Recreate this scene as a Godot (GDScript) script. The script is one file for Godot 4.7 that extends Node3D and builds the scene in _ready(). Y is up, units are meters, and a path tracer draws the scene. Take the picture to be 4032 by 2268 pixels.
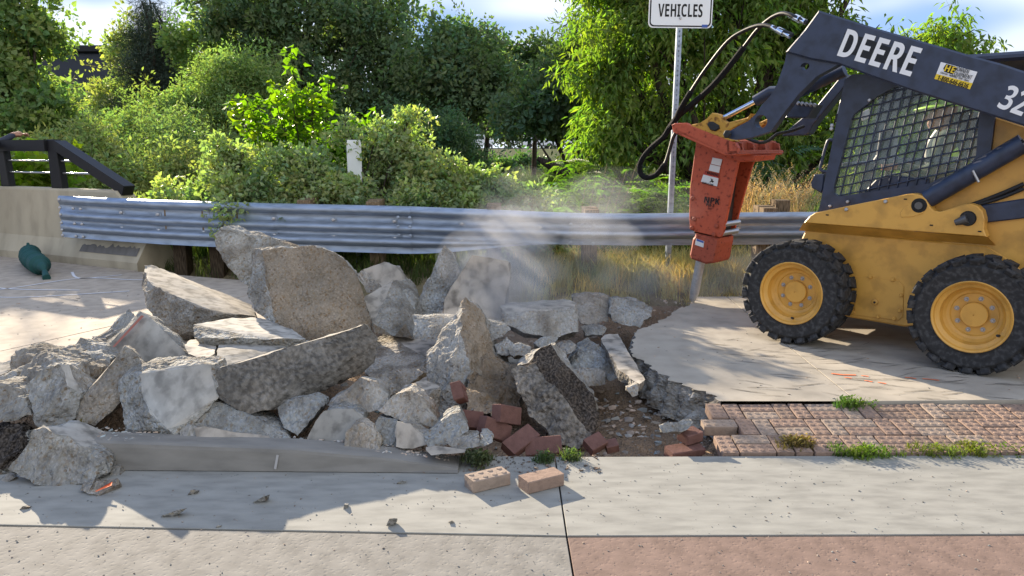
extends Node3D

const CAMERA_HEIGHT := 1.6
var M := {}
var noise := FastNoiseLite.new()
var fine := FastNoiseLite.new()
var rng := RandomNumberGenerator.new()
var taken := {}


# ---------------------------------------------------------------- naming
func numbered(called: String) -> String:
	var n: int = taken.get(called, 0)
	taken[called] = n + 1
	return called if n == 0 else "%s_%03d" % [called, n]


func tag(o: Node, label := "", category := "", group := "", kind := "") -> Node:
	if label: o.set_meta("label", label)
	if category: o.set_meta("category", category)
	if group: o.set_meta("group", group)
	if kind: o.set_meta("kind", kind)
	return o


func thing(called: String, label: String, category: String, at := Vector3.ZERO, turn := 0.0, group := "") -> Node3D:
	var o := Node3D.new()
	o.name = numbered(called)
	add_child(o)
	o.position = at
	o.rotation.y = turn
	tag(o, label, category, group)
	return o


func part(called: String, mesh: Mesh, mat: Material, parent: Node, at := Vector3.ZERO) -> MeshInstance3D:
	var o := MeshInstance3D.new()
	if parent == self:
		o.name = numbered(called)
	else:
		var n := 0
		for c in parent.get_children():
			if str(c.name) == called or str(c.name).begins_with(called + "_") and str(c.name).substr(called.length() + 1).is_valid_int():
				n += 1
		o.name = called if n == 0 else "%s_%03d" % [called, n]
	o.mesh = mesh
	if mat: o.material_override = mat
	o.position = at
	parent.add_child(o)
	return o


func struct(called: String, mesh: Mesh, mat: Material, parent: Node = self, at := Vector3.ZERO) -> MeshInstance3D:
	var o := part(called, mesh, mat, parent, at)
	if parent == self: o.set_meta("kind", "structure")
	return o


func stuff(called: String, mesh: Mesh, mat: Material, places: Array, tints: Array, parent: Node) -> MultiMeshInstance3D:
	var mm := MultiMesh.new()
	mm.transform_format = MultiMesh.TRANSFORM_3D
	mm.use_colors = tints.size() > 0
	mm.mesh = mesh
	mm.instance_count = places.size()
	for i in places.size():
		mm.set_instance_transform(i, places[i])
		if tints.size() > 0: mm.set_instance_color(i, tints[i])
	var o := MultiMeshInstance3D.new()
	o.name = numbered(called) if parent == self else called
	o.multimesh = mm
	o.material_override = mat
	o.set_meta("kind", "stuff")
	parent.add_child(o, true)
	return o


# ---------------------------------------------------------------- shapes (front faces run clockwise)
func st_new() -> SurfaceTool:
	var st := SurfaceTool.new()
	st.begin(Mesh.PRIMITIVE_TRIANGLES)
	st.set_smooth_group(-1)
	return st


func tri(st: SurfaceTool, a: Vector3, b: Vector3, c: Vector3) -> void:
	st.add_vertex(a)
	st.add_vertex(b)
	st.add_vertex(c)


# seen from outside a b c d run clockwise
func quad(st: SurfaceTool, a: Vector3, b: Vector3, c: Vector3, d: Vector3) -> void:
	tri(st, a, b, c)
	tri(st, a, c, d)


func done(st: SurfaceTool) -> ArrayMesh:
	st.generate_normals()
	return st.commit()


func area2(poly: PackedVector2Array) -> float:
	var s := 0.0
	for i in poly.size():
		var a := poly[i]
		var b := poly[(i + 1) % poly.size()]
		s += a.x * b.y - b.x * a.y
	return s * 0.5


func inset(poly: PackedVector2Array, d: float) -> PackedVector2Array:
	var r := PackedVector2Array()
	var n := poly.size()
	for i in n:
		var p := poly[i]
		var e0 := (p - poly[(i + n - 1) % n]).normalized()
		var e1 := (poly[(i + 1) % n] - p).normalized()
		var n0 := Vector2(-e0.y, e0.x)
		var n1 := Vector2(-e1.y, e1.x)
		var b := n0 + n1
		var k := b.length_squared()
		r.append(p + (b * (2.0 * d / k) if k > 0.6 else n0 * d))
	return r


# a polygon in x, y drawn out from z0 to z1 (z1 > z0), chamfered by b; turned with "to"
func prism(st: SurfaceTool, pts: Array, z0: float, z1: float, b := 0.0, to := Transform3D()) -> void:
	var poly := PackedVector2Array(pts)
	if area2(poly) < 0.0: poly.reverse()
	var n := poly.size()
	var small := inset(poly, b) if b > 0.0 else poly
	var ids := Geometry2D.triangulate_polygon(small)
	if ids.is_empty():
		small = poly
		b = 0.0
		ids = Geometry2D.triangulate_polygon(small)
	for i in range(0, ids.size(), 3):
		var p := [small[ids[i]], small[ids[i + 1]], small[ids[i + 2]]]
		if (p[1] - p[0]).cross(p[2] - p[0]) < 0.0:
			var t = p[1]
			p[1] = p[2]
			p[2] = t
		tri(st, to * Vector3(p[0].x, p[0].y, z1), to * Vector3(p[2].x, p[2].y, z1), to * Vector3(p[1].x, p[1].y, z1))
		tri(st, to * Vector3(p[0].x, p[0].y, z0), to * Vector3(p[1].x, p[1].y, z0), to * Vector3(p[2].x, p[2].y, z0))
	for i in n:
		var j := (i + 1) % n
		var rings := [[small[i], small[j], z0], [poly[i], poly[j], z0 + b], [poly[i], poly[j], z1 - b], [small[i], small[j], z1]]
		for k in 3:
			if b <= 0.0 and k != 1: continue
			var lo = rings[k]
			var hi = rings[k + 1]
			quad(st, to * Vector3(lo[0].x, lo[0].y, lo[2]), to * Vector3(hi[0].x, hi[0].y, hi[2]), to * Vector3(hi[1].x, hi[1].y, hi[2]), to * Vector3(lo[1].x, lo[1].y, lo[2]))


func plate(pts: Array, z0: float, z1: float, b := 0.006) -> ArrayMesh:
	var st := st_new()
	prism(st, pts, z0, z1, b)
	return done(st)


# joins a round hole to an outline by a hairline slit
func holed(pts: Array, at: Vector2, r: float, sides := 18, stretch := Vector2.ONE) -> Array:
	var poly := PackedVector2Array(pts)
	if area2(poly) < 0.0: poly.reverse()
	var near := 0
	for i in poly.size():
		if poly[i].distance_to(at) < poly[near].distance_to(at): near = i
	var start := (poly[near] - at).angle()
	var out := []
	for i in poly.size():
		out.append(poly[i])
		if i == near:
			for k in sides + 1:
				var a := start - TAU * k / sides + (0.012 if k == 0 else 0.0) * -1.0 + (0.012 if k == sides else 0.0)
				out.append(at + Vector2(cos(a), sin(a)) * r * stretch)
			var side := (at - poly[near]).normalized()
			out.append(poly[near] + Vector2(side.y, -side.x) * -0.0006 + side * 0.0001)
	return out


func box(st: SurfaceTool, c: Vector3, s: Vector3, b := 0.0, to := Transform3D()) -> void:
	var h := s * 0.5
	prism(st, [Vector2(-h.x, -h.y), Vector2(h.x, -h.y), Vector2(h.x, h.y), Vector2(-h.x, h.y)], -h.z, h.z, b, to * Transform3D(Basis(), c))


func box_mesh(s: Vector3, b := 0.004) -> ArrayMesh:
	var st := st_new()
	box(st, Vector3.ZERO, s, b)
	return done(st)


# a frame whose z runs along d
func along(d: Vector3, at: Vector3) -> Transform3D:
	var z := d.normalized()
	var x := Vector3.UP.cross(z) if absf(z.y) < 0.98 else Vector3.RIGHT
	x = x.normalized()
	return Transform3D(Basis(x, z.cross(x), z), at)


func tube(st: SurfaceTool, path: Array, radii: Array, sides := 10, caps := true) -> void:
	var n := path.size()
	var rings := []
	var x := Vector3.ZERO
	for i in n:
		var d: Vector3 = (path[mini(i + 1, n - 1)] - path[maxi(i - 1, 0)]).normalized()
		if x == Vector3.ZERO:
			x = d.cross(Vector3.UP if absf(d.y) < 0.9 else Vector3.RIGHT).normalized()
		else:
			x = (x - d * x.dot(d)).normalized()
		var y := d.cross(x)
		var r: float = radii[i] if i < radii.size() else radii[-1]
		var ring := PackedVector3Array()
		for k in sides:
			var a := TAU * k / sides
			ring.append(path[i] + (x * cos(a) + y * sin(a)) * r)
		rings.append(ring)
	st.set_smooth_group(0)
	for i in n - 1:
		for k in sides:
			var l := (k + 1) % sides
			quad(st, rings[i][k], rings[i + 1][k], rings[i + 1][l], rings[i][l])
	st.set_smooth_group(-1)
	if caps:
		for k in range(1, sides - 1):
			tri(st, rings[0][0], rings[0][k], rings[0][k + 1])
			tri(st, rings[n - 1][0], rings[n - 1][k + 1], rings[n - 1][k])


func tube_mesh(path: Array, radii: Array, sides := 10) -> ArrayMesh:
	var st := st_new()
	tube(st, path, radii, sides)
	return done(st)


func curve(points: Array, step := 0.03) -> Array:
	var out := []
	var n := points.size()
	for i in n - 1:
		var p0: Vector3 = points[maxi(i - 1, 0)]
		var p1: Vector3 = points[i]
		var p2: Vector3 = points[i + 1]
		var p3: Vector3 = points[mini(i + 2, n - 1)]
		var m := maxi(2, int(p1.distance_to(p2) / step))
		for k in m:
			out.append(p1.cubic_interpolate(p2, p0, p3, float(k) / m))
	out.append(points[n - 1])
	return out


# profile of (radius, height along z), turned round z; hard edges where the profile bends sharply
func lathe(st: SurfaceTool, prof: Array, sides := 40, to := Transform3D()) -> void:
	for i in prof.size() - 1:
		var a: Vector2 = prof[i]
		var b: Vector2 = prof[i + 1]
		st.set_smooth_group(i + 1)
		for k in sides:
			var t0 := TAU * k / sides
			var t1 := TAU * (k + 1) / sides
			var u := Vector3(cos(t0), sin(t0), 0)
			var v := Vector3(cos(t1), sin(t1), 0)
			var p := [u * a.x + Vector3(0, 0, a.y), v * a.x + Vector3(0, 0, a.y), v * b.x + Vector3(0, 0, b.y), u * b.x + Vector3(0, 0, b.y)]
			if a.x > 1e-5: tri(st, to * p[0], to * p[2], to * p[1])
			if b.x > 1e-5: tri(st, to * p[0], to * p[3], to * p[2])
	st.set_smooth_group(-1)


func lathe_mesh(prof: Array, sides := 40, smooth := false) -> ArrayMesh:
	var st := st_new()
	if smooth:
		var n := prof.size()
		st.set_smooth_group(0)
		for i in n - 1:
			var a: Vector2 = prof[i]
			var b: Vector2 = prof[i + 1]
			for k in sides:
				var u := Vector3(cos(TAU * k / sides), sin(TAU * k / sides), 0)
				var v := Vector3(cos(TAU * ((k + 1) % sides) / sides), sin(TAU * ((k + 1) % sides) / sides), 0)
				if a.x > 1e-5: tri(st, u * a.x + Vector3(0, 0, a.y), v * b.x + Vector3(0, 0, b.y), v * a.x + Vector3(0, 0, a.y))
				if b.x > 1e-5: tri(st, u * a.x + Vector3(0, 0, a.y), u * b.x + Vector3(0, 0, b.y), v * b.x + Vector3(0, 0, b.y))
	else:
		lathe(st, prof, sides)
	return done(st)


# ---------------------------------------------------------------- materials
func srgb(r: float, g: float, b: float) -> Color:
	return Color(r, g, b).linear_to_srgb()


func noise_tex(size: int, freq: float, stops: Array, kind := 0, octaves := 4, seed_ := 1, warp := 0.0) -> NoiseTexture2D:
	var f := FastNoiseLite.new()
	f.seed = seed_
	f.frequency = freq
	f.fractal_octaves = octaves
	if kind == 1:
		f.noise_type = FastNoiseLite.TYPE_CELLULAR
		f.cellular_return_type = FastNoiseLite.RETURN_CELL_VALUE
		f.fractal_type = FastNoiseLite.FRACTAL_NONE
	elif kind == 2:
		f.noise_type = FastNoiseLite.TYPE_CELLULAR
		f.cellular_return_type = FastNoiseLite.RETURN_DISTANCE
		f.fractal_type = FastNoiseLite.FRACTAL_FBM
	else:
		f.noise_type = FastNoiseLite.TYPE_SIMPLEX_SMOOTH
		f.fractal_type = FastNoiseLite.FRACTAL_FBM
	if warp > 0.0:
		f.domain_warp_enabled = true
		f.domain_warp_amplitude = warp
		f.domain_warp_frequency = 0.03
	var t := NoiseTexture2D.new()
	t.width = size
	t.height = size
	t.seamless = true
	t.seamless_blend_skirt = 0.15
	t.noise = f
	if stops.size():
		var g := Gradient.new()
		var off := PackedFloat32Array()
		var col := PackedColorArray()
		for s in stops:
			off.append(s[0])
			var c = s[1]
			col.append(c if c is Color else Color(c, c, c))
		g.offsets = off
		g.colors = col
		t.color_ramp = g
	return t


func mat(called: String, c: Color, rough := 0.9, metal := 0.0, spec := 0.4) -> StandardMaterial3D:
	var m := StandardMaterial3D.new()
	m.resource_name = called
	m.albedo_color = c
	m.roughness = rough
	m.metallic = metal
	m.metallic_specular = spec
	M[called] = m
	return m


func grain(m: StandardMaterial3D, tex: Texture2D, scale: Vector3, bump: Texture2D = null, depth := 0.0, in_world := true) -> StandardMaterial3D:
	m.uv1_triplanar = true
	m.uv1_world_triplanar = in_world
	m.uv1_scale = scale
	m.uv1_triplanar_sharpness = 4.0
	if tex: m.albedo_texture = tex
	if bump:
		m.heightmap_enabled = true
		m.heightmap_texture = bump
		m.heightmap_scale = depth
	return m


# ---------------------------------------------------------------- broken concrete
# front points, then the same points pushed by "back" and drawn in by "shrink"; faces whose corners all lie in a set of "looks" take that look
const LOOKS := {"rough": 0, "smooth": 1, "dirt": 2, "black": 3, "pitted": 4}

func chunk_mesh(front: Array, back: Vector3, shrink: float, looks: Array, rough: float, cell: float, seed_: int, base: Vector3) -> ArrayMesh:
	rng.seed = seed_
	var pts := []
	var mid := Vector3.ZERO
	for p in front: mid += p / front.size()
	for p in front: pts.append(p - base + Vector3(rng.randf() - 0.5, rng.randf() - 0.5, rng.randf() - 0.5) * 0.002)
	if back != Vector3.ZERO:
		for p in front: pts.append(mid + (p - mid) * shrink + back - base + Vector3(rng.randf() - 0.5, rng.randf() - 0.5, rng.randf() - 0.5) * 0.002)
	var n := pts.size()
	var tone := rng.randf_range(0.62, 0.84)
	var warm := rng.randf_range(0.97, 1.06)
	var faces := []
	for i in n:
		for j in range(i + 1, n):
			for k in range(j + 1, n):
				var a: Vector3 = pts[i]
				var nn: Vector3 = (pts[j] - a).cross(pts[k] - a)
				var pos := false
				var neg := false
				for l in n:
					if l == i or l == j or l == k: continue
					var s: float = nn.dot(pts[l] - a)
					if s > 0.0: pos = true
					else: neg = true
					if pos and neg: break
				if pos and neg: continue
				faces.append([i, k, j] if neg else [i, j, k])   # clockwise seen from outside
	var kinds := []
	var edge_kinds := {}
	var corner := []
	corner.resize(n)
	for i in n: corner[i] = [0.0, 0.0]
	var amps := [rough, 0.0012, rough * 1.1, rough * 1.1, rough]
	var longest := 0.1
	for f in faces:
		var kind := 0
		for s in looks:
			if f[0] in s[1] and f[1] in s[1] and f[2] in s[1]: kind = LOOKS[s[0]]
		kinds.append(kind)
		for e in 3:
			var a: int = f[e]
			var b: int = f[(e + 1) % 3]
			var key := mini(a, b) * 64 + maxi(a, b)
			if not edge_kinds.has(key): edge_kinds[key] = []
			edge_kinds[key].append(amps[kind])
			corner[a][0] += amps[kind]
			corner[a][1] += 1.0
			longest = maxf(longest, pts[a].distance_to(pts[b]))
	var N := clampi(int(ceil(longest / cell)), 4, 26)
	var verts := [PackedVector3Array(), PackedVector3Array(), PackedVector3Array(), PackedVector3Array(), PackedVector3Array()]
	var norms := [PackedVector3Array(), PackedVector3Array(), PackedVector3Array(), PackedVector3Array(), PackedVector3Array()]
	var cols := [PackedColorArray(), PackedColorArray(), PackedColorArray(), PackedColorArray(), PackedColorArray()]
	var index := [PackedInt32Array(), PackedInt32Array(), PackedInt32Array(), PackedInt32Array(), PackedInt32Array()]
	var shift := Vector3(seed_ * 3.17, seed_ * 1.31, seed_ * 2.23)
	for fi in faces.size():
		var f = faces[fi]
		var kind: int = kinds[fi]
		var a: Vector3 = pts[f[0]]
		var b: Vector3 = pts[f[1]]
		var c: Vector3 = pts[f[2]]
		var nn := (c - a).cross(b - a).normalized()
		var h := [absf((c - b).cross(a - b).length()) / maxf((c - b).length(), 1e-4), absf((c - a).cross(b - a).length()) / maxf((c - a).length(), 1e-4), absf((b - a).cross(c - a).length()) / maxf((b - a).length(), 1e-4)]
		var grid := {}
		var local := PackedVector3Array()
		for i in N + 1:
			for j in N + 1 - i:
				var w := [float(N - i - j) / N, float(i) / N, float(j) / N]
				var p: Vector3 = a * w[0] + b * w[1] + c * w[2]
				var amp: float = amps[kind]
				var near := 0
				var gap := 9.0
				for e in 3:
					if w[e] * h[e] < gap:
						gap = w[e] * h[e]
						near = e
				if gap < 0.035:
					var ea: int = f[(near + 1) % 3]
					var eb: int = f[(near + 2) % 3]
					var t: float = w[(near + 2) % 3] / maxf(w[(near + 1) % 3] + w[(near + 2) % 3], 1e-6)
					if ea > eb:
						var sw := ea
						ea = eb
						eb = sw
						t = 1.0 - t
					var ks = edge_kinds[ea * 64 + eb]
					var e_amp: float = (ks[0] + ks[-1]) * 0.5
					var ca: float = corner[ea][0] / corner[ea][1]
					var cb: float = corner[eb][0] / corner[eb][1]
					e_amp = lerpf(ca, e_amp, smoothstep(0.0, 0.2, t)) if t < 0.5 else lerpf(cb, e_amp, smoothstep(0.0, 0.2, 1.0 - t))
					amp = lerpf(e_amp, amp, smoothstep(0.0, 0.035, gap))
				var q: Vector3 = (p + base + shift) * 100.0
				var d := Vector3(noise.get_noise_3dv(q), noise.get_noise_3d(q.x + 531.0, q.y, q.z), noise.get_noise_3d(q.x, q.y + 877.0, q.z)) * 2.8
				d += Vector3(fine.get_noise_3dv(q), fine.get_noise_3d(q.x, q.y, q.z + 391.0), fine.get_noise_3d(q.x + 211.0, q.y, q.z)) * 0.55
				p += d * amp
				grid[i * 64 + j] = local.size()
				local.append(p)
		var ln := PackedVector3Array()
		ln.resize(local.size())
		var tris := []
		for i in N:
			for j in N - i:
				tris.append([grid[i * 64 + j], grid[(i + 1) * 64 + j], grid[i * 64 + j + 1]])
				if j < N - i - 1:
					tris.append([grid[(i + 1) * 64 + j], grid[(i + 1) * 64 + j + 1], grid[i * 64 + j + 1]])
		for t in tris:
			var x := (local[t[2]] - local[t[0]]).cross(local[t[1]] - local[t[0]])
			for v in t: ln[v] += x
		var first: int = verts[kind].size()
		for v in local.size():
			verts[kind].append(local[v])
			norms[kind].append(ln[v].normalized())
			var q: Vector3 = (local[v] + base + shift) * 40.0
			var k := tone + noise.get_noise_3dv(q) * (0.4 if kind >= 2 else 0.22)
			cols[kind].append(Color(k * warm * (1.0 + 0.06 * noise.get_noise_3d(q.x, q.y + 99.0, q.z)), k, k / warm * (1.0 - 0.07 * noise.get_noise_3d(q.x, q.y + 99.0, q.z))))
		for t in tris:
			for v in t: index[kind].append(first + v)
	var mesh := ArrayMesh.new()
	var mats := [M.broken, M.cast, M.dirty, M.black_soil, M.pitted]
	for kind in 5:
		if verts[kind].is_empty(): continue
		var arr := []
		arr.resize(Mesh.ARRAY_MAX)
		arr[Mesh.ARRAY_VERTEX] = verts[kind]
		arr[Mesh.ARRAY_NORMAL] = norms[kind]
		arr[Mesh.ARRAY_COLOR] = cols[kind]
		arr[Mesh.ARRAY_INDEX] = index[kind]
		mesh.add_surface_from_arrays(Mesh.PRIMITIVE_TRIANGLES, arr)
		mesh.surface_set_material(mesh.get_surface_count() - 1, mats[kind])
	return mesh


func chunk(called: String, label: String, front: Array, back: Vector3, shrink := 0.9, looks := [], rough := 0.012, group := "broken concrete pieces heaped in the pile", cell := 0.022) -> MeshInstance3D:
	var base := Vector3.ZERO
	var low := 99.0
	for p in front:
		base += p / front.size()
		low = minf(low, p.y)
	base = Vector3(base.x, low, base.z)
	var seed_: int = taken.get("__seed", 0) + 1
	taken["__seed"] = seed_
	var o := part(called, chunk_mesh(front, back, shrink, looks, rough, cell, seed_, base), null, self, base)
	tag(o, label, "soil" if "soil" in called else "concrete chunk", group)
	return o


# ---------------------------------------------------------------- foliage
# a spray of folded leaves round a short twig; leaf length and width in metres
func spray_mesh(count: int, reach: float, leaf: float, wide: float, droop: float, seed_: int, heart := false, bare := 0.0) -> ArrayMesh:
	rng.seed = seed_
	var st := SurfaceTool.new()
	st.begin(Mesh.PRIMITIVE_TRIANGLES)
	st.set_smooth_group(-1)
	for i in count:
		var p := Vector3(rng.randfn(), rng.randfn(), rng.randfn()).normalized() * reach * pow(rng.randf(), 0.45)
		var d := (p.normalized() * 0.8 + Vector3(rng.randf_range(-1, 1), rng.randf_range(-0.7, 0.7) - droop, rng.randf_range(-1, 1))).normalized()
		var side := d.cross(Vector3(rng.randf_range(-0.6, 0.6), 1.0, rng.randf_range(-0.6, 0.6))).normalized()
		var k := rng.randf_range(0.7, 1.25)
		leaf_tris(st, p, d, side, leaf * k, wide * k, heart, rng.randf_range(0.65, 1.0))
	if bare > 0.0:
		for i in 3:
			var d := Vector3(rng.randf_range(-1, 1), rng.randf_range(-0.4, 1), rng.randf_range(-1, 1)).normalized() * reach
			st.set_color(Color(0.5, 0.42, 0.3))
			var s := d.cross(Vector3.UP).normalized() * bare
			quad(st, -d * 0.6 - s, -d * 0.6 + s, d * 0.8 + s * 0.4, d * 0.8 - s * 0.4)
	st.generate_normals()
	return st.commit()


func leaf_tris(st: SurfaceTool, p: Vector3, d: Vector3, side: Vector3, l: float, w: float, heart: bool, tone: float) -> void:
	var up := side.cross(d)
	st.set_color(Color(tone, tone, tone))
	var tip := p + d * l - up * l * 0.12
	var m := p + d * l * (0.3 if heart else 0.45)
	var a := m + side * w * 0.5 + up * w * 0.15
	var b := m - side * w * 0.5 + up * w * 0.15
	if heart:
		var a0 := p + side * w * 0.32 - d * l * 0.06
		var b0 := p - side * w * 0.32 - d * l * 0.06
		tri(st, p, a0, a)
		tri(st, p, b, b0)
	tri(st, p, a, tip)
	tri(st, p, tip, b)


# a feather of paired leaflets
func frond_mesh(pairs: int, length: float, leaf: float, wide: float, seed_: int) -> ArrayMesh:
	rng.seed = seed_
	var st := SurfaceTool.new()
	st.begin(Mesh.PRIMITIVE_TRIANGLES)
	st.set_smooth_group(-1)
	for i in pairs:
		var t := float(i + 1) / pairs
		var p := Vector3(0, -length * 0.35 * t * t, -length * t)
		for s in [-1.0, 1.0]:
			var d := Vector3(s, -0.35 + rng.randf_range(-0.15, 0.15), -0.45).normalized()
			leaf_tris(st, p, d, Vector3(0, 0.3, -1).normalized(), leaf * (1.1 - 0.4 * t), wide, false, rng.randf_range(0.7, 1.0))
	st.generate_normals()
	return st.commit()


# points in lumps: each lump is [centre, radii, share]; gaps where a slow noise is low
func crown_places(lumps: Array, count: int, seed_: int, gap: float, size: float, hang := false) -> Array:
	rng.seed = seed_
	var out := []
	var total := 0.0
	for l in lumps: total += l[1].x * l[1].y + l[1].z * l[1].y
	for l in lumps:
		var want := int(count * (l[1].x * l[1].y + l[1].z * l[1].y) / total)
		var each := 16
		while want > 0:
			var d := Vector3(rng.randfn(), rng.randfn() + 0.15, rng.randfn()).normalized()
			var c: Vector3 = l[0] + d * pow(rng.randf(), 0.42) * l[1] * rng.randf_range(0.8, 1.12)
			var r := size * rng.randf_range(0.22, 0.5)
			var m := mini(want, rng.randi_range(each / 2, each + each / 2))
			if rng.randf() < -gap * 0.6: m = mini(want, 4)
			for k in m:
				var p := c + Vector3(rng.randfn() * r, rng.randfn() * r * 0.6 - (absf(rng.randfn()) * r * 0.5 if hang else 0.0), rng.randfn() * r)
				var b := Basis.from_euler(Vector3(rng.randf_range(-0.5, 0.5), rng.randf() * TAU, rng.randf_range(-0.5, 0.5)) if hang else Vector3(rng.randf() * TAU, rng.randf() * TAU, rng.randf() * TAU))
				out.append(Transform3D(b.scaled(Vector3.ONE * rng.randf_range(0.7, 1.3)), p))
			want -= m
	return out


func tints(places: Array, c: Color, spread: float, seed_: int) -> Array:
	rng.seed = seed_ + 7
	var out := []
	for t in places:
		var n: float = fine.get_noise_3d(t.origin.x * 9.0, t.origin.y * 9.0, t.origin.z * 9.0 + seed_)
		var k := 1.0 + spread * (rng.randf_range(-0.6, 0.6) + n)
		var y := rng.randf_range(-0.12, 0.12) + 0.12 * n
		out.append(Color(c.r * k * (1.0 + y * 1.5), c.g * k, c.b * k * (1.0 - y)))
	return out


# trunk and limbs reach from the foot to every lump
func limbs_mesh(foot: Vector3, fork: float, lumps: Array, thick: float, seed_: int) -> ArrayMesh:
	rng.seed = seed_ + 3
	var st := st_new()
	var mid := Vector3.ZERO
	for l in lumps: mid += l[0] / lumps.size()
	var head: Vector3 = foot.lerp(Vector3(mid.x, mid.y, mid.z), fork)
	var bend := Vector3(rng.randf_range(-1, 1), 0, rng.randf_range(-1, 1)) * thick * 0.8
	tube(st, curve([foot - Vector3(0, 0.3, 0), foot.lerp(head, 0.5) + bend, head], 0.5), [thick * 1.25, thick, thick * 0.9, thick * 0.8], 9)
	for l in lumps:
		var steps := curve([head, head.lerp(l[0], 0.5) + Vector3(rng.randf_range(-1, 1), rng.randf_range(-0.3, 0.9), rng.randf_range(-1, 1)) * head.distance_to(l[0]) * 0.12, l[0] + Vector3(0, l[1].y * 0.4, 0)], 0.5)
		var rr := []
		for i in steps.size(): rr.append(lerpf(thick * 0.6, thick * 0.12, float(i) / steps.size()))
		tube(st, steps, rr, 7)
		for k in 5:
			var from: Vector3 = steps[rng.randi_range(steps.size() / 3, steps.size() - 1)]
			var to: Vector3 = l[0] + Vector3(rng.randf_range(-1, 1), rng.randf_range(-0.7, 1), rng.randf_range(-1, 1)) * l[1] * 0.85
			tube(st, [from, from.lerp(to, 0.5) + Vector3(0, 0.06, 0), to], [thick * 0.2, thick * 0.13, thick * 0.05], 5)
	return done(st)


# lumps are given relative to the foot
func tree(called: String, label: String, category: String, foot: Vector3, lumps: Array, spray: Mesh, leaf_mat: Material, tint: Color, count: int, gap := -0.15, thick := 0.16, fork := 0.45, size := 1.0, hang := false, group := "") -> Node3D:
	var o := thing(called, label, category, foot, 0.0, group)
	var seed_: int = taken.get("__tree", 0) + 11
	taken["__tree"] = seed_
	if thick > 0.0: part("trunk", limbs_mesh(Vector3.ZERO, fork, lumps, thick, seed_), M.bark, o)
	var at := crown_places(lumps, count, seed_, gap, size, hang)
	stuff("crown", spray, leaf_mat, at, tints(at, tint, 0.3, seed_), o)
	return o


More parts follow.
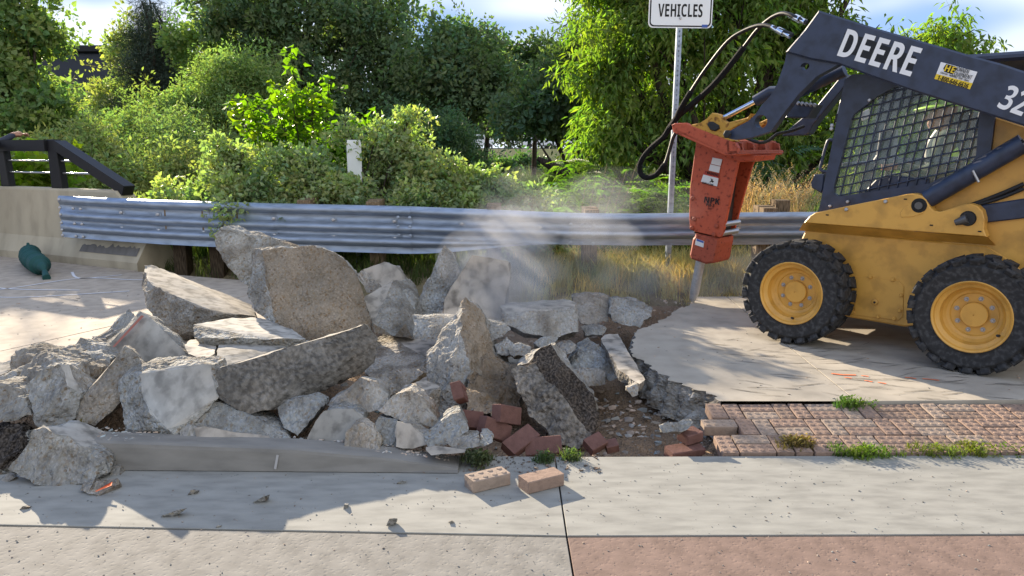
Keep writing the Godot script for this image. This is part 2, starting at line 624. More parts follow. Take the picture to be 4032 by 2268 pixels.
# ---------------------------------------------------------------- bodies: tapered bones joined smoothly, meshed as surface nets
# bone: [a, b, radius a, radius b]; squash flattens along z
func body_mesh(bones: Array, cell: float, soft: float) -> ArrayMesh:
	var lo := Vector3.INF
	var hi := -Vector3.INF
	for b in bones:
		var r: float = maxf(b[2], b[3]) + soft + cell * 2.0
		lo = lo.min(b[0].min(b[1]) - Vector3.ONE * r)
		hi = hi.max(b[0].max(b[1]) + Vector3.ONE * r)
	var nx := int((hi.x - lo.x) / cell) + 2
	var ny := int((hi.y - lo.y) / cell) + 2
	var nz := int((hi.z - lo.z) / cell) + 2
	var f := PackedFloat32Array()
	f.resize(nx * ny * nz)
	f.fill(1.0)
	for b in bones:
		var a: Vector3 = b[0]
		var d: Vector3 = b[1] - a
		var dd := maxf(d.length_squared(), 1e-9)
		var r: float = maxf(b[2], b[3]) + soft + cell * 2.0
		var s: Vector3 = ((a.min(b[1]) - Vector3.ONE * r - lo) / cell).floor()
		var e: Vector3 = ((a.max(b[1]) + Vector3.ONE * r - lo) / cell).ceil()
		for z in range(maxi(int(s.z), 0), mini(int(e.z), nz)):
			for y in range(maxi(int(s.y), 0), mini(int(e.y), ny)):
				for x in range(maxi(int(s.x), 0), mini(int(e.x), nx)):
					var p := lo + Vector3(x, y, z) * cell - a
					var t := clampf(p.dot(d) / dd, 0.0, 1.0)
					var v: float = (p - d * t).length() - lerpf(b[2], b[3], t)
					var i := (z * ny + y) * nx + x
					var h := maxf(soft - absf(f[i] - v), 0.0) / soft
					f[i] = minf(f[i], v) - h * h * soft * 0.25
	var ids := {}
	var vs := PackedVector3Array()
	for z in nz - 1:
		for y in ny - 1:
			for x in nx - 1:
				var i := (z * ny + y) * nx + x
				var c := [f[i], f[i + 1], f[i + nx], f[i + nx + 1], f[i + nx * ny], f[i + nx * ny + 1], f[i + nx * ny + nx], f[i + nx * ny + nx + 1]]
				var inside := 0
				for v in c:
					if v < 0.0: inside += 1
				if inside == 0 or inside == 8: continue
				var sum := Vector3.ZERO
				var n := 0
				for e in [[0, 1], [2, 3], [4, 5], [6, 7], [0, 2], [1, 3], [4, 6], [5, 7], [0, 4], [1, 5], [2, 6], [3, 7]]:
					var va: float = c[e[0]]
					var vb: float = c[e[1]]
					if (va < 0.0) != (vb < 0.0):
						var t := va / (va - vb)
						var pa := Vector3(e[0] & 1, (e[0] >> 1) & 1, e[0] >> 2)
						var pb := Vector3(e[1] & 1, (e[1] >> 1) & 1, e[1] >> 2)
						sum += pa.lerp(pb, t)
						n += 1
				ids[i] = vs.size()
				vs.append(lo + (Vector3(x, y, z) + sum / n) * cell)
	var idx := PackedInt32Array()
	for i in ids:
		var x: int = i % nx
		var y: int = (i / nx) % ny
		var z: int = i / (nx * ny)
		for axis in 3:
			var step: int = [1, nx, nx * ny][axis]
			var u: int = [nx, nx * ny, 1][axis]
			var v: int = [nx * ny, 1, nx][axis]
			var in0: bool = f[i] < 0.0
			var in1: bool = f[i + step] < 0.0
			if in0 == in1: continue
			if not (ids.has(i - u) and ids.has(i - v) and ids.has(i - u - v)): continue
			var q := [ids[i], ids[i - u], ids[i - u - v], ids[i - v]]
			if in0: q = [q[0], q[3], q[2], q[1]]
			for k in [0, 2, 1, 0, 3, 2]: idx.append(q[k])
	var ns := PackedVector3Array()
	ns.resize(vs.size())
	for k in range(0, idx.size(), 3):
		var x := (vs[idx[k + 2]] - vs[idx[k]]).cross(vs[idx[k + 1]] - vs[idx[k]])
		for j in 3: ns[idx[k + j]] += x
	for k in ns.size(): ns[k] = ns[k].normalized()
	var arr := []
	arr.resize(Mesh.ARRAY_MAX)
	arr[Mesh.ARRAY_VERTEX] = vs
	arr[Mesh.ARRAY_NORMAL] = ns
	arr[Mesh.ARRAY_INDEX] = idx
	var m := ArrayMesh.new()
	m.add_surface_from_arrays(Mesh.PRIMITIVE_TRIANGLES, arr)
	return m


func lettering(words: String, size: float, depth: float, bold := true, squeeze := 1.0, serif := false) -> Mesh:
	var f := SystemFont.new()
	f.font_names = PackedStringArray(["Droid Serif" if serif else "Droid Sans"])
	f.font_weight = 700 if bold else 400
	var t := TextMesh.new()
	t.font = f
	t.text = words
	t.font_size = 64
	t.pixel_size = size / 46.0
	t.depth = depth
	return t


# ---------------------------------------------------------------- helpers of this scene
func ground_height(x: float, zf: float) -> float:
	var edge := 7.75 + maxf(0.0, -(x + 1.0)) * 0.46
	var y := -0.12
	if zf < 3.9: y = -0.25
	elif zf < edge: y = lerpf(-0.09, -0.17, smoothstep(-0.9, -0.3, x)) + 0.05 * noise.get_noise_2d(x * 130.0, zf * 130.0) + 0.018 * fine.get_noise_2d(x * 160.0, zf * 160.0)
	else:
		var t := zf - edge
		y = lerpf(-0.02, 0.16, smoothstep(0.0, 0.7, t))
		y = lerpf(y, -1.7, smoothstep(2.2, 8.0, t))
		y = lerpf(y, -0.25, smoothstep(14.0, 34.0, t))
		y = lerpf(y, 1.42, smoothstep(40.0, 84.0, t))
		y += 0.05 * noise.get_noise_2d(x * 60.0, zf * 60.0) * smoothstep(0.0, 2.0, t)
	# the soil heaps under the pile
	var d := Vector2((x + 2.3) / 1.6, (zf - 4.85) / 0.95).length()
	if zf < edge and zf > 3.9: y += 0.3 * smoothstep(1.05, 0.35, d)
	return y


func slab_mesh(pts: Array, y: float, thick: float) -> ArrayMesh:
	var st := st_new()
	var q := []
	for p in pts: q.append(Vector2(p.x, -p.y))
	prism(st, q, y - thick, y, 0.002, Transform3D(Basis(Vector3.RIGHT, Vector3(0, 0, -1), Vector3.UP), Vector3.ZERO))
	return done(st)


func bolt(to: Node, at: Vector2, s: float, r: float, m: Material) -> void:
	var st := st_new()
	lathe(st, [Vector2(r, -0.006), Vector2(r, 0.006), Vector2(r * 0.75, 0.011), Vector2(0, 0.012)], 6 if r > 0.015 else 10)
	part("bolt", done(st), m, to, Vector3(at.x, at.y, s))


func letter(called: String, words: String, at: Vector3, turn: float, width: float, size: float, m: Material, to: Node, bold: bool) -> void:
	var t := lettering(words, size, 0.002, bold)
	var o := part(called, t, m, to, at)
	var w := t.get_aabb().size.x
	o.rotation.z = turn
	o.scale = Vector3(width / w, 1.0, 1.0)


func coupling(to: Node, a: Vector3, b: Vector3) -> void:
	var d := (b - a).normalized()
	var l := a.distance_to(b)
	var st := st_new()
	tube(st, [a, a + d * l * 0.3], [0.022], 6)
	tube(st, [a + d * l * 0.32, a + d * l * 0.62], [0.027], 12)
	tube(st, [a + d * l * 0.64, a + d * l * 0.95], [0.022], 6)
	part("coupling", done(st), M.chrome, to)


func wheel(to: Node3D, at: Vector3, turn: float) -> void:
	var w := Node3D.new()
	w.name = "wheel" if not to.has_node("wheel") else "wheel_001"
	if to.has_node("wheel_001"): w.name = "wheel_002"
	if to.has_node("wheel_002"): w.name = "wheel_003"
	to.add_child(w)
	w.position = at
	w.rotation.z = turn
	var prof := []
	for p in [[0.232, -0.285], [0.28, -0.298], [0.33, -0.3], [0.362, -0.285], [0.372, -0.25], [0.375, -0.15], [0.372, -0.05], [0.362, -0.02], [0.345, -0.004], [0.338, 0.004], [0.328, 0.0], [0.30, 0.002], [0.27, -0.004], [0.25, -0.008], [0.246, 0.0], [0.238, -0.004], [0.232, -0.03]]:
		prof.append(Vector2(p[0], p[1]))
	part("tyre", lathe_mesh(prof, 64, true), M.tyre, w)
	var st := st_new()
	for k in 22:
		for side in 2:
			var a := TAU * (k + 0.5 * side) / 22.0
			var basis := Basis(Vector3(0, 0, 1), a)
			var z := -0.07 if side == 0 else -0.23
			var to_ := Transform3D(basis, basis * Vector3(0.379, 0, z))
			to_ = to_ * Transform3D(Basis(Vector3.RIGHT, 0.22 if side == 0 else -0.22), Vector3.ZERO)
			box(st, Vector3.ZERO, Vector3(0.036, 0.066, 0.135), 0.009, to_)
			# the lug's shoulder, bent down the sidewall
			var sh := Transform3D(basis, basis * Vector3(0.366, 0.012, -0.006 if side == 0 else -0.294)) * Transform3D(Basis(Vector3.UP, -0.55 if side == 0 else 0.55), Vector3.ZERO)
			box(st, Vector3.ZERO, Vector3(0.05, 0.062, 0.022), 0.007, sh)
	part("tread", done(st), M.tyre, w)
	var rim := []
	for p in [[0.232, -0.28], [0.236, -0.02], [0.244, -0.002], [0.238, 0.004], [0.228, -0.004], [0.222, -0.022], [0.212, -0.03], [0.196, -0.038], [0.186, -0.085], [0.168, -0.105], [0.15, -0.11], [0.142, -0.122], [0.086, -0.122], [0.085, -0.098], [0.08, -0.092], [0.006, -0.092], [0.006, -0.098], [0.0, -0.098]]:
		rim.append(Vector2(p[0], p[1]))
	part("rim", lathe_mesh(rim, 48), M.yellow, w)
	for k in 8:
		var a := TAU * (k + 0.4) / 8.0
		var b := st_new()
		lathe(b, [Vector2(0.017, -0.002), Vector2(0.017, 0.004), Vector2(0.011, 0.004), Vector2(0.011, 0.016), Vector2(0.007, 0.02), Vector2(0, 0.021)], 6)
		part("wheel_nut", done(b), M.steel, w, Vector3(cos(a) * 0.113, sin(a) * 0.113, -0.122))
	part("valve", tube_mesh([Vector3(0, -0.2, -0.04), Vector3(0, -0.19, -0.01)], [0.009], 8), M.rubber, w)


func band_mesh(p: Array) -> ArrayMesh:
	var st := st_new()
	quad(st, p[0], p[1], p[2], p[3])
	quad(st, p[3] + Vector3(0, 0, -0.02), p[2] + Vector3(0, 0, -0.02), p[1] + Vector3(0, 0, -0.02), p[0] + Vector3(0, 0, -0.02))
	return done(st)


func pebble_mesh(seed_: int) -> ArrayMesh:
	rng.seed = seed_ * 31
	var pts := []
	for k in 9: pts.append(Vector3(rng.randfn(), rng.randfn() * 0.65, rng.randfn()).normalized() * rng.randf_range(0.75, 1.0) * Vector3(1, 0.6, 0.8))
	var st := st_new()
	for i in 9:
		for j in range(i + 1, 9):
			for k in range(j + 1, 9):
				var nn: Vector3 = (pts[j] - pts[i]).cross(pts[k] - pts[i])
				var pos := 0
				for l in 9:
					if l != i and l != j and l != k and nn.dot(pts[l] - pts[i]) > 0.0: pos += 1
				if pos == 0: tri(st, pts[i], pts[k], pts[j])
				elif pos == 6: tri(st, pts[i], pts[j], pts[k])
	return done(st)


func grass_mesh(blades: int, spread: float, tall: float, wide: float, seed_: int, ears := false) -> ArrayMesh:
	rng.seed = seed_
	var st := SurfaceTool.new()
	st.begin(Mesh.PRIMITIVE_TRIANGLES)
	st.set_smooth_group(-1)
	for i in blades:
		var p := Vector3(rng.randf_range(-1, 1), 0, rng.randf_range(-1, 1)) * spread
		var lean := Vector3(rng.randf_range(-1, 1), 0, rng.randf_range(-1, 1)) * tall * 0.45
		var h := tall * rng.randf_range(0.55, 1.0)
		var s := Vector3(rng.randf_range(-1, 1), 0, rng.randf_range(-1, 1)).normalized() * wide * 0.5
		var m := p + lean * 0.35 + Vector3(0, h * 0.6, 0)
		var t := p + lean + Vector3(0, h, 0)
		var c := rng.randf_range(0.6, 1.0)
		st.set_color(Color(c, c, c))
		quad(st, p - s, m - s * 0.8, m + s * 0.8, p + s)
		tri(st, m - s * 0.8, t, m + s * 0.8)
		if ears:
			for k in 7:
				var q := t.lerp(m, k * 0.09)
				var d := Vector3(rng.randf_range(-1, 1), rng.randf_range(0.2, 1.0), rng.randf_range(-1, 1)).normalized() * 0.035
				leaf_tris(st, q, d.normalized(), Vector3(d.z, 0, -d.x).normalized(), 0.035, 0.011, false, c)
	st.generate_normals()
	return st.commit()


func scatter(n: int, lo: Vector2, hi: Vector2, size0: float, size1: float, seed_: int, height := NAN, stretch := 1.0) -> Array:
	rng.seed = seed_
	var out := []
	for i in n:
		var x := rng.randf_range(lo.x, hi.x)
		var z := rng.randf_range(lo.y, hi.y)
		var s := lerpf(size0, size1, pow(rng.randf(), 3.0))
		var y: float = ground_height(x, z) if is_nan(height) else height
		out.append(Transform3D(Basis(Vector3.UP, rng.randf() * TAU).scaled(Vector3(s, s * stretch, s)), Vector3(x, y, -z)))
	return out


# brick with eight domes; w along x, tops at y = 0
func domed_brick(l: float, w: float, h: float, seed_: int, domes := true) -> ArrayMesh:
	rng.seed = seed_
	var st := st_new()
	box(st, Vector3(0, -h * 0.5, 0), Vector3(l, h, w), 0.004)
	if domes:
		for i in 4:
			for j in 2:
				var c := Vector3((i - 1.5) * l / 4.0, 0.0, (j - 0.5) * w * 0.5)
				var k := rng.randf_range(0.75, 1.05)
				lathe(st, [Vector2(0.0155, -0.001), Vector2(0.0115, 0.0045 * k), Vector2(0, 0.006 * k)], 8, Transform3D(Basis(Vector3(1, 0, 0), Vector3(0, 0, -1), Vector3(0, 1, 0)), c))
	return done(st)


func ribbon(path: Array, width: float, y: float) -> ArrayMesh:
	var st := st_new()
	for i in path.size() - 1:
		var a := Vector3(path[i].x, y, path[i].y)
		var b := Vector3(path[i + 1].x, y, path[i + 1].y)
		var s := (b - a).cross(Vector3.UP).normalized() * width * 0.5
		quad(st, a - s, b - s, b + s, a + s)
	return done(st)


func sky_image() -> ImageTexture:
	var w := 768
	var h := 384
	var im := Image.create_empty(w, h, false, Image.FORMAT_RGBF)
	var f := FastNoiseLite.new()
	f.seed = 5
	f.frequency = 1.0
	f.fractal_octaves = 5
	var sun := Vector3(-0.513, 0.334, -0.791).normalized()
	for j in h:
		var v := PI * (j + 0.5) / h
		for i in w:
			var a := TAU * ((i + 0.5) / w - 0.5)
			var d := Vector3(sin(a) * sin(v), cos(v), -cos(a) * sin(v))
			var up := maxf(d.y, 0.0)
			var blue := Color(0.055, 0.13, 0.33).lerp(Color(0.15, 0.22, 0.32), pow(1.0 - up, 3.0))
			var toward := maxf(d.dot(sun), 0.0)
			var q := Vector3(d.x, d.y * 2.6, d.z) / (0.35 + up)
			var n := f.get_noise_3dv(q * 0.9) + 0.5 * f.get_noise_3dv(q * Vector3(0.5, 2.0, 0.5) * 1.7)
			var veil := smoothstep(-0.5, 0.2, n + 0.8 * pow(toward, 1.6) - 0.2 + 0.3 * pow(1.0 - up, 4.0))
			var white := Color(0.385, 0.415, 0.46) * (0.92 + 0.22 * n) + Color(0.5, 0.43, 0.32) * pow(toward, 20.0)
			var c := blue.lerp(white, clampf(veil, 0.0, 1.0) * 0.95)
			im.set_pixel(i, j, c)
	return ImageTexture.create_from_image(im)


func leaf_mat(called: String, back: Color, rough := 0.55) -> StandardMaterial3D:
	var m := mat(called, Color.WHITE, rough, 0.0, 0.35)
	m.vertex_color_use_as_albedo = true
	m.cull_mode = BaseMaterial3D.CULL_DISABLED
	m.backlight_enabled = true
	m.backlight = back
	return m


# ================================================================ the scene
func _ready() -> void:
	# ---- camera
	var cam := Camera3D.new()
	cam.name = "camera"
	add_child(cam)
	cam.position = Vector3(0, CAMERA_HEIGHT, 0)
	cam.rotation_degrees = Vector3(-10.3, 0, 0)
	cam.fov = 40.85
	cam.near = 0.05
	cam.far = 400.0
	cam.current = true
	# ---- sky, exposure
	var env := Environment.new()
	env.background_mode = Environment.BG_SKY
	var sky := Sky.new()
	var pano := PanoramaSkyMaterial.new()
	pano.panorama = sky_image()
	sky.sky_material = pano
	env.sky = sky
	env.tonemap_mode = Environment.TONE_MAPPER_LINEAR
	env.tonemap_exposure = 3.15
	env.sdfgi_enabled = true
	env.ssao_enabled = true
	env.ssil_enabled = true
	env.volumetric_fog_enabled = true
	env.volumetric_fog_density = 0.0
	var around := WorldEnvironment.new()
	around.name = "environment"
	around.environment = env
	add_child(around)
	# ---- sun
	var sun := DirectionalLight3D.new()
	sun.name = "sun"
	sun.light_color = Color(1.0, 0.93, 0.82)
	sun.light_energy = 1.5
	sun.light_angular_distance = 0.5
	sun.shadow_enabled = true
	add_child(sun)
	sun.basis = Basis.looking_at(-Vector3(-0.513, 0.334, -0.791).normalized())
	noise.seed = 3
	noise.frequency = 0.05
	noise.fractal_octaves = 3
	fine.seed = 9
	fine.frequency = 0.22
	fine.fractal_octaves = 2

	# ---- materials
	var fbm := noise_tex(512, 0.012, [[0.0, 0.84], [0.5, 0.94], [1.0, 1.0]], 0, 6, 2)
	var broom := noise_tex(512, 0.02, [[0.0, 0.0], [1.0, 1.0]], 0, 6, 8)
	var pits := noise_tex(512, 0.05, [[0.0, 0.0], [0.12, 0.55], [0.4, 0.9], [1.0, 1.0]], 2, 3, 4)
	var stones := noise_tex(1024, 0.042, [[0.0, Color(0.86, 0.855, 0.84)], [0.35, Color(0.91, 0.90, 0.885)], [0.5, Color(0.83, 0.82, 0.80)], [0.64, Color(0.86, 0.82, 0.76)], [0.72, Color(0.76, 0.75, 0.74)], [0.8, Color(0.96, 0.955, 0.95)], [0.88, Color(0.77, 0.70, 0.62)], [0.92, Color(0.88, 0.88, 0.87)], [1.0, Color(0.7, 0.69, 0.69)]], 1, 1, 6, 14.0)
	stones.color_ramp.interpolation_mode = Gradient.GRADIENT_INTERPOLATE_CONSTANT
	var rough_h := noise_tex(512, 0.03, [[0.0, 0.0], [1.0, 1.0]], 0, 6, 12)
	var streak := noise_tex(1024, 0.011, [[0.0, 0.72], [0.36, 0.86], [0.5, 0.97], [1.0, 1.0]], 0, 7, 21, 30.0)
	var rust := noise_tex(512, 0.012, [[0.0, Color(0.5, 0.42, 0.38)], [0.3, Color(0.8, 0.76, 0.73)], [0.4, Color(0.97, 0.97, 0.97)], [1.0, Color(1, 1, 1)]], 0, 6, 31)
	var dirt_t := noise_tex(1024, 0.006, [[0.0, 0.6], [0.35, 0.8], [0.5, 0.92], [1.0, 1.0]], 0, 8, 35, 20.0)
	var crumb_t := noise_tex(512, 0.05, [[0.0, 0.35], [0.4, 0.6], [0.55, 0.8], [0.7, 1.0], [1.0, 1.0]], 0, 5, 37)
	var wear := noise_tex(512, 0.022, [[0.0, Color(0.5, 0.42, 0.39)], [0.2, Color(0.76, 0.71, 0.69)], [0.3, Color(0.95, 0.94, 0.94)], [0.6, Color(1, 1, 1)], [1.0, Color(0.9, 0.9, 0.9)]], 0, 6, 33)
	var wood_t := noise_tex(512, 0.02, [[0.0, 0.45], [0.5, 0.8], [1.0, 1.0]], 0, 5, 41)
	var galv := noise_tex(512, 0.012, [[0.0, 0.78], [0.5, 0.93], [1.0, 1.0]], 0, 6, 51)

	grain(mat("path_concrete", srgb(0.43, 0.365, 0.295), 0.9, 0.0, 0.3), fbm, Vector3(0.9, 0.9, 0.9), broom, 0.12)
	grain(mat("pad_concrete", srgb(0.40, 0.36, 0.30), 0.88, 0.0, 0.3), fbm, Vector3(0.5, 0.5, 0.5), broom, 0.06)
	grain(mat("gutter_concrete", srgb(0.285, 0.28, 0.255), 0.9, 0.0, 0.3), fbm, Vector3(0.6, 1.1, 1.8), broom, 0.05)
	grain(mat("street_concrete", srgb(0.222, 0.211, 0.192), 0.92, 0.0, 0.3), fbm, Vector3(1.3, 1.3, 1.3), pits, 0.3)
	grain(mat("pink_concrete", srgb(0.205, 0.145, 0.12), 0.92, 0.0, 0.3), fbm, Vector3(1.3, 1.3, 1.3), pits, 0.3)
	grain(mat("kerb_concrete", srgb(0.225, 0.212, 0.19), 0.9, 0.0, 0.3), fbm, Vector3(0.5, 1.6, 1.6), broom, 0.12)
	grain(mat("broken", srgb(0.54, 0.54, 0.525), 0.95, 0.0, 0.25), stones, Vector3(1.9, 1.9, 1.9), rough_h, 1.9).vertex_color_use_as_albedo = true
	for called in ["broken"]:
		var mm: StandardMaterial3D = M[called]
		mm.detail_enabled = true
		mm.detail_blend_mode = BaseMaterial3D.BLEND_MODE_MUL
		mm.detail_uv_layer = BaseMaterial3D.DETAIL_UV_2
		mm.detail_albedo = noise_tex(512, 0.008, [[0.0, Color(0.66, 0.63, 0.60)], [0.36, Color(0.86, 0.845, 0.83)], [0.5, Color(0.98, 0.98, 0.98)], [1.0, Color(1, 1, 1)]], 0, 6, 44)
		mm.uv2_triplanar = true
		mm.uv2_world_triplanar = true
		mm.uv2_scale = Vector3(0.9, 0.9, 0.9)
	grain(mat("cast", srgb(0.50, 0.47, 0.42), 0.9, 0.0, 0.25), dirt_t, Vector3(1.4, 1.4, 1.4), broom, 0.15).vertex_color_use_as_albedo = true
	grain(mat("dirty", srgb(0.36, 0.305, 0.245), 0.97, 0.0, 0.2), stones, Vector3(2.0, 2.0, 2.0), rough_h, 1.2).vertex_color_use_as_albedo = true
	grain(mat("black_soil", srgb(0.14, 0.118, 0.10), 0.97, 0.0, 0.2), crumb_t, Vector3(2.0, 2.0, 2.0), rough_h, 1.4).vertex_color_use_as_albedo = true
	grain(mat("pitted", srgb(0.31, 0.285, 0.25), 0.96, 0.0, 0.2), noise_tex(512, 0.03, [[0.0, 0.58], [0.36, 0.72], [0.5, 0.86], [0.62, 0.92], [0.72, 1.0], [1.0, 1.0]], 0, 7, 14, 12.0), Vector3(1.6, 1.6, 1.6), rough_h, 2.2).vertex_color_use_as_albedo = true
	grain(mat("soil", srgb(0.27, 0.195, 0.135), 0.98, 0.0, 0.15), fbm, Vector3(2.2, 2.2, 2.2), rough_h, 3.0)
	grain(mat("earth", srgb(0.19, 0.155, 0.09), 0.98, 0.0, 0.15), fbm, Vector3(0.6, 0.6, 0.6), rough_h, 3.0)
	grain(mat("meadow", srgb(0.075, 0.09, 0.04), 0.98, 0.0, 0.15), fbm, Vector3(0.4, 0.4, 0.4), rough_h, 3.0)
	grain(mat("barrier_concrete", srgb(0.44, 0.385, 0.285), 0.9, 0.0, 0.3), noise_tex(512, 0.008, [[0.0, 0.82], [0.5, 0.95], [1.0, 1.0]], 0, 6, 61), Vector3(0.7, 0.3, 0.7), broom, 0.25)
	grain(mat("stain", srgb(0.16, 0.15, 0.14), 0.95), fbm, Vector3(1.5, 0.6, 1.5), broom, 0.3)
	grain(mat("brick_red", srgb(0.16, 0.085, 0.072), 0.93, 0.0, 0.25), fbm, Vector3(3, 3, 3), pits, 0.35, true)
	grain(mat("brick_tan", srgb(0.29, 0.205, 0.16), 0.93, 0.0, 0.25), fbm, Vector3(3, 3, 3), pits, 0.3)
	grain(mat("brick_brown", srgb(0.25, 0.18, 0.14), 0.93, 0.0, 0.25), fbm, Vector3(3, 3, 3), pits, 0.3)
	grain(mat("brick_dusty", srgb(0.32, 0.25, 0.2), 0.93, 0.0, 0.25), fbm, Vector3(3, 3, 3), pits, 0.3)
	grain(mat("galvanised", srgb(0.33, 0.39, 0.48), 0.5, 0.5, 0.5), galv, Vector3(0.5, 2.5, 2.0), broom, 0.02).roughness_texture = noise_tex(256, 0.02, [[0.0, 0.75], [1.0, 1.0]], 0, 4, 71)
	grain(mat("wood", srgb(0.30, 0.22, 0.14), 0.9, 0.0, 0.2), wood_t, Vector3(6, 0.7, 6), wood_t, 0.5)
	grain(mat("wood_dark", srgb(0.10, 0.075, 0.05), 0.9, 0.0, 0.2), wood_t, Vector3(6, 0.7, 6), wood_t, 0.5)
	mat("black_rail", srgb(0.010, 0.010, 0.012), 0.5, 0.0, 0.35)
	mat("cable_steel", srgb(0.5, 0.5, 0.5), 0.35, 0.9)
	mat("steel", srgb(0.42, 0.42, 0.43), 0.4, 0.8)
	mat("dark_steel", srgb(0.12, 0.115, 0.11), 0.45, 0.6)
	mat("chrome", srgb(0.72, 0.72, 0.74), 0.16, 1.0)
	grain(mat("chisel", srgb(0.6, 0.59, 0.58), 0.4, 0.5), fbm, Vector3(3, 3, 3), null, 0.0, false)
	grain(mat("yellow", srgb(0.62, 0.33, 0.06), 0.42, 0.0, 0.5), noise_tex(512, 0.008, [[0.0, Color(0.82, 0.82, 0.83)], [0.4, Color(0.94, 0.935, 0.93)], [0.55, Color(0.99, 0.99, 0.99)], [1.0, Color(1, 1, 1)]], 0, 7, 81, 20.0), Vector3(1.1, 1.1, 1.1), broom, 0.012, false)
	grain(mat("yellow_worn", srgb(0.50, 0.27, 0.04), 0.6, 0.0, 0.4), rust, Vector3(2.2, 2.2, 2.2), broom, 0.1, false)
	grain(mat("navy", srgb(0.030, 0.043, 0.082), 0.42, 0.0, 0.5), noise_tex(512, 0.01, [[0.0, 0.7], [0.5, 0.92], [1.0, 1.0]], 0, 6, 91), Vector3(1.4, 1.4, 1.4), broom, 0.012, false)
	grain(mat("orange", srgb(0.44, 0.085, 0.038), 0.55, 0.0, 0.4), wear, Vector3(1.3, 1.3, 1.3), broom, 0.08, false)
	grain(mat("orange_worn", srgb(0.33, 0.075, 0.04), 0.65, 0.0, 0.4), wear, Vector3(1.6, 1.6, 1.6), broom, 0.15, false)
	grain(mat("tyre", srgb(0.066, 0.065, 0.066), 0.82, 0.0, 0.35), noise_tex(512, 0.02, [[0.0, Color(1, 1, 1)], [0.3, Color(0.9, 0.9, 0.9)], [0.5, Color(0.7, 0.7, 0.7)], [1.0, Color(0.6, 0.6, 0.6)]], 0, 6, 95), Vector3(2, 2, 2), broom, 0.1, false)
	mat("rubber", srgb(0.016, 0.016, 0.017), 0.5, 0.0, 0.4)
	var sl := grain(mat("sleeve", srgb(0.014, 0.014, 0.015), 0.85, 0.0, 0.3), null, Vector3(12, 12, 12), rough_h, 1.0)
	mat("black", srgb(0.012, 0.012, 0.012), 0.7)
	mat("black_decal", srgb(0.010, 0.011, 0.014), 0.5)
	mat("white_paint", srgb(0.78, 0.78, 0.77), 0.5)
	mat("sign_white", srgb(0.74, 0.76, 0.76), 0.35)
	mat("sticker", srgb(0.62, 0.63, 0.62), 0.5)
	mat("label_blue", srgb(0.05, 0.10, 0.35), 0.5)
	mat("warn_red", srgb(0.42, 0.05, 0.03), 0.5)
	mat("decal_yellow", srgb(0.78, 0.55, 0.03), 0.5)
	mat("orange_paint", srgb(0.75, 0.17, 0.06), 0.8)
	mat("scuff", srgb(0.17, 0.155, 0.135), 0.9)
	mat("red_paint", srgb(0.26, 0.10, 0.075), 0.8)
	mat("chalk", srgb(0.6, 0.6, 0.62), 0.9)
	mat("kerb_chalk", srgb(0.33, 0.32, 0.31), 0.9)
	mat("sack", srgb(0.010, 0.058, 0.055), 0.7)
	mat("hat", srgb(0.42, 0.78, 0.10), 0.45)
	mat("vest", srgb(0.35, 0.75, 0.08), 0.8)
	mat("silver_tape", srgb(0.55, 0.56, 0.52), 0.4)
	mat("shirt", srgb(0.055, 0.075, 0.055), 0.9)
	mat("dark_sleeve", srgb(0.035, 0.04, 0.06), 0.9)
	mat("denim", srgb(0.05, 0.07, 0.12), 0.9)
	var skin := mat("skin", srgb(0.36, 0.19, 0.125), 0.6)
	skin.subsurf_scatter_enabled = true
	skin.subsurf_scatter_strength = 0.15
	mat("hair", srgb(0.02, 0.014, 0.01), 0.7)
	mat("car_white", srgb(0.72, 0.74, 0.75), 0.3)
	mat("car_dark", srgb(0.03, 0.035, 0.045), 0.3)
	mat("car_glass", srgb(0.02, 0.025, 0.03), 0.08)
	mat("roof_dark", srgb(0.035, 0.04, 0.055), 0.8)
	grain(mat("asphalt", srgb(0.06, 0.06, 0.06), 0.95), fbm, Vector3(0.5, 0.5, 0.5))
	var bark := grain(mat("bark", srgb(0.085, 0.068, 0.052), 0.95, 0.0, 0.2), wood_t, Vector3(2, 0.5, 2), wood_t, 2.5)
	leaf_mat("leaf", Color(0.95, 1.05, 0.65))
	leaf_mat("leaf_bright", Color(1.0, 1.15, 0.5))
	leaf_mat("leaf_silver", Color(0.95, 1.05, 0.55), 0.38)
	leaf_mat("needle", Color(0.2, 0.25, 0.2), 0.7)
	leaf_mat("straw", Color(0.9, 0.85, 0.6), 0.7)

	build_ground()
	build_pavement()
	build_barrier()
	build_guardrail()
	build_sign()
	build_far()
	build_trees()
	build_shrubs()
	build_skid_steer()
	build_people()
	build_pile()
	build_small()


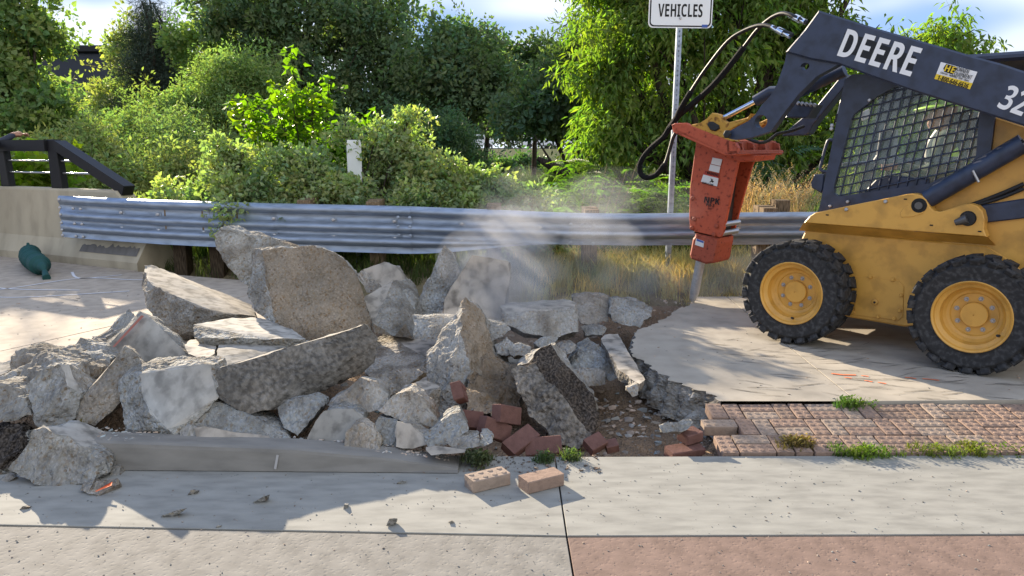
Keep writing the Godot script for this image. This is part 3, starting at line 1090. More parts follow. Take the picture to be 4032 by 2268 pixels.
func build_ground() -> void:
	var xs := []
	var zs := []
	for v in [-220.0, -150.0, -100.0, -70.0, -50.0, -38.0, -30.0, -24.0, -19.0, -15.0, -12.0]: xs.append(v)
	for k in 151: xs.append(-9.0 + k * 0.12)
	for v in [12.0, 15.0, 19.0, 24.0, 30.0, 38.0, 50.0, 70.0, 100.0, 150.0, 220.0]: xs.append(v)
	for v in [-40.0, -10.0, 0.0, 2.0]: zs.append(v)
	for k in 76: zs.append(3.75 + k * 0.06)
	for k in 60: zs.append(8.4 + k * 0.14)
	for v in [17.5, 19.0, 21.0, 24.0, 28.0, 33.0, 39.0, 46.0, 56.0, 70.0, 90.0, 120.0, 160.0, 220.0]: zs.append(v)
	var grids := [[-1, 72, "soil"], [72, 95, "earth"], [95, zs.size() - 1, "meadow"]]
	for gi in 3:
		var st := st_new()
		st.set_smooth_group(0)
		for j in range(maxi(grids[gi][0], 0), grids[gi][1]):
			for i in xs.size() - 1:
				var p := []
				for q in [[i, j], [i, j + 1], [i + 1, j + 1], [i + 1, j]]:
					p.append(Vector3(xs[q[0]], ground_height(xs[q[0]], zs[q[1]]), -zs[q[1]]))
				quad(st, p[0], p[1], p[2], p[3])
		struct(["excavated_soil", "ground", "gully_ground"][gi], done(st), M[grids[gi][2]])


func build_pavement() -> void:
	# street side: gutter pan and two street slabs, joints left open
	var pave := struct("street_pavement", slab_mesh([Vector2(-14, -0.4), Vector2(14, -0.4), Vector2(14, -3.6), Vector2(-14, -3.7)], -0.05, 0.1), M.earth)
	part("gutter_panel", slab_mesh([Vector2(-9, -3.56), Vector2(-2.2, -3.099), Vector2(0.226, -3.003), Vector2(0.222, -3.84), Vector2(-0.28, -3.86), Vector2(-2.2, -3.85), Vector2(-2.45, -3.62), Vector2(-9, -3.72)], 0.0, 0.15), M.gutter_concrete, pave)
	part("gutter_panel", slab_mesh([Vector2(0.233, -3.003), Vector2(2.15, -3.017), Vector2(12, -3.094), Vector2(12, -3.9), Vector2(2.7, -3.864), Vector2(0.229, -3.84)], 0.0, 0.15), M.gutter_concrete, pave)
	part("street_panel", slab_mesh([Vector2(-9, -3.545), Vector2(-2.2, -3.083), Vector2(0.226, -2.987), Vector2(0.262, -0.3), Vector2(-9, -0.3)], 0.0, 0.15), M.street_concrete, pave)
	part("street_panel", slab_mesh([Vector2(0.2335, -2.987), Vector2(2.15, -3.001), Vector2(12, -3.078), Vector2(12, -0.3), Vector2(0.27, -0.3)], 0.0, 0.15), M.pink_concrete, pave)
	# kerb: rises to the left, dies away at the ramp
	var st := st_new()
	var line := [[-2.42, 3.69, 0.14], [-2.08, 3.665, 0.135], [-1.1, 3.645, 0.105], [-0.6, 3.635, 0.06], [-0.27, 3.626, 0.012]]
	var c0 = line[0]
	quad(st, Vector3(c0[0], -0.2, -c0[1]), Vector3(c0[0], -0.2, -c0[1] - 0.175), Vector3(c0[0], c0[2], -c0[1] - 0.17), Vector3(c0[0], c0[2], -c0[1] - 0.04))
	for i in line.size() - 1:
		var a = line[i]
		var b = line[i + 1]
		var r := []
		for q in [a, b]:
			var z: float = q[1]
			var h: float = q[2]
			r.append([Vector3(q[0], 0.004, -z), Vector3(q[0], h * 0.85 + 0.002, -z - 0.025), Vector3(q[0], h * 0.96 + 0.004, -z - 0.032), Vector3(q[0], h + 0.005, -z - 0.05), Vector3(q[0], h + 0.006, -z - 0.17), Vector3(q[0], -0.2, -z - 0.175)])
		for k in 5: quad(st, r[0][k], r[0][k + 1], r[1][k + 1], r[1][k])
	struct("kerb", done(st), M.kerb_concrete)
	# path on the left in three slabs, broken off under the pile
	var path := struct("path", slab_mesh([Vector2(-14, -13), Vector2(-14, -5.0), Vector2(-6.36, -5.0), Vector2(-5.03, -9.35), Vector2(-4.6, -9.33), Vector2(-7.08, -10.6)], 0.12, 0.15), M.path_concrete)
	part("path_panel", slab_mesh([Vector2(-6.35, -5.0), Vector2(-5.02, -9.35), Vector2(-4.5, -9.25), Vector2(-2.4, -8.35), Vector2(-3.75, -5.6), Vector2(-4.2, -4.85)], 0.12, 0.15), M.path_concrete, path)
	part("path_panel", slab_mesh([Vector2(-4.185, -4.87), Vector2(-3.735, -5.6), Vector2(-2.385, -8.34), Vector2(-1.6, -8.0), Vector2(-1.5, -7.2), Vector2(-1.95, -6.6), Vector2(-1.9, -5.9), Vector2(-2.5, -5.3), Vector2(-3.2, -5.1)], 0.12, 0.15), M.path_concrete, path)
	# pad on the right with its broken edge
	var pts := []
	for p in [Vector2(1.248, -4.431), Vector2(1.223, -4.613), Vector2(1.174, -4.645), Vector2(1.103, -4.744), Vector2(1.039, -4.916), Vector2(0.968, -5.169), Vector2(0.919, -5.373), Vector2(0.884, -5.558), Vector2(1.023, -6.252), Vector2(1.203, -6.486), Vector2(1.303, -6.657), Vector2(1.393, -6.754), Vector2(1.543, -7.134), Vector2(1.716, -7.32)]: pts.append(p)
	var pad := struct("pavement_pad", pad_mesh(pts), null)
	part("pad_panel", slab_mesh([Vector2(2.074, -4.45), Vector2(3.08, -4.48), Vector2(12, -4.62), Vector2(12, -7.8), Vector2(2.20, -7.77)], 0.1, 0.2), M.pad_concrete, pad)
	# scuffs left by the turning tyres
	var scuff := st_new()
	rng.seed = 611
	for k in 150:
		var c := Vector2(rng.randf_range(1.35, 3.6), rng.randf_range(4.5, 6.3))
		if c.x < 2.0 and c.y > 6.0: continue
		var a := rng.randfn() * 0.25 + 0.25 * (c.x - 2.3)
		var q := c
		var w := rng.randf_range(0.002, 0.006)
		for j in 5:
			var d := Vector2(cos(a), sin(a)) * rng.randf_range(0.02, 0.06)
			a += rng.randf_range(-0.25, 0.25)
			var s := Vector2(-sin(a), cos(a)) * w * (1.0 - absf(j - 2) * 0.3)
			quad(scuff, Vector3(q.x - s.x, 0.1035, -q.y + s.y), Vector3(q.x + d.x - s.x, 0.1035, -q.y - d.y + s.y), Vector3(q.x + d.x + s.x, 0.1035, -q.y - d.y - s.y), Vector3(q.x + s.x, 0.1035, -q.y - s.y))
			q += d
	tag(part("tyre_scuffs", done(scuff), M.scuff, pad), "", "", "", "stuff")
	# domed brick paving, laid as a basket weave on a slight ramp
	var bed := struct("brick_paving", slab_mesh([Vector2(0.97, -3.85), Vector2(2.7, -3.87), Vector2(5.5, -3.9), Vector2(5.5, -4.55), Vector2(3.08, -4.45), Vector2(1.25, -4.38)], -0.045, 0.12), M.soil)
	var mats := [M.brick_tan, M.brick_brown, M.brick_dusty, M.brick_tan]
	var kinds := []
	for k in 4: kinds.append(domed_brick(0.188, 0.0905, 0.06, 40 + k))
	rng.seed = 77
	var slope := Basis(Vector3.RIGHT, atan2(0.07, 0.58))
	for row in 3:
		var z0 := 3.955 + row * 0.197
		var x0 := 1.055 + row * 0.075
		for c in 22:
			var cx := x0 + c * 0.197 + 0.05
			if cx > 4.6: continue
			var pair := (c + row) % 2
			for k in 2:
				if c == 0 and k == 0 and row < 2: continue
				var at := Vector2(cx, z0)
				var turn := 0.0
				if pair == 0:
					at.x += (k - 0.5) * 0.0985
					turn = PI / 2
				else:
					at.y += (k - 0.5) * 0.0985
				var y := 0.014 + (at.y - 3.84) * 0.12 + rng.randf_range(-0.003, 0.003)
				var b := part("brick", kinds[rng.randi() % 4], mats[rng.randi() % 4], bed, Vector3(at.x + rng.randf_range(-0.002, 0.002), y, -at.y))
				b.basis = slope * Basis.from_euler(Vector3(rng.randf_range(-0.012, 0.012), turn + rng.randf_range(-0.012, 0.012), rng.randf_range(-0.012, 0.012)))
	# paint and chalk
	var marks := struct("paint_marks", ribbon([Vector2(2.15, -5.02), Vector2(2.21, -4.99), Vector2(2.3, -4.985)], 0.02, 0.104), M.orange_paint)
	for s in [[2.33, 4.97, 2.37, 4.95], [2.6, 4.93, 2.66, 4.90], [2.7, 4.9, 2.79, 4.86], [2.3, 4.86, 2.34, 4.83], [2.37, 4.82, 2.41, 4.79], [2.2, 4.93, 2.24, 4.91]]:
		part("paint_stroke", ribbon([Vector2(s[0], -s[1]), Vector2((s[0] + s[2]) * 0.5, -(s[1] + s[3]) * 0.5 - 0.006), Vector2(s[2], -s[3])], 0.014, 0.104), M.orange_paint, marks)
	for l in [[[-7.4, 8.65], [-6.6, 8.65], [-5.4, 8.1], [-4.55, 8.0]], [[-7.1, 9.4], [-6.6, 8.65], [-7.0, 8.2]], [[-5.95, 7.7], [-5.4, 8.05], [-4.95, 8.75], [-4.3, 8.65], [-3.9, 8.7]], [[-5.3, 9.2], [-4.95, 8.75], [-4.6, 9.0]], [[-5.7, 7.9], [-5.0, 7.6], [-4.0, 7.95]]]:
		var q := []
		for p in l: q.append(Vector3(p[0], 0, -p[1]))
		var flat := []
		for p in curve(q, 0.1): flat.append(Vector2(p.x, p.z))
		part("chalk_stroke", ribbon(flat, 0.03, 0.124), M.chalk, marks)
	part("chalk_stroke", box_mesh(Vector3(0.012, 0.07, 0.002), 0.0), M.kerb_chalk, marks, Vector3(-1.18, 0.05, -3.655)).rotation = Vector3(-0.3, 0.0, -0.15)


# the pad: cast top, and a ragged broken side
func pad_mesh(edge: Array) -> ArrayMesh:
	var mesh := ArrayMesh.new()
	var ragged := []
	rng.seed = 5
	var n := edge.size()
	for i in n - 1:
		var m := maxi(2, int(edge[i].distance_to(edge[i + 1]) / 0.03))
		for k in m:
			var p: Vector2 = edge[i].lerp(edge[i + 1], float(k) / m)
			ragged.append(p + Vector2(noise.get_noise_2d(p.x * 160, p.y * 160), noise.get_noise_2d(p.x * 160 + 300, p.y * 160)) * 0.045 + Vector2(fine.get_noise_2d(p.x * 200, p.y * 200), fine.get_noise_2d(p.x * 200 + 90, p.y * 200)) * 0.012)
	ragged.append(edge[n - 1])
	var poly := PackedVector2Array(ragged)
	for p in [Vector2(1.86, -7.76), Vector2(2.19, -7.77), Vector2(2.066, -4.45)]: poly.append(p)
	var ids := Geometry2D.triangulate_polygon(poly)
	if ids.is_empty(): print("pad outline crosses itself")
	var st := st_new()
	for i in range(0, ids.size(), 3):
		var a := poly[ids[i]]
		var b := poly[ids[i + 1]]
		var c := poly[ids[i + 2]]
		if (b - a).cross(c - a) < 0.0:
			tri(st, Vector3(a.x, 0.1, a.y), Vector3(c.x, 0.1, c.y), Vector3(b.x, 0.1, b.y))
		else:
			tri(st, Vector3(a.x, 0.1, a.y), Vector3(b.x, 0.1, b.y), Vector3(c.x, 0.1, c.y))
	mesh = done(st)
	mesh.surface_set_material(0, M.pad_concrete)
	var rows := 12
	var side := st_new()
	side.set_smooth_group(0)
	var p := []
	for i in ragged.size():
		var col := []
		var t: Vector2 = (ragged[mini(i + 1, ragged.size() - 1)] - ragged[maxi(i - 1, 0)]).normalized()
		var out := Vector2(-t.y, t.x)
		for k in rows + 1:
			var v := float(k) / rows
			var q := Vector3(ragged[i].x, 0.1 - v * 0.24, ragged[i].y)
			if k > 0:
				var w := Vector3(q.x, q.y, q.z) * 100.0
				var push := 0.05 * v + 0.045 * noise.get_noise_3dv(w * 1.4) * minf(v * 5.0, 1.0) + 0.03 * fine.get_noise_3dv(w * 0.6) * minf(v * 5.0, 1.0) - 0.01
				q += Vector3(out.x, 0, out.y) * -push
			col.append(q)
		p.append(col)
	for i in p.size() - 1:
		for k in rows:
			side.set_color(Color(0.95, 0.95, 0.95))
			quad(side, p[i][k], p[i + 1][k], p[i + 1][k + 1], p[i][k + 1])
	side.generate_normals()
	side.commit(mesh)
	mesh.surface_set_material(1, M.broken)
	return mesh


func build_barrier() -> void:
	# a safety-shape wall: foot, slope, upright face; runs from the frame edge to its squared end
	var a := Vector3(-10.9, 0.12, -12.53)
	var e := Vector3(-4.57, 0.12, -9.33)
	var d := (e - a).normalized()
	var back := Vector3(d.z, 0, -d.x) * 1.0
	if back.z > 0: back = -back
	var o := thing("concrete_barrier", "tan concrete barrier wall with a sloped foot and dark stains at its end", "barrier", Vector3.ZERO)
	var st := st_new()
	var prof := [[0.0, -0.05], [0.0, 0.09], [0.14, 0.30], [0.2, 0.92], [0.22, 0.945], [0.42, 0.945], [0.44, 0.92], [0.62, -0.05]]
	var cuts := [a, e - d * 0.55, e]
	var drop := [0.0, 0.0, 0.55]
	for i in 2:
		var r := []
		for k in 2:
			var row := []
			for q in prof: row.append(cuts[i + k] + back * q[0] + Vector3(0, minf(q[1], 0.945 - (drop[i + k] if i == 1 else 0.0)), 0))
			r.append(row)
		for k in prof.size() - 1: quad(st, r[0][k], r[0][k + 1], r[1][k + 1], r[1][k])
		if i == 1:
			for k in range(1, prof.size() - 1): tri(st, r[1][0], r[1][k], r[1][k + 1])
	part("wall", done(st), M.barrier_concrete, o)
	# dark stain at the end of the foot: a thin rough skin
	var stain := st_new()
	var s0 := e - d * 1.15
	rng.seed = 12
	var last := []
	for k in 30:
		var p := s0.lerp(e - d * 0.06, k / 29.0)
		var h := 0.62 + 0.28 * noise.get_noise_2d(k * 9.0, 3.0) + (0.1 if k > 14 else 0.0)
		var row := [p + back * 0.046 + Vector3(0, 0.165, 0) - back * 0.004, p + back * lerpf(0.046, 0.14, h) + Vector3(0, lerpf(0.165, 0.30, h), 0) - back * 0.004]
		if last.size(): quad(stain, last[0], last[1], row[1], row[0])
		last = row
	part("stain", done(stain), M.stain, o)
	# railing on the wall
	var top := Vector3(0, 0.945, 0)
	var mid := back * 0.31
	var u := Basis(d, Vector3.UP, Vector3(-d.z, 0, d.x).normalized() * -1.0)
	var rail := thing("bridge_railing", "black steel railing on the barrier with a sloping end bar and two cables", "railing", Vector3.ZERO)
	var posts := [-6.45 - 2.2, -6.95, -6.23]
	var inner := func(x: float) -> Vector3:
		var t := (x - a.x) / d.x
		return a + d * t + mid + top
	for x in [-10.2, -8.7, -7.22, -6.2]:
		var p: Vector3 = inner.call(x)
		var wide := 0.2 if x > -6.5 else 0.16
		var b := st_new()
		prism(b, [Vector2(-wide * 0.5, 0), Vector2(wide * 0.5 + 0.03, 0), Vector2(wide * 0.36, 0.6), Vector2(wide * 0.3, 0.64), Vector2(-wide * 0.5, 0.64)], -0.05, 0.05, 0.008, Transform3D(Basis(d, Vector3.UP, d.cross(Vector3.UP)), p))
		part("post", done(b), M.black_rail, rail)
	var t0: Vector3 = inner.call(-10.8)
	var t1: Vector3 = inner.call(-6.2)
	var t2: Vector3 = inner.call(-4.97)
	var bar := func(p: Vector3, q: Vector3, w: float, h: float) -> ArrayMesh:
		var b := st_new()
		box(b, Vector3(0, 0, p.distance_to(q) * 0.5), Vector3(w, h, p.distance_to(q)), 0.006, along(q - p, p))
		return done(b)
	part("top_rail", bar.call(t0 + Vector3(0, 0.56, 0), t1 + Vector3(-0.1, 0.56, 0), 0.1, 0.15), M.black_rail, rail)
	part("end_bar", bar.call(t1 + Vector3(0.05, 0.57, 0), t2 + Vector3(0, 0.0, 0), 0.16, 0.13), M.black_rail, rail)
	for h in [0.2, 0.36]:
		var stop: Vector3 = t1.lerp(t2, 1.0 - (h + 0.06) / 0.6)
		part("cable", tube_mesh([t0 + Vector3(0, h, 0), Vector3(stop.x, t0.y + h, stop.z)], [0.012], 8), M.cable_steel, rail)
	# green net sack lying at its foot
	var sack := thing("net_sack", "green net sack lying on the path against the barrier foot", "sack", Vector3.ZERO)
	var s := curve([Vector3(-6.33, 0.30, -10.05), Vector3(-6.25, 0.25, -9.95), Vector3(-6.0, 0.25, -9.55), Vector3(-5.65, 0.25, -9.1), Vector3(-5.45, 0.23, -8.88), Vector3(-5.38, 0.17, -8.8), Vector3(-5.34, 0.15, -8.7)], 0.02)
	var rr := []
	for i in s.size():
		var t := float(i) / s.size()
		rr.append((0.108 + 0.012 * sin(i * 1.7) + 0.008 * sin(i * 0.63)) * clampf(minf(t * 7.0, (0.93 - t) * 6.0), 0.16, 1.0))
	part("bag", tube_mesh(s, rr, 18), M.sack, sack)
	part("tie", tube_mesh([s[-8], s[-1] + Vector3(0.05, -0.01, 0.03)], [0.03, 0.045], 8), M.sack, sack)
	part("knot", tube_mesh([s[2], s[0] + Vector3(-0.03, 0.06, -0.05)], [0.03, 0.018], 7), M.sack, sack)


func rail_at(x: float) -> Vector2:   # depth and height of the beam's top along x
	var line := [[-5.75, 9.86, 1.0], [-4.2, 9.2, 0.99], [-2.8, 8.8, 0.98], [-1.2, 8.55, 0.965], [0.0, 8.38, 0.93], [0.9, 8.3, 0.9], [3.0, 8.2, 0.93], [6.0, 8.2, 0.93], [14.0, 8.4, 0.9]]
	for i in line.size() - 1:
		if x <= line[i + 1][0]:
			var t: float = (x - line[i][0]) / (line[i + 1][0] - line[i][0])
			return Vector2(lerpf(line[i][1], line[i + 1][1], t), lerpf(line[i][2], line[i + 1][2], t))
	return Vector2(8.4, 0.9)


func build_guardrail() -> void:
	var o := thing("guardrail", "galvanised steel guardrail, triple ribbed at the left and double ribbed at the right", "guardrail", Vector3.ZERO)
	# rib profile: depth, drop below the top; the third rib closes up along the transition
	var prof := []
	for k in 3:
		var b := k * 0.19
		for q in [[0.0, 0.0], [0.03, 0.008], [0.07, 0.028], [0.08, 0.042], [0.081, 0.062], [0.074, 0.078], [0.02, 0.104], [0.004, 0.112], [0.0, 0.12]]:
			prof.append([q[0], b + q[1], k])
	prof.append([0.035, 0.56, 2])
	var cuts := [-5.75, -2.55, -1.1, 0.75, 4.6, 14.0]
	for c in cuts.size() - 1:
		var st := st_new()
		var rows := []
		var xs := []
		var steps := 10 if c < 3 else 6
		for i in steps + 1: xs.append(lerpf(cuts[c] - (0.0 if c == 0 else 0.12), cuts[c + 1], float(i) / steps))
		for x in xs:
			var q := rail_at(x)
			var n := rail_at(x + 0.1) - rail_at(x - 0.1)
			var outv := Vector3(n.x / 0.2, 0, 1).normalized()
			var third := 1.0 - smoothstep(-1.25, 0.6, x)
			var shut := 0.0 if x > -5.6 else 0.75
			var row := []
			for p in prof:
				var dep: float = p[0] * (1.0 - shut)
				var drop: float = p[1]
				if p[2] == 2:
					dep *= third
					drop = 0.345 + (drop - 0.38) * third
				elif p[2] == 1:
					drop = lerpf(0.17 + (drop - 0.19) * 0.95, drop, third)
				row.append(Vector3(x, q.y - drop, -q.x + 0.004 * (c % 2)) + outv * dep)
			rows.append(row)
		st.set_smooth_group(0)
		for i in rows.size() - 1:
			for k in prof.size() - 1:
				if rows[i][k].distance_to(rows[i][k + 1]) < 0.002: continue
				quad(st, rows[i][k], rows[i][k + 1], rows[i + 1][k + 1], rows[i + 1][k])
				# the back of the sheet, 4 mm behind
				var bk := Vector3(0, 0, -0.004)
				quad(st, rows[i + 1][k] + bk, rows[i + 1][k + 1] + bk, rows[i][k + 1] + bk, rows[i][k] + bk)
		part("beam", done(st), M.galvanised, o)
	var nut := st_new()
	lathe(nut, [Vector2(0.02, 0), Vector2(0.018, 0.012), Vector2(0, 0.018)], 8)
	var nut_mesh := done(nut)
	var washer := box_mesh(Vector3(0.07, 0.045, 0.008), 0.002)
	for x in [-5.72, -5.5, -5.38]:
		for h in [0.045, 0.15, 0.235, 0.34, 0.43, 0.5]:
			if x > -5.7 and (h == 0.045 or h == 0.235 or h == 0.43): continue
			part("bolt", nut_mesh, M.steel, o, Vector3(x, rail_at(x).y - h, -rail_at(x).x + 0.035))
	for x in [-4.75, -4.2, -3.6, -2.7, -2.0, -1.3, -0.55, 0.3, 2.4]:
		for h in [0.17, 0.36]:
			if x > -0.4 and h > 0.3: continue
			part("washer", washer, M.galvanised, o, Vector3(x, rail_at(x).y - h, -rail_at(x).x + 0.012))
			part("bolt", nut_mesh, M.steel, o, Vector3(x, rail_at(x).y - h, -rail_at(x).x + 0.018))
	for x in [-1.25, -1.12, 0.63, 0.75, 0.87]:
		for h in [0.03, 0.12, 0.22, 0.32]:
			part("bolt", nut_mesh, M.galvanised, o, Vector3(x, rail_at(x).y - h, -rail_at(x).x + (0.04 if h < 0.1 or h > 0.3 else 0.07)))
	# timber posts and blocks
	var post := box_mesh(Vector3(0.16, 1.3, 0.2), 0.008)
	for x in [-4.05, -3.55, -3.1, -2.35, -1.55, -0.2, 0.86, 2.75, 4.6, 6.4]:
		var q := rail_at(x)
		var dark: bool = x < -2.9
		part("post", post, M.wood_dark if dark else M.wood, o, Vector3(x, q.y - (0.72 if dark else 0.6), -q.x - 0.28))
		part("block", box_mesh(Vector3(0.15, 0.36, 0.16), 0.006), M.wood, o, Vector3(x, q.y - (0.21 if dark else 0.14), -q.x - 0.095))
	part("post", post, M.wood, o, Vector3(2.98, 0.38, -8.62))


func build_sign() -> void:
	var o := thing("road_sign", "white road sign reading motor vehicles on a perforated steel post", "sign", Vector3(1.752, 0.1, -8.62))
	o.rotation.z = -0.012
	# square tube with rows of holes: punched strips joined with plain sides
	var st := st_new()
	var w := 0.028
	var step := 0.0254 * 2.0
	var n := int(2.95 / step)
	for i in n:
		var y := i * step
		var ring := []
		for k in 8:
			var a := TAU * (k + 0.5) / 8.0
			ring.append(Vector3(cos(a) * 0.009, y + step * 0.5 + sin(a) * 0.009, w))
		var outer := [Vector3(w, y + step * 0.75, w), Vector3(w * 0.5, y + step, w), Vector3(-w * 0.5, y + step, w), Vector3(-w, y + step * 0.75, w), Vector3(-w, y + step * 0.25, w), Vector3(-w * 0.5, y, w), Vector3(w * 0.5, y, w), Vector3(w, y + step * 0.25, w)]
		for k in 8:
			var l := (k + 1) % 8
			quad(st, ring[k], ring[l], outer[l], outer[k])
		for k in [[0, 1, Vector3(w, y + step, w)], [2, 3, Vector3(-w, y + step, w)], [4, 5, Vector3(-w, y, w)], [6, 7, Vector3(w, y, w)]]:
			tri(st, outer[k[0]], outer[k[1]], k[2])
	quad(st, Vector3(w, 0, w), Vector3(w, 2.95, w), Vector3(w, 2.95, -w), Vector3(w, 0, -w))
	quad(st, Vector3(-w, 0, -w), Vector3(-w, 2.95, -w), Vector3(-w, 2.95, w), Vector3(-w, 0, w))
	quad(st, Vector3(w, 0, -w), Vector3(w, 2.95, -w), Vector3(-w, 2.95, -w), Vector3(-w, 0, -w))
	part("post", done(st), M.galvanised, o)
	var plate_at := func(hw: float, lo: float, hi: float, r: float) -> Array:
		var out := []
		for c in [[hw - r, hi - r, 0.0], [-hw + r, hi - r, 90.0], [-hw + r, lo + r, 180.0], [hw - r, lo + r, 270.0]]:
			for k in 5: out.append(Vector2(c[0] + r * cos(deg_to_rad(c[2] + k * 22.5)), c[1] + r * sin(deg_to_rad(c[2] + k * 22.5))))
		return out
	part("panel", plate(plate_at.call(0.338, 2.75, 3.62, 0.05), 0.03, 0.033, 0.0), M.sign_white, o)
	part("border", plate(plate_at.call(0.326, 2.762, 3.608, 0.045), 0.033, 0.0342, 0.0), M.black, o)
	part("face", plate(plate_at.call(0.312, 2.776, 3.594, 0.038), 0.0342, 0.0354, 0.0), M.sign_white, o)
	letter("lettering", "VEHICLES", Vector3(0.0, 2.925, 0.0366), 0.0, 0.47, 0.128, M.black, o, true)
	letter("lettering", "MOTOR", Vector3(0.0, 3.125, 0.0366), 0.0, 0.42, 0.128, M.black, o, true)
	letter("lettering", "NO", Vector3(0.0, 3.34, 0.0366), 0.0, 0.19, 0.128, M.black, o, true)
	part("sticker", box_mesh(Vector3(0.06, 0.03, 0.002), 0.0), M.label_blue, o, Vector3(0.262, 2.772, 0.037))
	bolt(o, Vector2(0.0, 2.85), 0.037, 0.014, M.steel)
	# white markers in the shrub
	for m in [[Vector3(-1.93, 0, -9.6), 0.17, "white square topped marker post standing in the silvery shrub"], [Vector3(-1.66, 0, -10.0), 0.15, "second paler marker, half hidden by leaves behind the first"]]:
		var p := thing("marker_post", m[2], "marker", m[0], 0.1, "markers standing in the shrub")
		var h: float = m[1] * 0.5
		part("panel", plate([Vector2(-h, 0.9), Vector2(h, 0.9), Vector2(h * 1.05, 1.64), Vector2(h * 0.9, 1.69), Vector2(-h * 0.9, 1.69), Vector2(-h * 1.05, 1.64)], -0.012, 0.012, 0.003), M.sign_white, p)
		part("stake", box_mesh(Vector3(0.05, 1.1, 0.02), 0.003), M.galvanised, p, Vector3(0, 0.5, -0.025))
		part("reflector", box_mesh(Vector3(0.03, 0.022, 0.004), 0.001), M.black, p, Vector3(h * 0.5, 1.64, 0.014))


func car(called: String, label: String, at: Vector3, turn: float, profile: Array, glass: Array, m: Material, group: String) -> void:
	var o := thing(called, label, "car", at, turn, group)
	part("body", plate(profile, -0.88, 0.88, 0.09), m, o)
	for g in glass: part("window", plate(g, -0.885, 0.885, 0.02), M.car_glass, o)
	for x in [-1.35, 1.35]:
		for z in [-0.78, 0.78]:
			var w := lathe_mesh([Vector2(0.2, -0.12), Vector2(0.34, -0.12), Vector2(0.36, 0.0), Vector2(0.34, 0.12), Vector2(0.2, 0.12), Vector2(0.0, 0.11)], 18)
			part("wheel", w, M.tyre, o, Vector3(x, 0.36, z))
	part("bumper", box_mesh(Vector3(0.14, 0.2, 1.7), 0.04), M.car_dark, o, Vector3(2.12, 0.5, 0))
	part("headlight", box_mesh(Vector3(0.04, 0.16, 0.3), 0.02), M.sign_white, o, Vector3(2.1, 0.86, 0.6))


func build_far() -> void:
	# car park beyond the trees, and the dark building at the left
	struct("car_park", slab_mesh([Vector2(-60, -98), Vector2(60, -98), Vector2(60, -128), Vector2(-60, -128)], 1.5, 0.25), M.asphalt)
	var boxy := [Vector2(-2.1, 0.4), Vector2(2.05, 0.4), Vector2(2.1, 1.05), Vector2(1.0, 1.12), Vector2(0.75, 1.8), Vector2(-2.05, 1.82), Vector2(-2.1, 1.1)]
	var saloon := [Vector2(-2.2, 0.35), Vector2(2.15, 0.35), Vector2(2.2, 0.8), Vector2(1.2, 0.95), Vector2(0.5, 1.42), Vector2(-1.0, 1.45), Vector2(-1.7, 1.0), Vector2(-2.2, 0.92)]
	var bg := [[Vector2(-1.95, 1.15), Vector2(-1.0, 1.15), Vector2(-1.0, 1.7), Vector2(-1.95, 1.7)], [Vector2(-0.88, 1.15), Vector2(-0.05, 1.15), Vector2(-0.05, 1.7), Vector2(-0.88, 1.7)], [Vector2(0.05, 1.15), Vector2(0.85, 1.15), Vector2(0.66, 1.7), Vector2(0.05, 1.7)]]
	var sg := [[Vector2(-1.45, 1.0), Vector2(-0.3, 1.0), Vector2(-0.3, 1.38), Vector2(-0.95, 1.38)], [Vector2(-0.2, 1.0), Vector2(0.95, 1.0), Vector2(0.45, 1.36), Vector2(-0.2, 1.38)]]
	car("parked_jeep", "boxy white off roader parked beyond the trees, seen through the gap", Vector3(-4.7, 1.5, -108), 0.2, boxy, bg, M.car_white, "cars parked beyond the trees")
	car("parked_car", "low white car parked left of the boxy off roader", Vector3(-8.9, 1.5, -109), PI + 0.2, saloon, sg, M.car_white, "cars parked beyond the trees")
	car("parked_car", "dark car at the left end of the visible row of parked cars", Vector3(-12.6, 1.5, -107), 0.1, saloon, sg, M.car_dark, "cars parked beyond the trees")
	car("parked_car", "pale low car parked right of the boxy off roader, behind shrubs", Vector3(3.7, 1.5, -106), 0.0, saloon, sg, M.car_white, "cars parked beyond the trees")
	var b := thing("far_building", "dark flat roofed building far behind the trees at the left", "building", Vector3(-39, 0, -74))
	part("wall", box_mesh(Vector3(16, 9.6, 10), 0.1), M.roof_dark, b, Vector3(0, 4.8, 0))
	part("roof", box_mesh(Vector3(16.8, 0.6, 10.8), 0.1), M.black_rail, b, Vector3(0, 9.9, 0))
	for k in 5: part("window", box_mesh(Vector3(1.6, 1.4, 0.1), 0.02), M.car_glass, b, Vector3(-6.0 + k * 3.0, 7.0, 5.05))


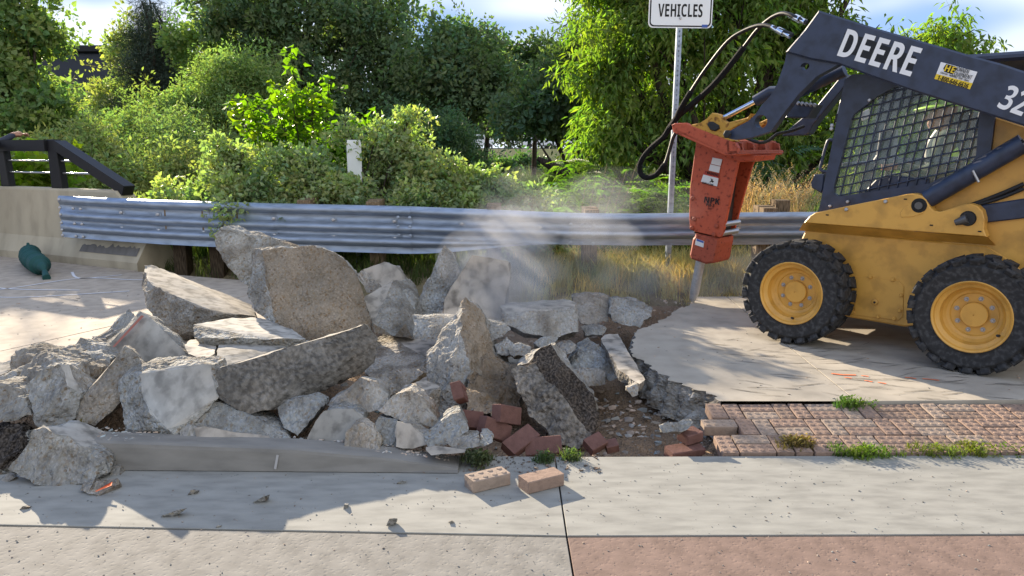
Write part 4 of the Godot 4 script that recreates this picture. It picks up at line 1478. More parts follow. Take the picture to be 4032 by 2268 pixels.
func build_trees() -> void:
	var small := spray_mesh(18, 0.38, 0.21, 0.12, 0.2, 1, false, 0.006)
	var round_leaf := spray_mesh(18, 0.34, 0.16, 0.15, 0.3, 2, true, 0.006)
	var tiny := spray_mesh(26, 0.28, 0.12, 0.05, 0.1, 3, false, 0.005)
	var long := spray_mesh(26, 0.34, 0.19, 0.05, 0.9, 4, false, 0.006)
	var spiky := spray_mesh(60, 0.45, 0.26, 0.014, -0.4, 5)
	var near_long := spray_mesh(16, 0.22, 0.15, 0.05, 1.0, 6, false, 0.004)
	var g1 := Color(0.31, 0.41, 0.16)
	var g2 := Color(0.24, 0.33, 0.15)
	var g3 := Color(0.39, 0.44, 0.18)
	var gd := Color(0.20, 0.28, 0.15)
	var gb := Color(0.14, 0.23, 0.13)
	# left side, near to far
	tree("cottonwood", "tall light green cottonwood at the left frame edge with open top twigs", "tree", Vector3(-16.6, -1.6, -26), [[Vector3(-1.6, 6.6, 0), Vector3(1.7, 2.0, 1.6)], [Vector3(0.1, 4.6, 0.3), Vector3(1.6, 1.5, 1.5)], [Vector3(1.15, 6.9, -0.3), Vector3(0.65, 1.9, 0.8)], [Vector3(-2.4, 3.6, 0.5), Vector3(1.8, 1.6, 1.5)], [Vector3(0.3, 8.3, 0), Vector3(1.0, 1.0, 0.9)], [Vector3(1.3, 3.4, 0.2), Vector3(1.2, 1.0, 1.2)]], round_leaf, M.leaf, g1, 1500, -0.08, 0.16, 0.4, 1.3, false, "trees across the gully at the left")
	tree("yellow_green_shrub", "yellow green bushy tree low at the left behind the railing", "tree", Vector3(-9.6, -1.7, -17), [[Vector3(0, 2.3, 0), Vector3(1.5, 1.3, 1.3)], [Vector3(-1.5, 1.9, 0.3), Vector3(1.1, 1.0, 1.0)], [Vector3(1.3, 1.9, 0.2), Vector3(0.9, 1.2, 0.9)], [Vector3(0.3, 3.1, 0), Vector3(0.8, 0.6, 0.8)]], tiny, M.leaf, g3, 1700, -0.1, 0.1, 0.35, 0.8, false, "bushy trees in the gully")
	tree("yellow_green_shrub", "paler bushy tree at the far left edge, above the hand on the rail", "tree", Vector3(-12.4, -1.7, -18), [[Vector3(0, 2.2, 0), Vector3(1.4, 1.2, 1.2)], [Vector3(-1.2, 2.5, 0), Vector3(1.2, 1.2, 1.2)]], tiny, M.leaf, Color(0.25, 0.31, 0.06), 1100, -0.1, 0.1, 0.35, 0.8, false, "bushy trees in the gully")
	tree("yellow_green_shrub", "small round bushy tree left of the bright sapling, below the willows", "tree", Vector3(-7.3, -1.7, -18), [[Vector3(0, 2.2, 0), Vector3(0.9, 1.0, 0.9)], [Vector3(0.6, 2.6, 0.2), Vector3(0.6, 0.6, 0.6)]], tiny, M.leaf, g3, 750, -0.1, 0.08, 0.35, 0.8, false, "bushy trees in the gully")
	tree("round_willow", "round headed willow left of centre, the taller with the sunlit crown", "tree", Vector3(-8.4, -1.6, -24), [[Vector3(0.1, 5.0, 0), Vector3(1.2, 1.1, 1.1)], [Vector3(-0.5, 3.8, 0.3), Vector3(1.3, 1.1, 1.2)], [Vector3(0.8, 3.4, 0), Vector3(1.2, 1.3, 1.1)]], tiny, M.leaf, g1, 1500, -0.1, 0.13, 0.45, 1.0, false, "round willows in the gully")
	tree("round_willow", "round headed willow beside the pine, domed and pale green", "tree", Vector3(-10.5, -1.6, -24), [[Vector3(0, 4.0, 0), Vector3(1.3, 1.1, 1.2)], [Vector3(-0.7, 2.9, 0.3), Vector3(1.2, 1.1, 1.1)], [Vector3(0.9, 2.6, 0.4), Vector3(1.3, 1.2, 1.2)]], tiny, M.leaf, g1, 1500, -0.1, 0.13, 0.45, 1.0, false, "round willows in the gully")
	tree("round_willow", "darker willow below the two domed ones, behind the sapling", "tree", Vector3(-8.7, -1.7, -20), [[Vector3(0, 2.7, 0), Vector3(1.4, 1.3, 1.2)], [Vector3(1.4, 2.2, 0.2), Vector3(1.0, 1.2, 1.0)]], tiny, M.leaf, g2, 1300, -0.1, 0.12, 0.4, 0.9, false, "round willows in the gully")
	# pine with whorls
	var pine := []
	for k in 9:
		var y := 3.0 + k * 0.72
		var r := lerpf(1.9, 0.35, k / 8.0)
		for j in 4: pine.append([Vector3(cos(j * 1.57 + k) * r * 0.6, y, sin(j * 1.57 + k) * r * 0.6), Vector3(r * 0.55, 0.42, r * 0.55)])
	tree("pine", "dark pine with upswept branches rising above the willows at the left", "tree", Vector3(-15.7, -1.2, -35), pine, spiky, M.needle, Color(0.06, 0.085, 0.06), 620, -0.3, 0.2, 0.55, 1.0)
	tree("far_tree", "light green tree behind and right of the pine", "tree", Vector3(-14.0, -0.8, -41), [[Vector3(0, 7.2, 0), Vector3(2.2, 1.8, 1.8)], [Vector3(1.8, 8.2, 0), Vector3(1.6, 1.4, 1.4)], [Vector3(-1.6, 5.6, 0), Vector3(1.8, 1.6, 1.5)], [Vector3(0.6, 4.2, 0.4), Vector3(2.4, 1.8, 1.8)]], small, M.leaf, g1, 850, -0.12, 0.2, 0.4, 1.1, false, "trees far behind")
	tree("far_tree", "pale feathery tree left of the pine top", "tree", Vector3(-18.6, -0.8, -40), [[Vector3(0, 6.8, 0), Vector3(1.6, 1.8, 1.4)], [Vector3(0.7, 4.4, 0), Vector3(1.8, 1.8, 1.6)], [Vector3(-1.6, 3.6, 0), Vector3(1.8, 1.6, 1.6)]], small, M.leaf, g3, 900, -0.05, 0.18, 0.4, 1.4, false, "trees far behind")
	# the big cottonwoods left of centre
	tree("big_cottonwood", "big dark cottonwood left of centre reaching out of the frame top", "tree", Vector3(-8.0, -0.9, -31), [[Vector3(-1.6, 6.8, 0), Vector3(1.9, 1.9, 1.6)], [Vector3(0.8, 7.6, 0.3), Vector3(1.8, 1.8, 1.6)], [Vector3(-0.3, 9.3, 0), Vector3(2.0, 1.3, 1.5)], [Vector3(2.6, 6.2, 0), Vector3(1.7, 1.5, 1.5)], [Vector3(-3.0, 8.0, 0), Vector3(1.5, 1.6, 1.4)], [Vector3(0.4, 5.2, 0.5), Vector3(1.6, 1.1, 1.2)]], small, M.leaf, gd, 900, -0.02, 0.24, 0.45, 1.15, false, "big cottonwoods left of centre")
	tree("big_cottonwood", "second big cottonwood, standing right of the first, dark against the sky", "tree", Vector3(-5.8, -0.9, -31.5), [[Vector3(-0.8, 7.0, 0), Vector3(1.6, 1.9, 1.6)], [Vector3(0.8, 6.2, 0.3), Vector3(1.3, 1.9, 1.4)], [Vector3(0.2, 8.7, 0), Vector3(1.5, 1.4, 1.4)], [Vector3(-0.2, 4.6, 0.3), Vector3(1.9, 1.1, 1.4)]], small, M.leaf, gd, 640, -0.02, 0.2, 0.45, 1.15, false, "big cottonwoods left of centre")
	tree("big_cottonwood", "mid green cottonwood leaning left of the two dark big ones", "tree", Vector3(-11.0, -0.9, -33), [[Vector3(0, 7.6, 0), Vector3(1.9, 1.8, 1.6)], [Vector3(-1.4, 6.2, 0.2), Vector3(1.6, 1.6, 1.5)], [Vector3(1.2, 5.4, 0), Vector3(1.7, 1.5, 1.4)]], small, M.leaf, g1, 700, -0.08, 0.2, 0.45, 1.1, false, "big cottonwoods left of centre")
	tree("bluish_willow", "dark bluish round willow at the centre behind the shrub", "tree", Vector3(-2.4, -1.6, -21), [[Vector3(-0.3, 3.3, 0), Vector3(1.1, 1.0, 1.0)], [Vector3(0.6, 2.7, 0.2), Vector3(0.9, 1.2, 0.9)], [Vector3(-0.9, 2.2, 0.2), Vector3(1.0, 1.1, 0.9)]], tiny, M.leaf, gb, 1500, -0.2, 0.12, 0.4, 0.8, false, "round willows in the gully")
	# centre back
	tree("centre_tree", "dark branching tree behind the bluish willow", "tree", Vector3(-2.4, -0.9, -30), [[Vector3(0.1, 6.2, 0), Vector3(1.3, 1.1, 1.1)], [Vector3(0.9, 4.9, 0), Vector3(1.4, 1.2, 1.2)], [Vector3(-0.7, 4.6, 0.2), Vector3(1.3, 1.2, 1.2)], [Vector3(1.6, 4.6, 0.3), Vector3(1.2, 1.0, 1.0)]], small, M.leaf, gd, 900, -0.1, 0.16, 0.45, 1.3, false, "trees at the centre back")
	tree("centre_tree", "slender pale topped tree at the centre, left of the gap of sky", "tree", Vector3(-1.2, -0.6, -37), [[Vector3(0.2, 6.2, 0), Vector3(1.0, 1.0, 0.9)], [Vector3(0.0, 4.7, 0), Vector3(1.5, 1.1, 1.3)]], small, M.leaf, Color(0.11, 0.17, 0.07), 650, -0.1, 0.14, 0.5, 1.3, false, "trees at the centre back")
	tree("centre_tree", "slender tree at the centre with the highest feathery top right of the sky gap", "tree", Vector3(0.9, -0.6, -36), [[Vector3(0.1, 5.9, 0), Vector3(1.0, 1.0, 0.9)], [Vector3(-0.2, 4.5, 0), Vector3(1.4, 1.0, 1.2)], [Vector3(0.9, 4.0, 0.2), Vector3(1.2, 1.0, 1.1)]], small, M.leaf, Color(0.10, 0.16, 0.065), 750, -0.1, 0.14, 0.5, 1.3, false, "trees at the centre back")
	tree("centre_tree", "grey stemmed tree left of the bright maple with a forked pale trunk", "tree", Vector3(2.3, -1.2, -27), [[Vector3(-0.2, 4.5, 0), Vector3(1.2, 1.0, 1.0)], [Vector3(0.5, 5.4, 0.2), Vector3(1.0, 1.1, 1.0)], [Vector3(-1.1, 4.1, 0), Vector3(1.2, 0.8, 1.0)], [Vector3(0.9, 4.0, 0.3), Vector3(1.1, 0.9, 1.0)]], small, M.leaf, gd, 1200, -0.05, 0.15, 0.35, 1.2, false, "trees at the centre back")
	tree("tall_willow", "tall silvery willow whose thin top stands left of the bright maple", "tree", Vector3(2.6, -1.0, -24), [[Vector3(0.1, 6.8, 0), Vector3(0.8, 1.3, 0.8)], [Vector3(-0.4, 5.1, 0), Vector3(0.9, 1.1, 0.8)], [Vector3(0.6, 4.6, 0.2), Vector3(1.0, 1.3, 0.9)], [Vector3(0.7, 8.2, 0), Vector3(0.8, 1.0, 0.8)]], long, M.leaf_silver, Color(0.13, 0.19, 0.09), 800, -0.05, 0.13, 0.4, 1.2)
	# a belt of far trees that closes the view; each its own tree
	rng.seed = 404
	var belt := []
	for k in 22: belt.append([lerpf(-34.0, 36.0, k / 21.0) + rng.randf_range(-1, 1), rng.randf_range(44, 50), rng.randf_range(0.75, 1.2)])
	var spots := []
	for k in 22: spots.append("number %s from the left end" % ["one", "two", "three", "four", "five", "six", "seven", "eight", "nine", "ten", "eleven", "twelve", "thirteen", "fourteen", "fifteen", "sixteen", "seventeen", "eighteen", "nineteen", "twenty", "twenty one", "twenty two"][k])
	for k in belt.size():
		var b = belt[k]
		var hgt: float = b[2] * 4.6
		var grow := 1.0
		if absf(b[0] + 0.5) < 7.0:   # the middle of the belt stands beyond the car park
			b[0] = b[0] * 2.9
			b[1] = b[1] + 88.0
			hgt *= 2.3
			grow = 2.4
		var side := "left" if b[0] < -7.0 else "right" if b[0] > 7.0 else "middle"
		tree("belt_tree", "%s tree of the far dark belt, %s" % [["dark", "mid green"][1 - k % 2], spots[k]], "tree", Vector3(b[0], -0.4 if grow == 1.0 else 1.4, -b[1]), [[Vector3(0, hgt * 0.75, 0), Vector3(1.9 * grow, hgt * 0.3, 1.6)], [Vector3(1.0 * grow, hgt * 0.42, 0.3), Vector3(1.8 * grow, hgt * 0.28, 1.5)], [Vector3(-1.1 * grow, hgt * 0.4, 0.3), Vector3(1.8 * grow, hgt * 0.26, 1.5)]], small, M.leaf, gd if k % 2 else g2, 620 if grow == 1.0 else 1100, -0.2, 0.14, 0.4, 1.3, false, "far belt of trees, %s part" % side)
	# trees beyond the car park and shrubs on the bank before it
	var far_spray := spray_mesh(16, 1.0, 0.55, 0.32, 0.2, 8, false, 0.02)
	var names := ["left of the parked off roader", "right behind the low white car", "right behind the parked off roader", "just right of the parked off roader", "behind the pale low car", "right of the pale low car", "at the right end behind the bright tree"]
	for k in 7:
		tree("car_park_tree", "dark broad tree beyond the car park, %s" % names[k], "tree", Vector3(-19.0 + k * 6.2, 1.4, -134 + (k % 3) * 3), [[Vector3(0, 4.0, 0), Vector3(4.2, 2.6, 2.5)], [Vector3(1.5, 7.0, 0), Vector3(3.5, 2.6, 2.5)], [Vector3(-1.8, 7.6, 0), Vector3(3.3, 2.6, 2.5)], [Vector3(0.5, 1.8, 1.0), Vector3(3.6, 1.5, 2.0)]], far_spray, M.leaf, gd, 420, -0.2, 0.3, 0.4, 2.2, false, "trees beyond the car park")
	var bank := ["far left", "second from the left", "third from the left", "below the low white car", "below the parked off roader", "right of the parked off roader", "below the pale low car", "third from the right", "second from the right", "far right"]
	for k in 10:
		tree("bank_shrub", "dark green shrub on the bank before the car park, %s" % bank[k], "shrub", Vector3(-11.0 + k * 2.0, -0.2, -47 + (k % 3) * 3), [[Vector3(0, 0.75, 0), Vector3(1.5, 0.55 + 0.12 * (k % 2), 0.9)], [Vector3(0.8, 0.5, 0.3), Vector3(1.1, 0.5, 0.7)]], small, M.leaf_silver, gb, 130, -0.2, 0.03, 0.3, 0.8, false, "shrubs on the bank before the car park")
	# the big bright tree at the right
	var lumps := []
	for l in [[1.8, 4.2, 0, 0.7, 1.0], [1.6, 3.0, 0.3, 0.5, 0.9], [1.5, 1.9, 0.5, 0.5, 0.7], [2.2, 5.0, 0.2, 0.8, 0.8], [2.3, 3.6, 0.4, 0.8, 0.9], [2.1, 2.3, 0.2, 0.8, 0.8], [3.1, 5.2, 0, 0.9, 0.8], [3.3, 4.0, 0.2, 0.9, 0.9], [3.2, 2.8, 0.0, 0.9, 0.9], [3.1, 1.7, 0.2, 0.8, 0.7], [4.3, 5.4, 0, 0.9, 0.7], [4.4, 4.3, 0.1, 0.9, 0.8], [4.4, 3.2, 0, 0.9, 0.9], [4.3, 2.0, 0.2, 0.9, 0.8], [5.4, 5.5, -0.2, 0.8, 0.6], [5.4, 4.6, 0, 0.8, 0.6], [5.2, 3.4, 0, 0.8, 0.9], [6.2, 5.3, -0.2, 0.7, 0.45], [6.0, 2.2, 0, 0.9, 1.0], [7.2, 2.0, 0, 1.0, 1.0], [7.0, 3.2, 0, 0.9, 0.7]]:
		lumps.append([Vector3(l[0] - 3.3, l[1] + 0.9, l[2]), Vector3(l[3], l[4] * 0.8, l[3])])
	tree("bright_maple", "large bright yellow green tree with drooping leaves behind the sign", "tree", Vector3(3.3, -1.0, -13.4), lumps, near_long, M.leaf_bright, Color(0.29, 0.38, 0.115), 4400, -0.12, 0.15, 0.3, 0.7, true)
	# leaning dark trunk
	var lean := thing("leaning_trunk", "dark dead trunk leaning down to the right below the grey stemmed tree", "tree", Vector3(2.0, -0.6, -18.5))
	part("trunk", tube_mesh(curve([Vector3(-1.4, 1.95, 0), Vector3(-0.4, 1.4, 0.1), Vector3(0.6, 0.75, 0), Vector3(1.5, 0.1, 0.1)], 0.2), [0.05, 0.08, 0.11, 0.13, 0.14], 9), M.bark, lean)
	for k in 4: part("branch", tube_mesh([Vector3(-1.0 + k * 0.6, 1.75 - k * 0.35, 0), Vector3(-1.3 + k * 0.7, 2.2 - k * 0.3, 0.2), Vector3(-1.5 + k * 0.9, 2.5 - k * 0.36, 0.1)], [0.035, 0.02, 0.008], 6), M.bark, lean)


func build_shrubs() -> void:
	var silver := spray_mesh(16, 0.13, 0.065, 0.042, -0.3, 21, false, 0.003)
	var g := Color(0.43, 0.51, 0.27)
	# the silvery shrub hanging over the rail: several plants
	var shrubs := [
		["silvery shrub spilling over the rail at its left end, lowest of the row", Vector3(-3.9, 0.15, -9.95), [[Vector3(0, 0.75, 0), Vector3(0.5, 0.42, 0.45)], [Vector3(-0.65, 0.62, 0.05), Vector3(0.42, 0.25, 0.35)], [Vector3(0.45, 0.98, 0), Vector3(0.4, 0.4, 0.4)], [Vector3(0.25, 0.6, 0.3), Vector3(0.4, 0.3, 0.3)]]],
		["silvery shrub in front of the bright sapling, a sprig hanging over the rail", Vector3(-2.75, 0.15, -9.5), [[Vector3(0, 0.95, 0), Vector3(0.55, 0.45, 0.5)], [Vector3(-0.4, 0.75, 0.2), Vector3(0.45, 0.35, 0.35)], [Vector3(0.2, 0.65, 0.3), Vector3(0.5, 0.28, 0.25)], [Vector3(-0.55, 0.6, 0.68), Vector3(0.08, 0.2, 0.05)]]],
		["tallest silvery shrub, round the white marker post", Vector3(-1.75, 0.15, -9.7), [[Vector3(0.1, 1.2, -0.1), Vector3(0.5, 0.5, 0.45)], [Vector3(0.4, 1.5, -0.1), Vector3(0.3, 0.32, 0.3)], [Vector3(-0.35, 0.9, 0.2), Vector3(0.4, 0.35, 0.4)], [Vector3(0.3, 0.75, 0.45), Vector3(0.55, 0.35, 0.4)]]],
		["silvery shrub right of the marker, sloping down to the timber block", Vector3(-0.75, 0.15, -9.6), [[Vector3(-0.1, 0.75, 0), Vector3(0.5, 0.4, 0.45)], [Vector3(0.4, 0.55, 0.2), Vector3(0.42, 0.3, 0.4)], [Vector3(-0.4, 1.02, -0.1), Vector3(0.3, 0.28, 0.35)]]],
		["last silvery shrub of the row, pointed sprays above the timber block", Vector3(-0.05, 0.15, -9.5), [[Vector3(0, 0.55, 0), Vector3(0.42, 0.34, 0.4)], [Vector3(0.32, 0.48, 0.1), Vector3(0.3, 0.2, 0.3)], [Vector3(-0.15, 0.78, 0), Vector3(0.16, 0.26, 0.2)]]],
	]
	rng.seed = 2024
	for s in shrubs:
		for k in 7:
			var l = s[2][rng.randi() % 3]
			s[2].append([l[0] + l[1] * Vector3(rng.randf_range(-1, 1), rng.randf_range(0.3, 1.15), rng.randf_range(-0.6, 1)), Vector3(0.1, rng.randf_range(0.12, 0.22), 0.1)])
	for s in shrubs: tree("silvery_shrub", s[0], "shrub", s[1], s[2], silver, M.leaf_silver, g, 800, -0.12, 0.025, 0.25, 0.22, false, "silvery shrubs along the rail")
	# bright cottonwood sapling with large leaves, the nearest ones leaf by leaf
	var sap := thing("cottonwood_sapling", "bright yellow green sapling with heart shaped leaves rising behind the silvery shrub", "sapling", Vector3(-2.75, 0.1, -10.7))
	var stems := []
	rng.seed = 908
	for k in 26:
		var x := -0.95 + 1.95 * k / 25.0 + rng.randf_range(-0.08, 0.08)
		var y := 2.0 + 0.45 * rng.randf_range(-1, 1) - 0.35 * absf(x)
		stems.append([Vector3(0.1, 0, 0), Vector3(x * 0.5, y * 0.5, rng.randf_range(-0.1, 0.2)), Vector3(x, y, rng.randf_range(-0.2, 0.4))])
	stems.append([Vector3(0.1, 0, 0), Vector3(-0.1, 1.4, 0), Vector3(-0.2, 2.8, 0)])
	stems.append([Vector3(0.1, 0, 0), Vector3(0.2, 1.3, 0), Vector3(0.3, 2.45, 0)])
	rng.seed = 909
	var leaf_meshes := []
	for k in 4:
		var st := SurfaceTool.new()
		st.begin(Mesh.PRIMITIVE_TRIANGLES)
		st.set_smooth_group(-1)
		leaf_tris(st, Vector3.ZERO, Vector3(0, -0.6 + 0.2 * k, 1).normalized(), Vector3.RIGHT, 0.105, 0.1, true, 0.8 + 0.06 * k)
		st.generate_normals()
		leaf_meshes.append(st.commit())
	var st2 := st_new()
	var places := []
	for s in stems:
		var c := curve(s, 0.05)
		var rr := []
		for i in c.size(): rr.append(lerpf(0.016, 0.004, float(i) / c.size()))
		tube(st2, c, rr, 6)
		for k in 100:
			var t := pow(rng.randf(), 0.6)
			var p: Vector3 = c[int(t * (c.size() - 1))]
			p += Vector3(rng.randfn(), rng.randfn() * 0.8, rng.randfn()) * lerpf(0.14, 0.06, t)
			places.append(Transform3D(Basis.from_euler(Vector3(rng.randf_range(-0.9, 0.9), rng.randf() * TAU, rng.randf_range(-0.5, 0.5))).scaled(Vector3.ONE * rng.randf_range(0.8, 1.25)), p))
	part("stem", done(st2), M.bark, sap)
	var cols := [Color(0.30, 0.40, 0.05), Color(0.24, 0.38, 0.05), Color(0.38, 0.44, 0.05)]
	var lm := []
	for k in 3:
		var m := leaf_mat("sapling_leaf_%d" % k, Color(1.0, 1.15, 0.4), 0.4)
		m.albedo_color = cols[k].linear_to_srgb()
		lm.append(m)
	places.sort_custom(func(p, q): return p.origin.z > q.origin.z)
	for i in 290:
		var o := part("leaf", leaf_meshes[i % 4], lm[(i * 7) % 3], sap)
		o.transform = places[i]
	stuff("foliage", leaf_meshes[1], lm[1], places.slice(290), [], sap)
	# vine behind the railing at the left
	var vine := spray_mesh(9, 0.16, 0.11, 0.1, 0.2, 33, true)
	tree("grape_vine", "bright large leaved vine seen between the railing posts", "vine", Vector3(-7.35, 0.2, -11.6), [[Vector3(0, 0.75, 0), Vector3(0.5, 0.3, 0.3)], [Vector3(0.3, 1.0, 0), Vector3(0.3, 0.3, 0.3)], [Vector3(-1.0, 0.7, 0), Vector3(0.5, 0.3, 0.3)]], vine, M.leaf_bright, Color(0.30, 0.38, 0.05), 170, -0.2, 0.012, 0.3, 0.5)
	# low shrubs in the gully
	var low := spray_mesh(44, 0.22, 0.07, 0.018, -0.3, 41, false, 0.003)
	var spots := [["bluish low shrub behind the sloping end of the railing", -5.6, 15, 1.3, 1.5], ["low shrub in the gully under the small round bushy tree", -4.2, 15.5, 1.2, 1.35], ["bluish low shrub behind the tallest silvery shrub", -1.9, 16, 1.3, 1.6], ["dark low shrub at the centre of the gully, below the parked cars", -0.4, 16.5, 1.2, 1.6], ["dark low shrub right of the gully centre", 0.9, 17, 1.2, 1.5], ["low shrub at the foot of the leaning trunk", 2.2, 17, 1.2, 1.4], ["grey green low shrub behind the railing post", -7.8, 14.5, 1.2, 1.3], ["dark shrub farther back, left of the parked off roader", -3.6, 30, 1.3, 1.7], ["dark shrub farther back, below the grey stemmed tree", 1.2, 29, 1.6, 1.9], ["dark shrub farther back, right of the leaning trunk", 3.6, 28, 1.6, 1.9]]
	for s in spots: tree("low_shrub", s[0], "shrub", Vector3(s[1], -1.6, -s[2]), [[Vector3(0, s[4] * 0.7, 0), Vector3(s[3], s[4] * 0.55, 0.9)], [Vector3(0.5, s[4] * 0.9, 0.2), Vector3(s[3] * 0.5, s[4] * 0.4, 0.6)]], low, M.leaf_silver, Color(0.085, 0.13, 0.075), 950, -0.15, 0.03, 0.3, 0.5, false, "low shrubs in the gully")
	# feather leaved suckers at the right
	var frond := frond_mesh(9, 0.42, 0.1, 0.03, 51)
	for s in [["feather leaved sucker left of the sign post, low behind the rail", Vector3(1.05, 0.1, -10.2), 70, 0.55, 0.45], ["feather leaved sucker right of the breaker, bluish green", Vector3(3.25, 0.1, -10.6), 60, 0.6, 0.75], ["feather leaved sucker at the foot of the sign post", Vector3(1.6, 0.1, -10.0), 70, 0.5, 0.4], ["leafy sucker under the drooping left edge of the bright tree", Vector3(0.75, 0.0, -11.0), 70, 0.5, 0.6]]:
		tree("feather_leaved_sucker", s[0], "plant", s[1], [[Vector3(0, s[4], 0), Vector3(s[3], 0.35, 0.4)], [Vector3(0.3, s[4] + 0.5, 0), Vector3(s[3] * 0.7, 0.3, 0.3)], [Vector3(-0.2, s[4] + 0.25, 0.1), Vector3(s[3] * 0.8, 0.25, 0.3)]], frond, M.leaf_bright if s[1].x < 2.0 else M.leaf_silver, Color(0.16, 0.26, 0.05) if s[1].x < 2.0 else Color(0.09, 0.17, 0.09), s[2] * 3, -0.3, 0.014, 0.3, 0.5, true, "feather leaved suckers behind the rail")
	# tan oat grass right of the breaker
	var oat := grass_mesh(5, 0.05, 0.72, 0.007, 61, true)
	var at := []
	rng.seed = 61
	for k in 95: at.append(Transform3D(Basis(Vector3.UP, rng.randf() * TAU).scaled(Vector3.ONE * rng.randf_range(0.8, 1.15)), Vector3(rng.randf_range(2.55, 3.45), 0.62, -rng.randf_range(8.9, 9.3))))
	tag(stuff("oat_grass", oat, M.straw, at, tints(at, Color(0.66, 0.53, 0.33), 0.3, 5), self), "tan ripe oat grass standing behind the rail beside the breaker", "grass")
	# dry verge grass under the rail
	var dry := grass_mesh(16, 0.09, 0.34, 0.008, 71)
	at = []
	rng.seed = 71
	for k in 1500:
		var x := rng.randf_range(0.1, 5.5)
		var z := rng.randf_range(7.75, 9.6)
		if rng.randf() < (7.95 - z) * 3.0: continue
		at.append(Transform3D(Basis(Vector3.UP, rng.randf() * TAU).scaled(Vector3.ONE * rng.randf_range(0.55, 1.15) * clampf((z - 7.5) * 1.6, 0.45, 1.0)), Vector3(x, ground_height(x, z) - 0.01, -z)))
	tag(stuff("verge_grass", dry, M.straw, at, tints(at, Color(0.62, 0.56, 0.25), 0.5, 7), self), "dry tan and green verge grass under the rail", "grass")
	var green := grass_mesh(12, 0.1, 0.26, 0.01, 72)
	at = []
	for k in 520:
		var x := rng.randf_range(-4.6, 0.6)
		var z := 8.1 + maxf(0.0, -x - 0.6) * 0.36 + rng.randf_range(0.0, 1.6)
		at.append(Transform3D(Basis(Vector3.UP, rng.randf() * TAU).scaled(Vector3.ONE * rng.randf_range(0.4, 1.1)), Vector3(x, ground_height(x, z) - 0.01, -z)))
	tag(stuff("weed_grass", green, M.leaf, at, tints(at, Color(0.11, 0.15, 0.05), 0.5, 9), self), "dark green grass and weeds under the left half of the rail", "grass")
	# rough grass covering the gully
	var field := grass_mesh(14, 0.3, 0.6, 0.02, 73)
	at = []
	for k in 5200:
		var z := 10.2 + 38.0 * pow(rng.randf(), 1.6)
		var x := rng.randf_range(-0.75, 0.75) * (z + 4.0)
		if x < -4.0 and z < 10.6 + (-4.57 - x) * 0.505: continue
		at.append(Transform3D(Basis(Vector3.UP, rng.randf() * TAU).scaled(Vector3.ONE * rng.randf_range(0.6, 1.3) * (1.0 + z * 0.012)), Vector3(x, ground_height(x, z) - 0.02, -z)))
	tag(stuff("meadow_grass", field, M.leaf, at, tints(at, Color(0.13, 0.16, 0.06), 0.5, 11), self), "rough grass covering the gully behind the rail", "grass")
	# tall dry stalks behind the rail
	var stalk := thing("dry_stalks", "thin bare dry stalks standing behind the rail left of the sign post", "weed", Vector3(0.95, 0.1, -9.4))
	for k in 6: part("stalk", tube_mesh(curve([Vector3(k * 0.06 - 0.15, 0, 0), Vector3(k * 0.09 - 0.12, 0.6, 0), Vector3(k * 0.12 - 0.05, 1.15 + 0.08 * (k % 3), 0)], 0.15), [0.008, 0.006, 0.003], 5), M.wood, stalk)
	# weeds growing out of the joints
	var tuft := grass_mesh(26, 0.05, 0.08, 0.006, 81)
	var leafy := spray_mesh(36, 0.045, 0.022, 0.012, 0.0, 82)
	for w in [["green weed clump at the pavement joint behind the bricks", Vector3(2.02, 0.075, -4.42), 8, 0.08, Color(0.12, 0.2, 0.05)], ["long green weed along the brick edge, the left one", Vector3(1.86, 0.0, -3.87), 10, 0.18, Color(0.14, 0.22, 0.04)], ["long yellowing weed along the brick edge, the right one", Vector3(2.35, 0.0, -3.88), 13, 0.22, Color(0.22, 0.25, 0.05)], ["dry brown weed tuft between the bricks", Vector3(1.52, 0.012, -3.95), 12, 0.07, Color(0.20, 0.15, 0.07)], ["weed tuft on the kerb end beside the pale sliver", Vector3(-0.17, 0.03, -3.72), 7, 0.06, Color(0.10, 0.13, 0.07)], ["small green weed on the pit rim, left of two", Vector3(0.16, 0.0, -3.79), 3, 0.03, Color(0.10, 0.15, 0.07)], ["small green weed on the pit rim, right of two", Vector3(0.30, 0.0, -3.82), 3, 0.03, Color(0.10, 0.15, 0.07)], ["dead straw tuft on the toppled rock's upper corner", Vector3(-2.31, 0.12, -3.9), 3, 0.03, Color(0.25, 0.2, 0.1)]]:
		var o := thing("weed_clump", w[0], "weed", w[1], 0.0, "weeds in the joints")
		rng.seed = int(absf(w[1].x) * 1000)
		var a2 := []
		for k in w[2] * 2: a2.append(Transform3D(Basis(Vector3.UP, rng.randf() * TAU).scaled(Vector3.ONE * rng.randf_range(0.4, 0.9)), Vector3(rng.randfn() * w[3] * 0.6, 0.0, rng.randfn() * 0.015)))
		stuff("blades", tuft, M.leaf, a2, tints(a2, w[4], 0.4, 3), o)
		var a3 := []
		for k in w[2]: a3.append(Transform3D(Basis(Vector3.UP, rng.randf() * TAU), Vector3(rng.randfn() * w[3] * 0.6, 0.02, rng.randfn() * 0.02)))
		stuff("leaves", leafy, M.leaf, a3, tints(a3, w[4], 0.4, 4), o)


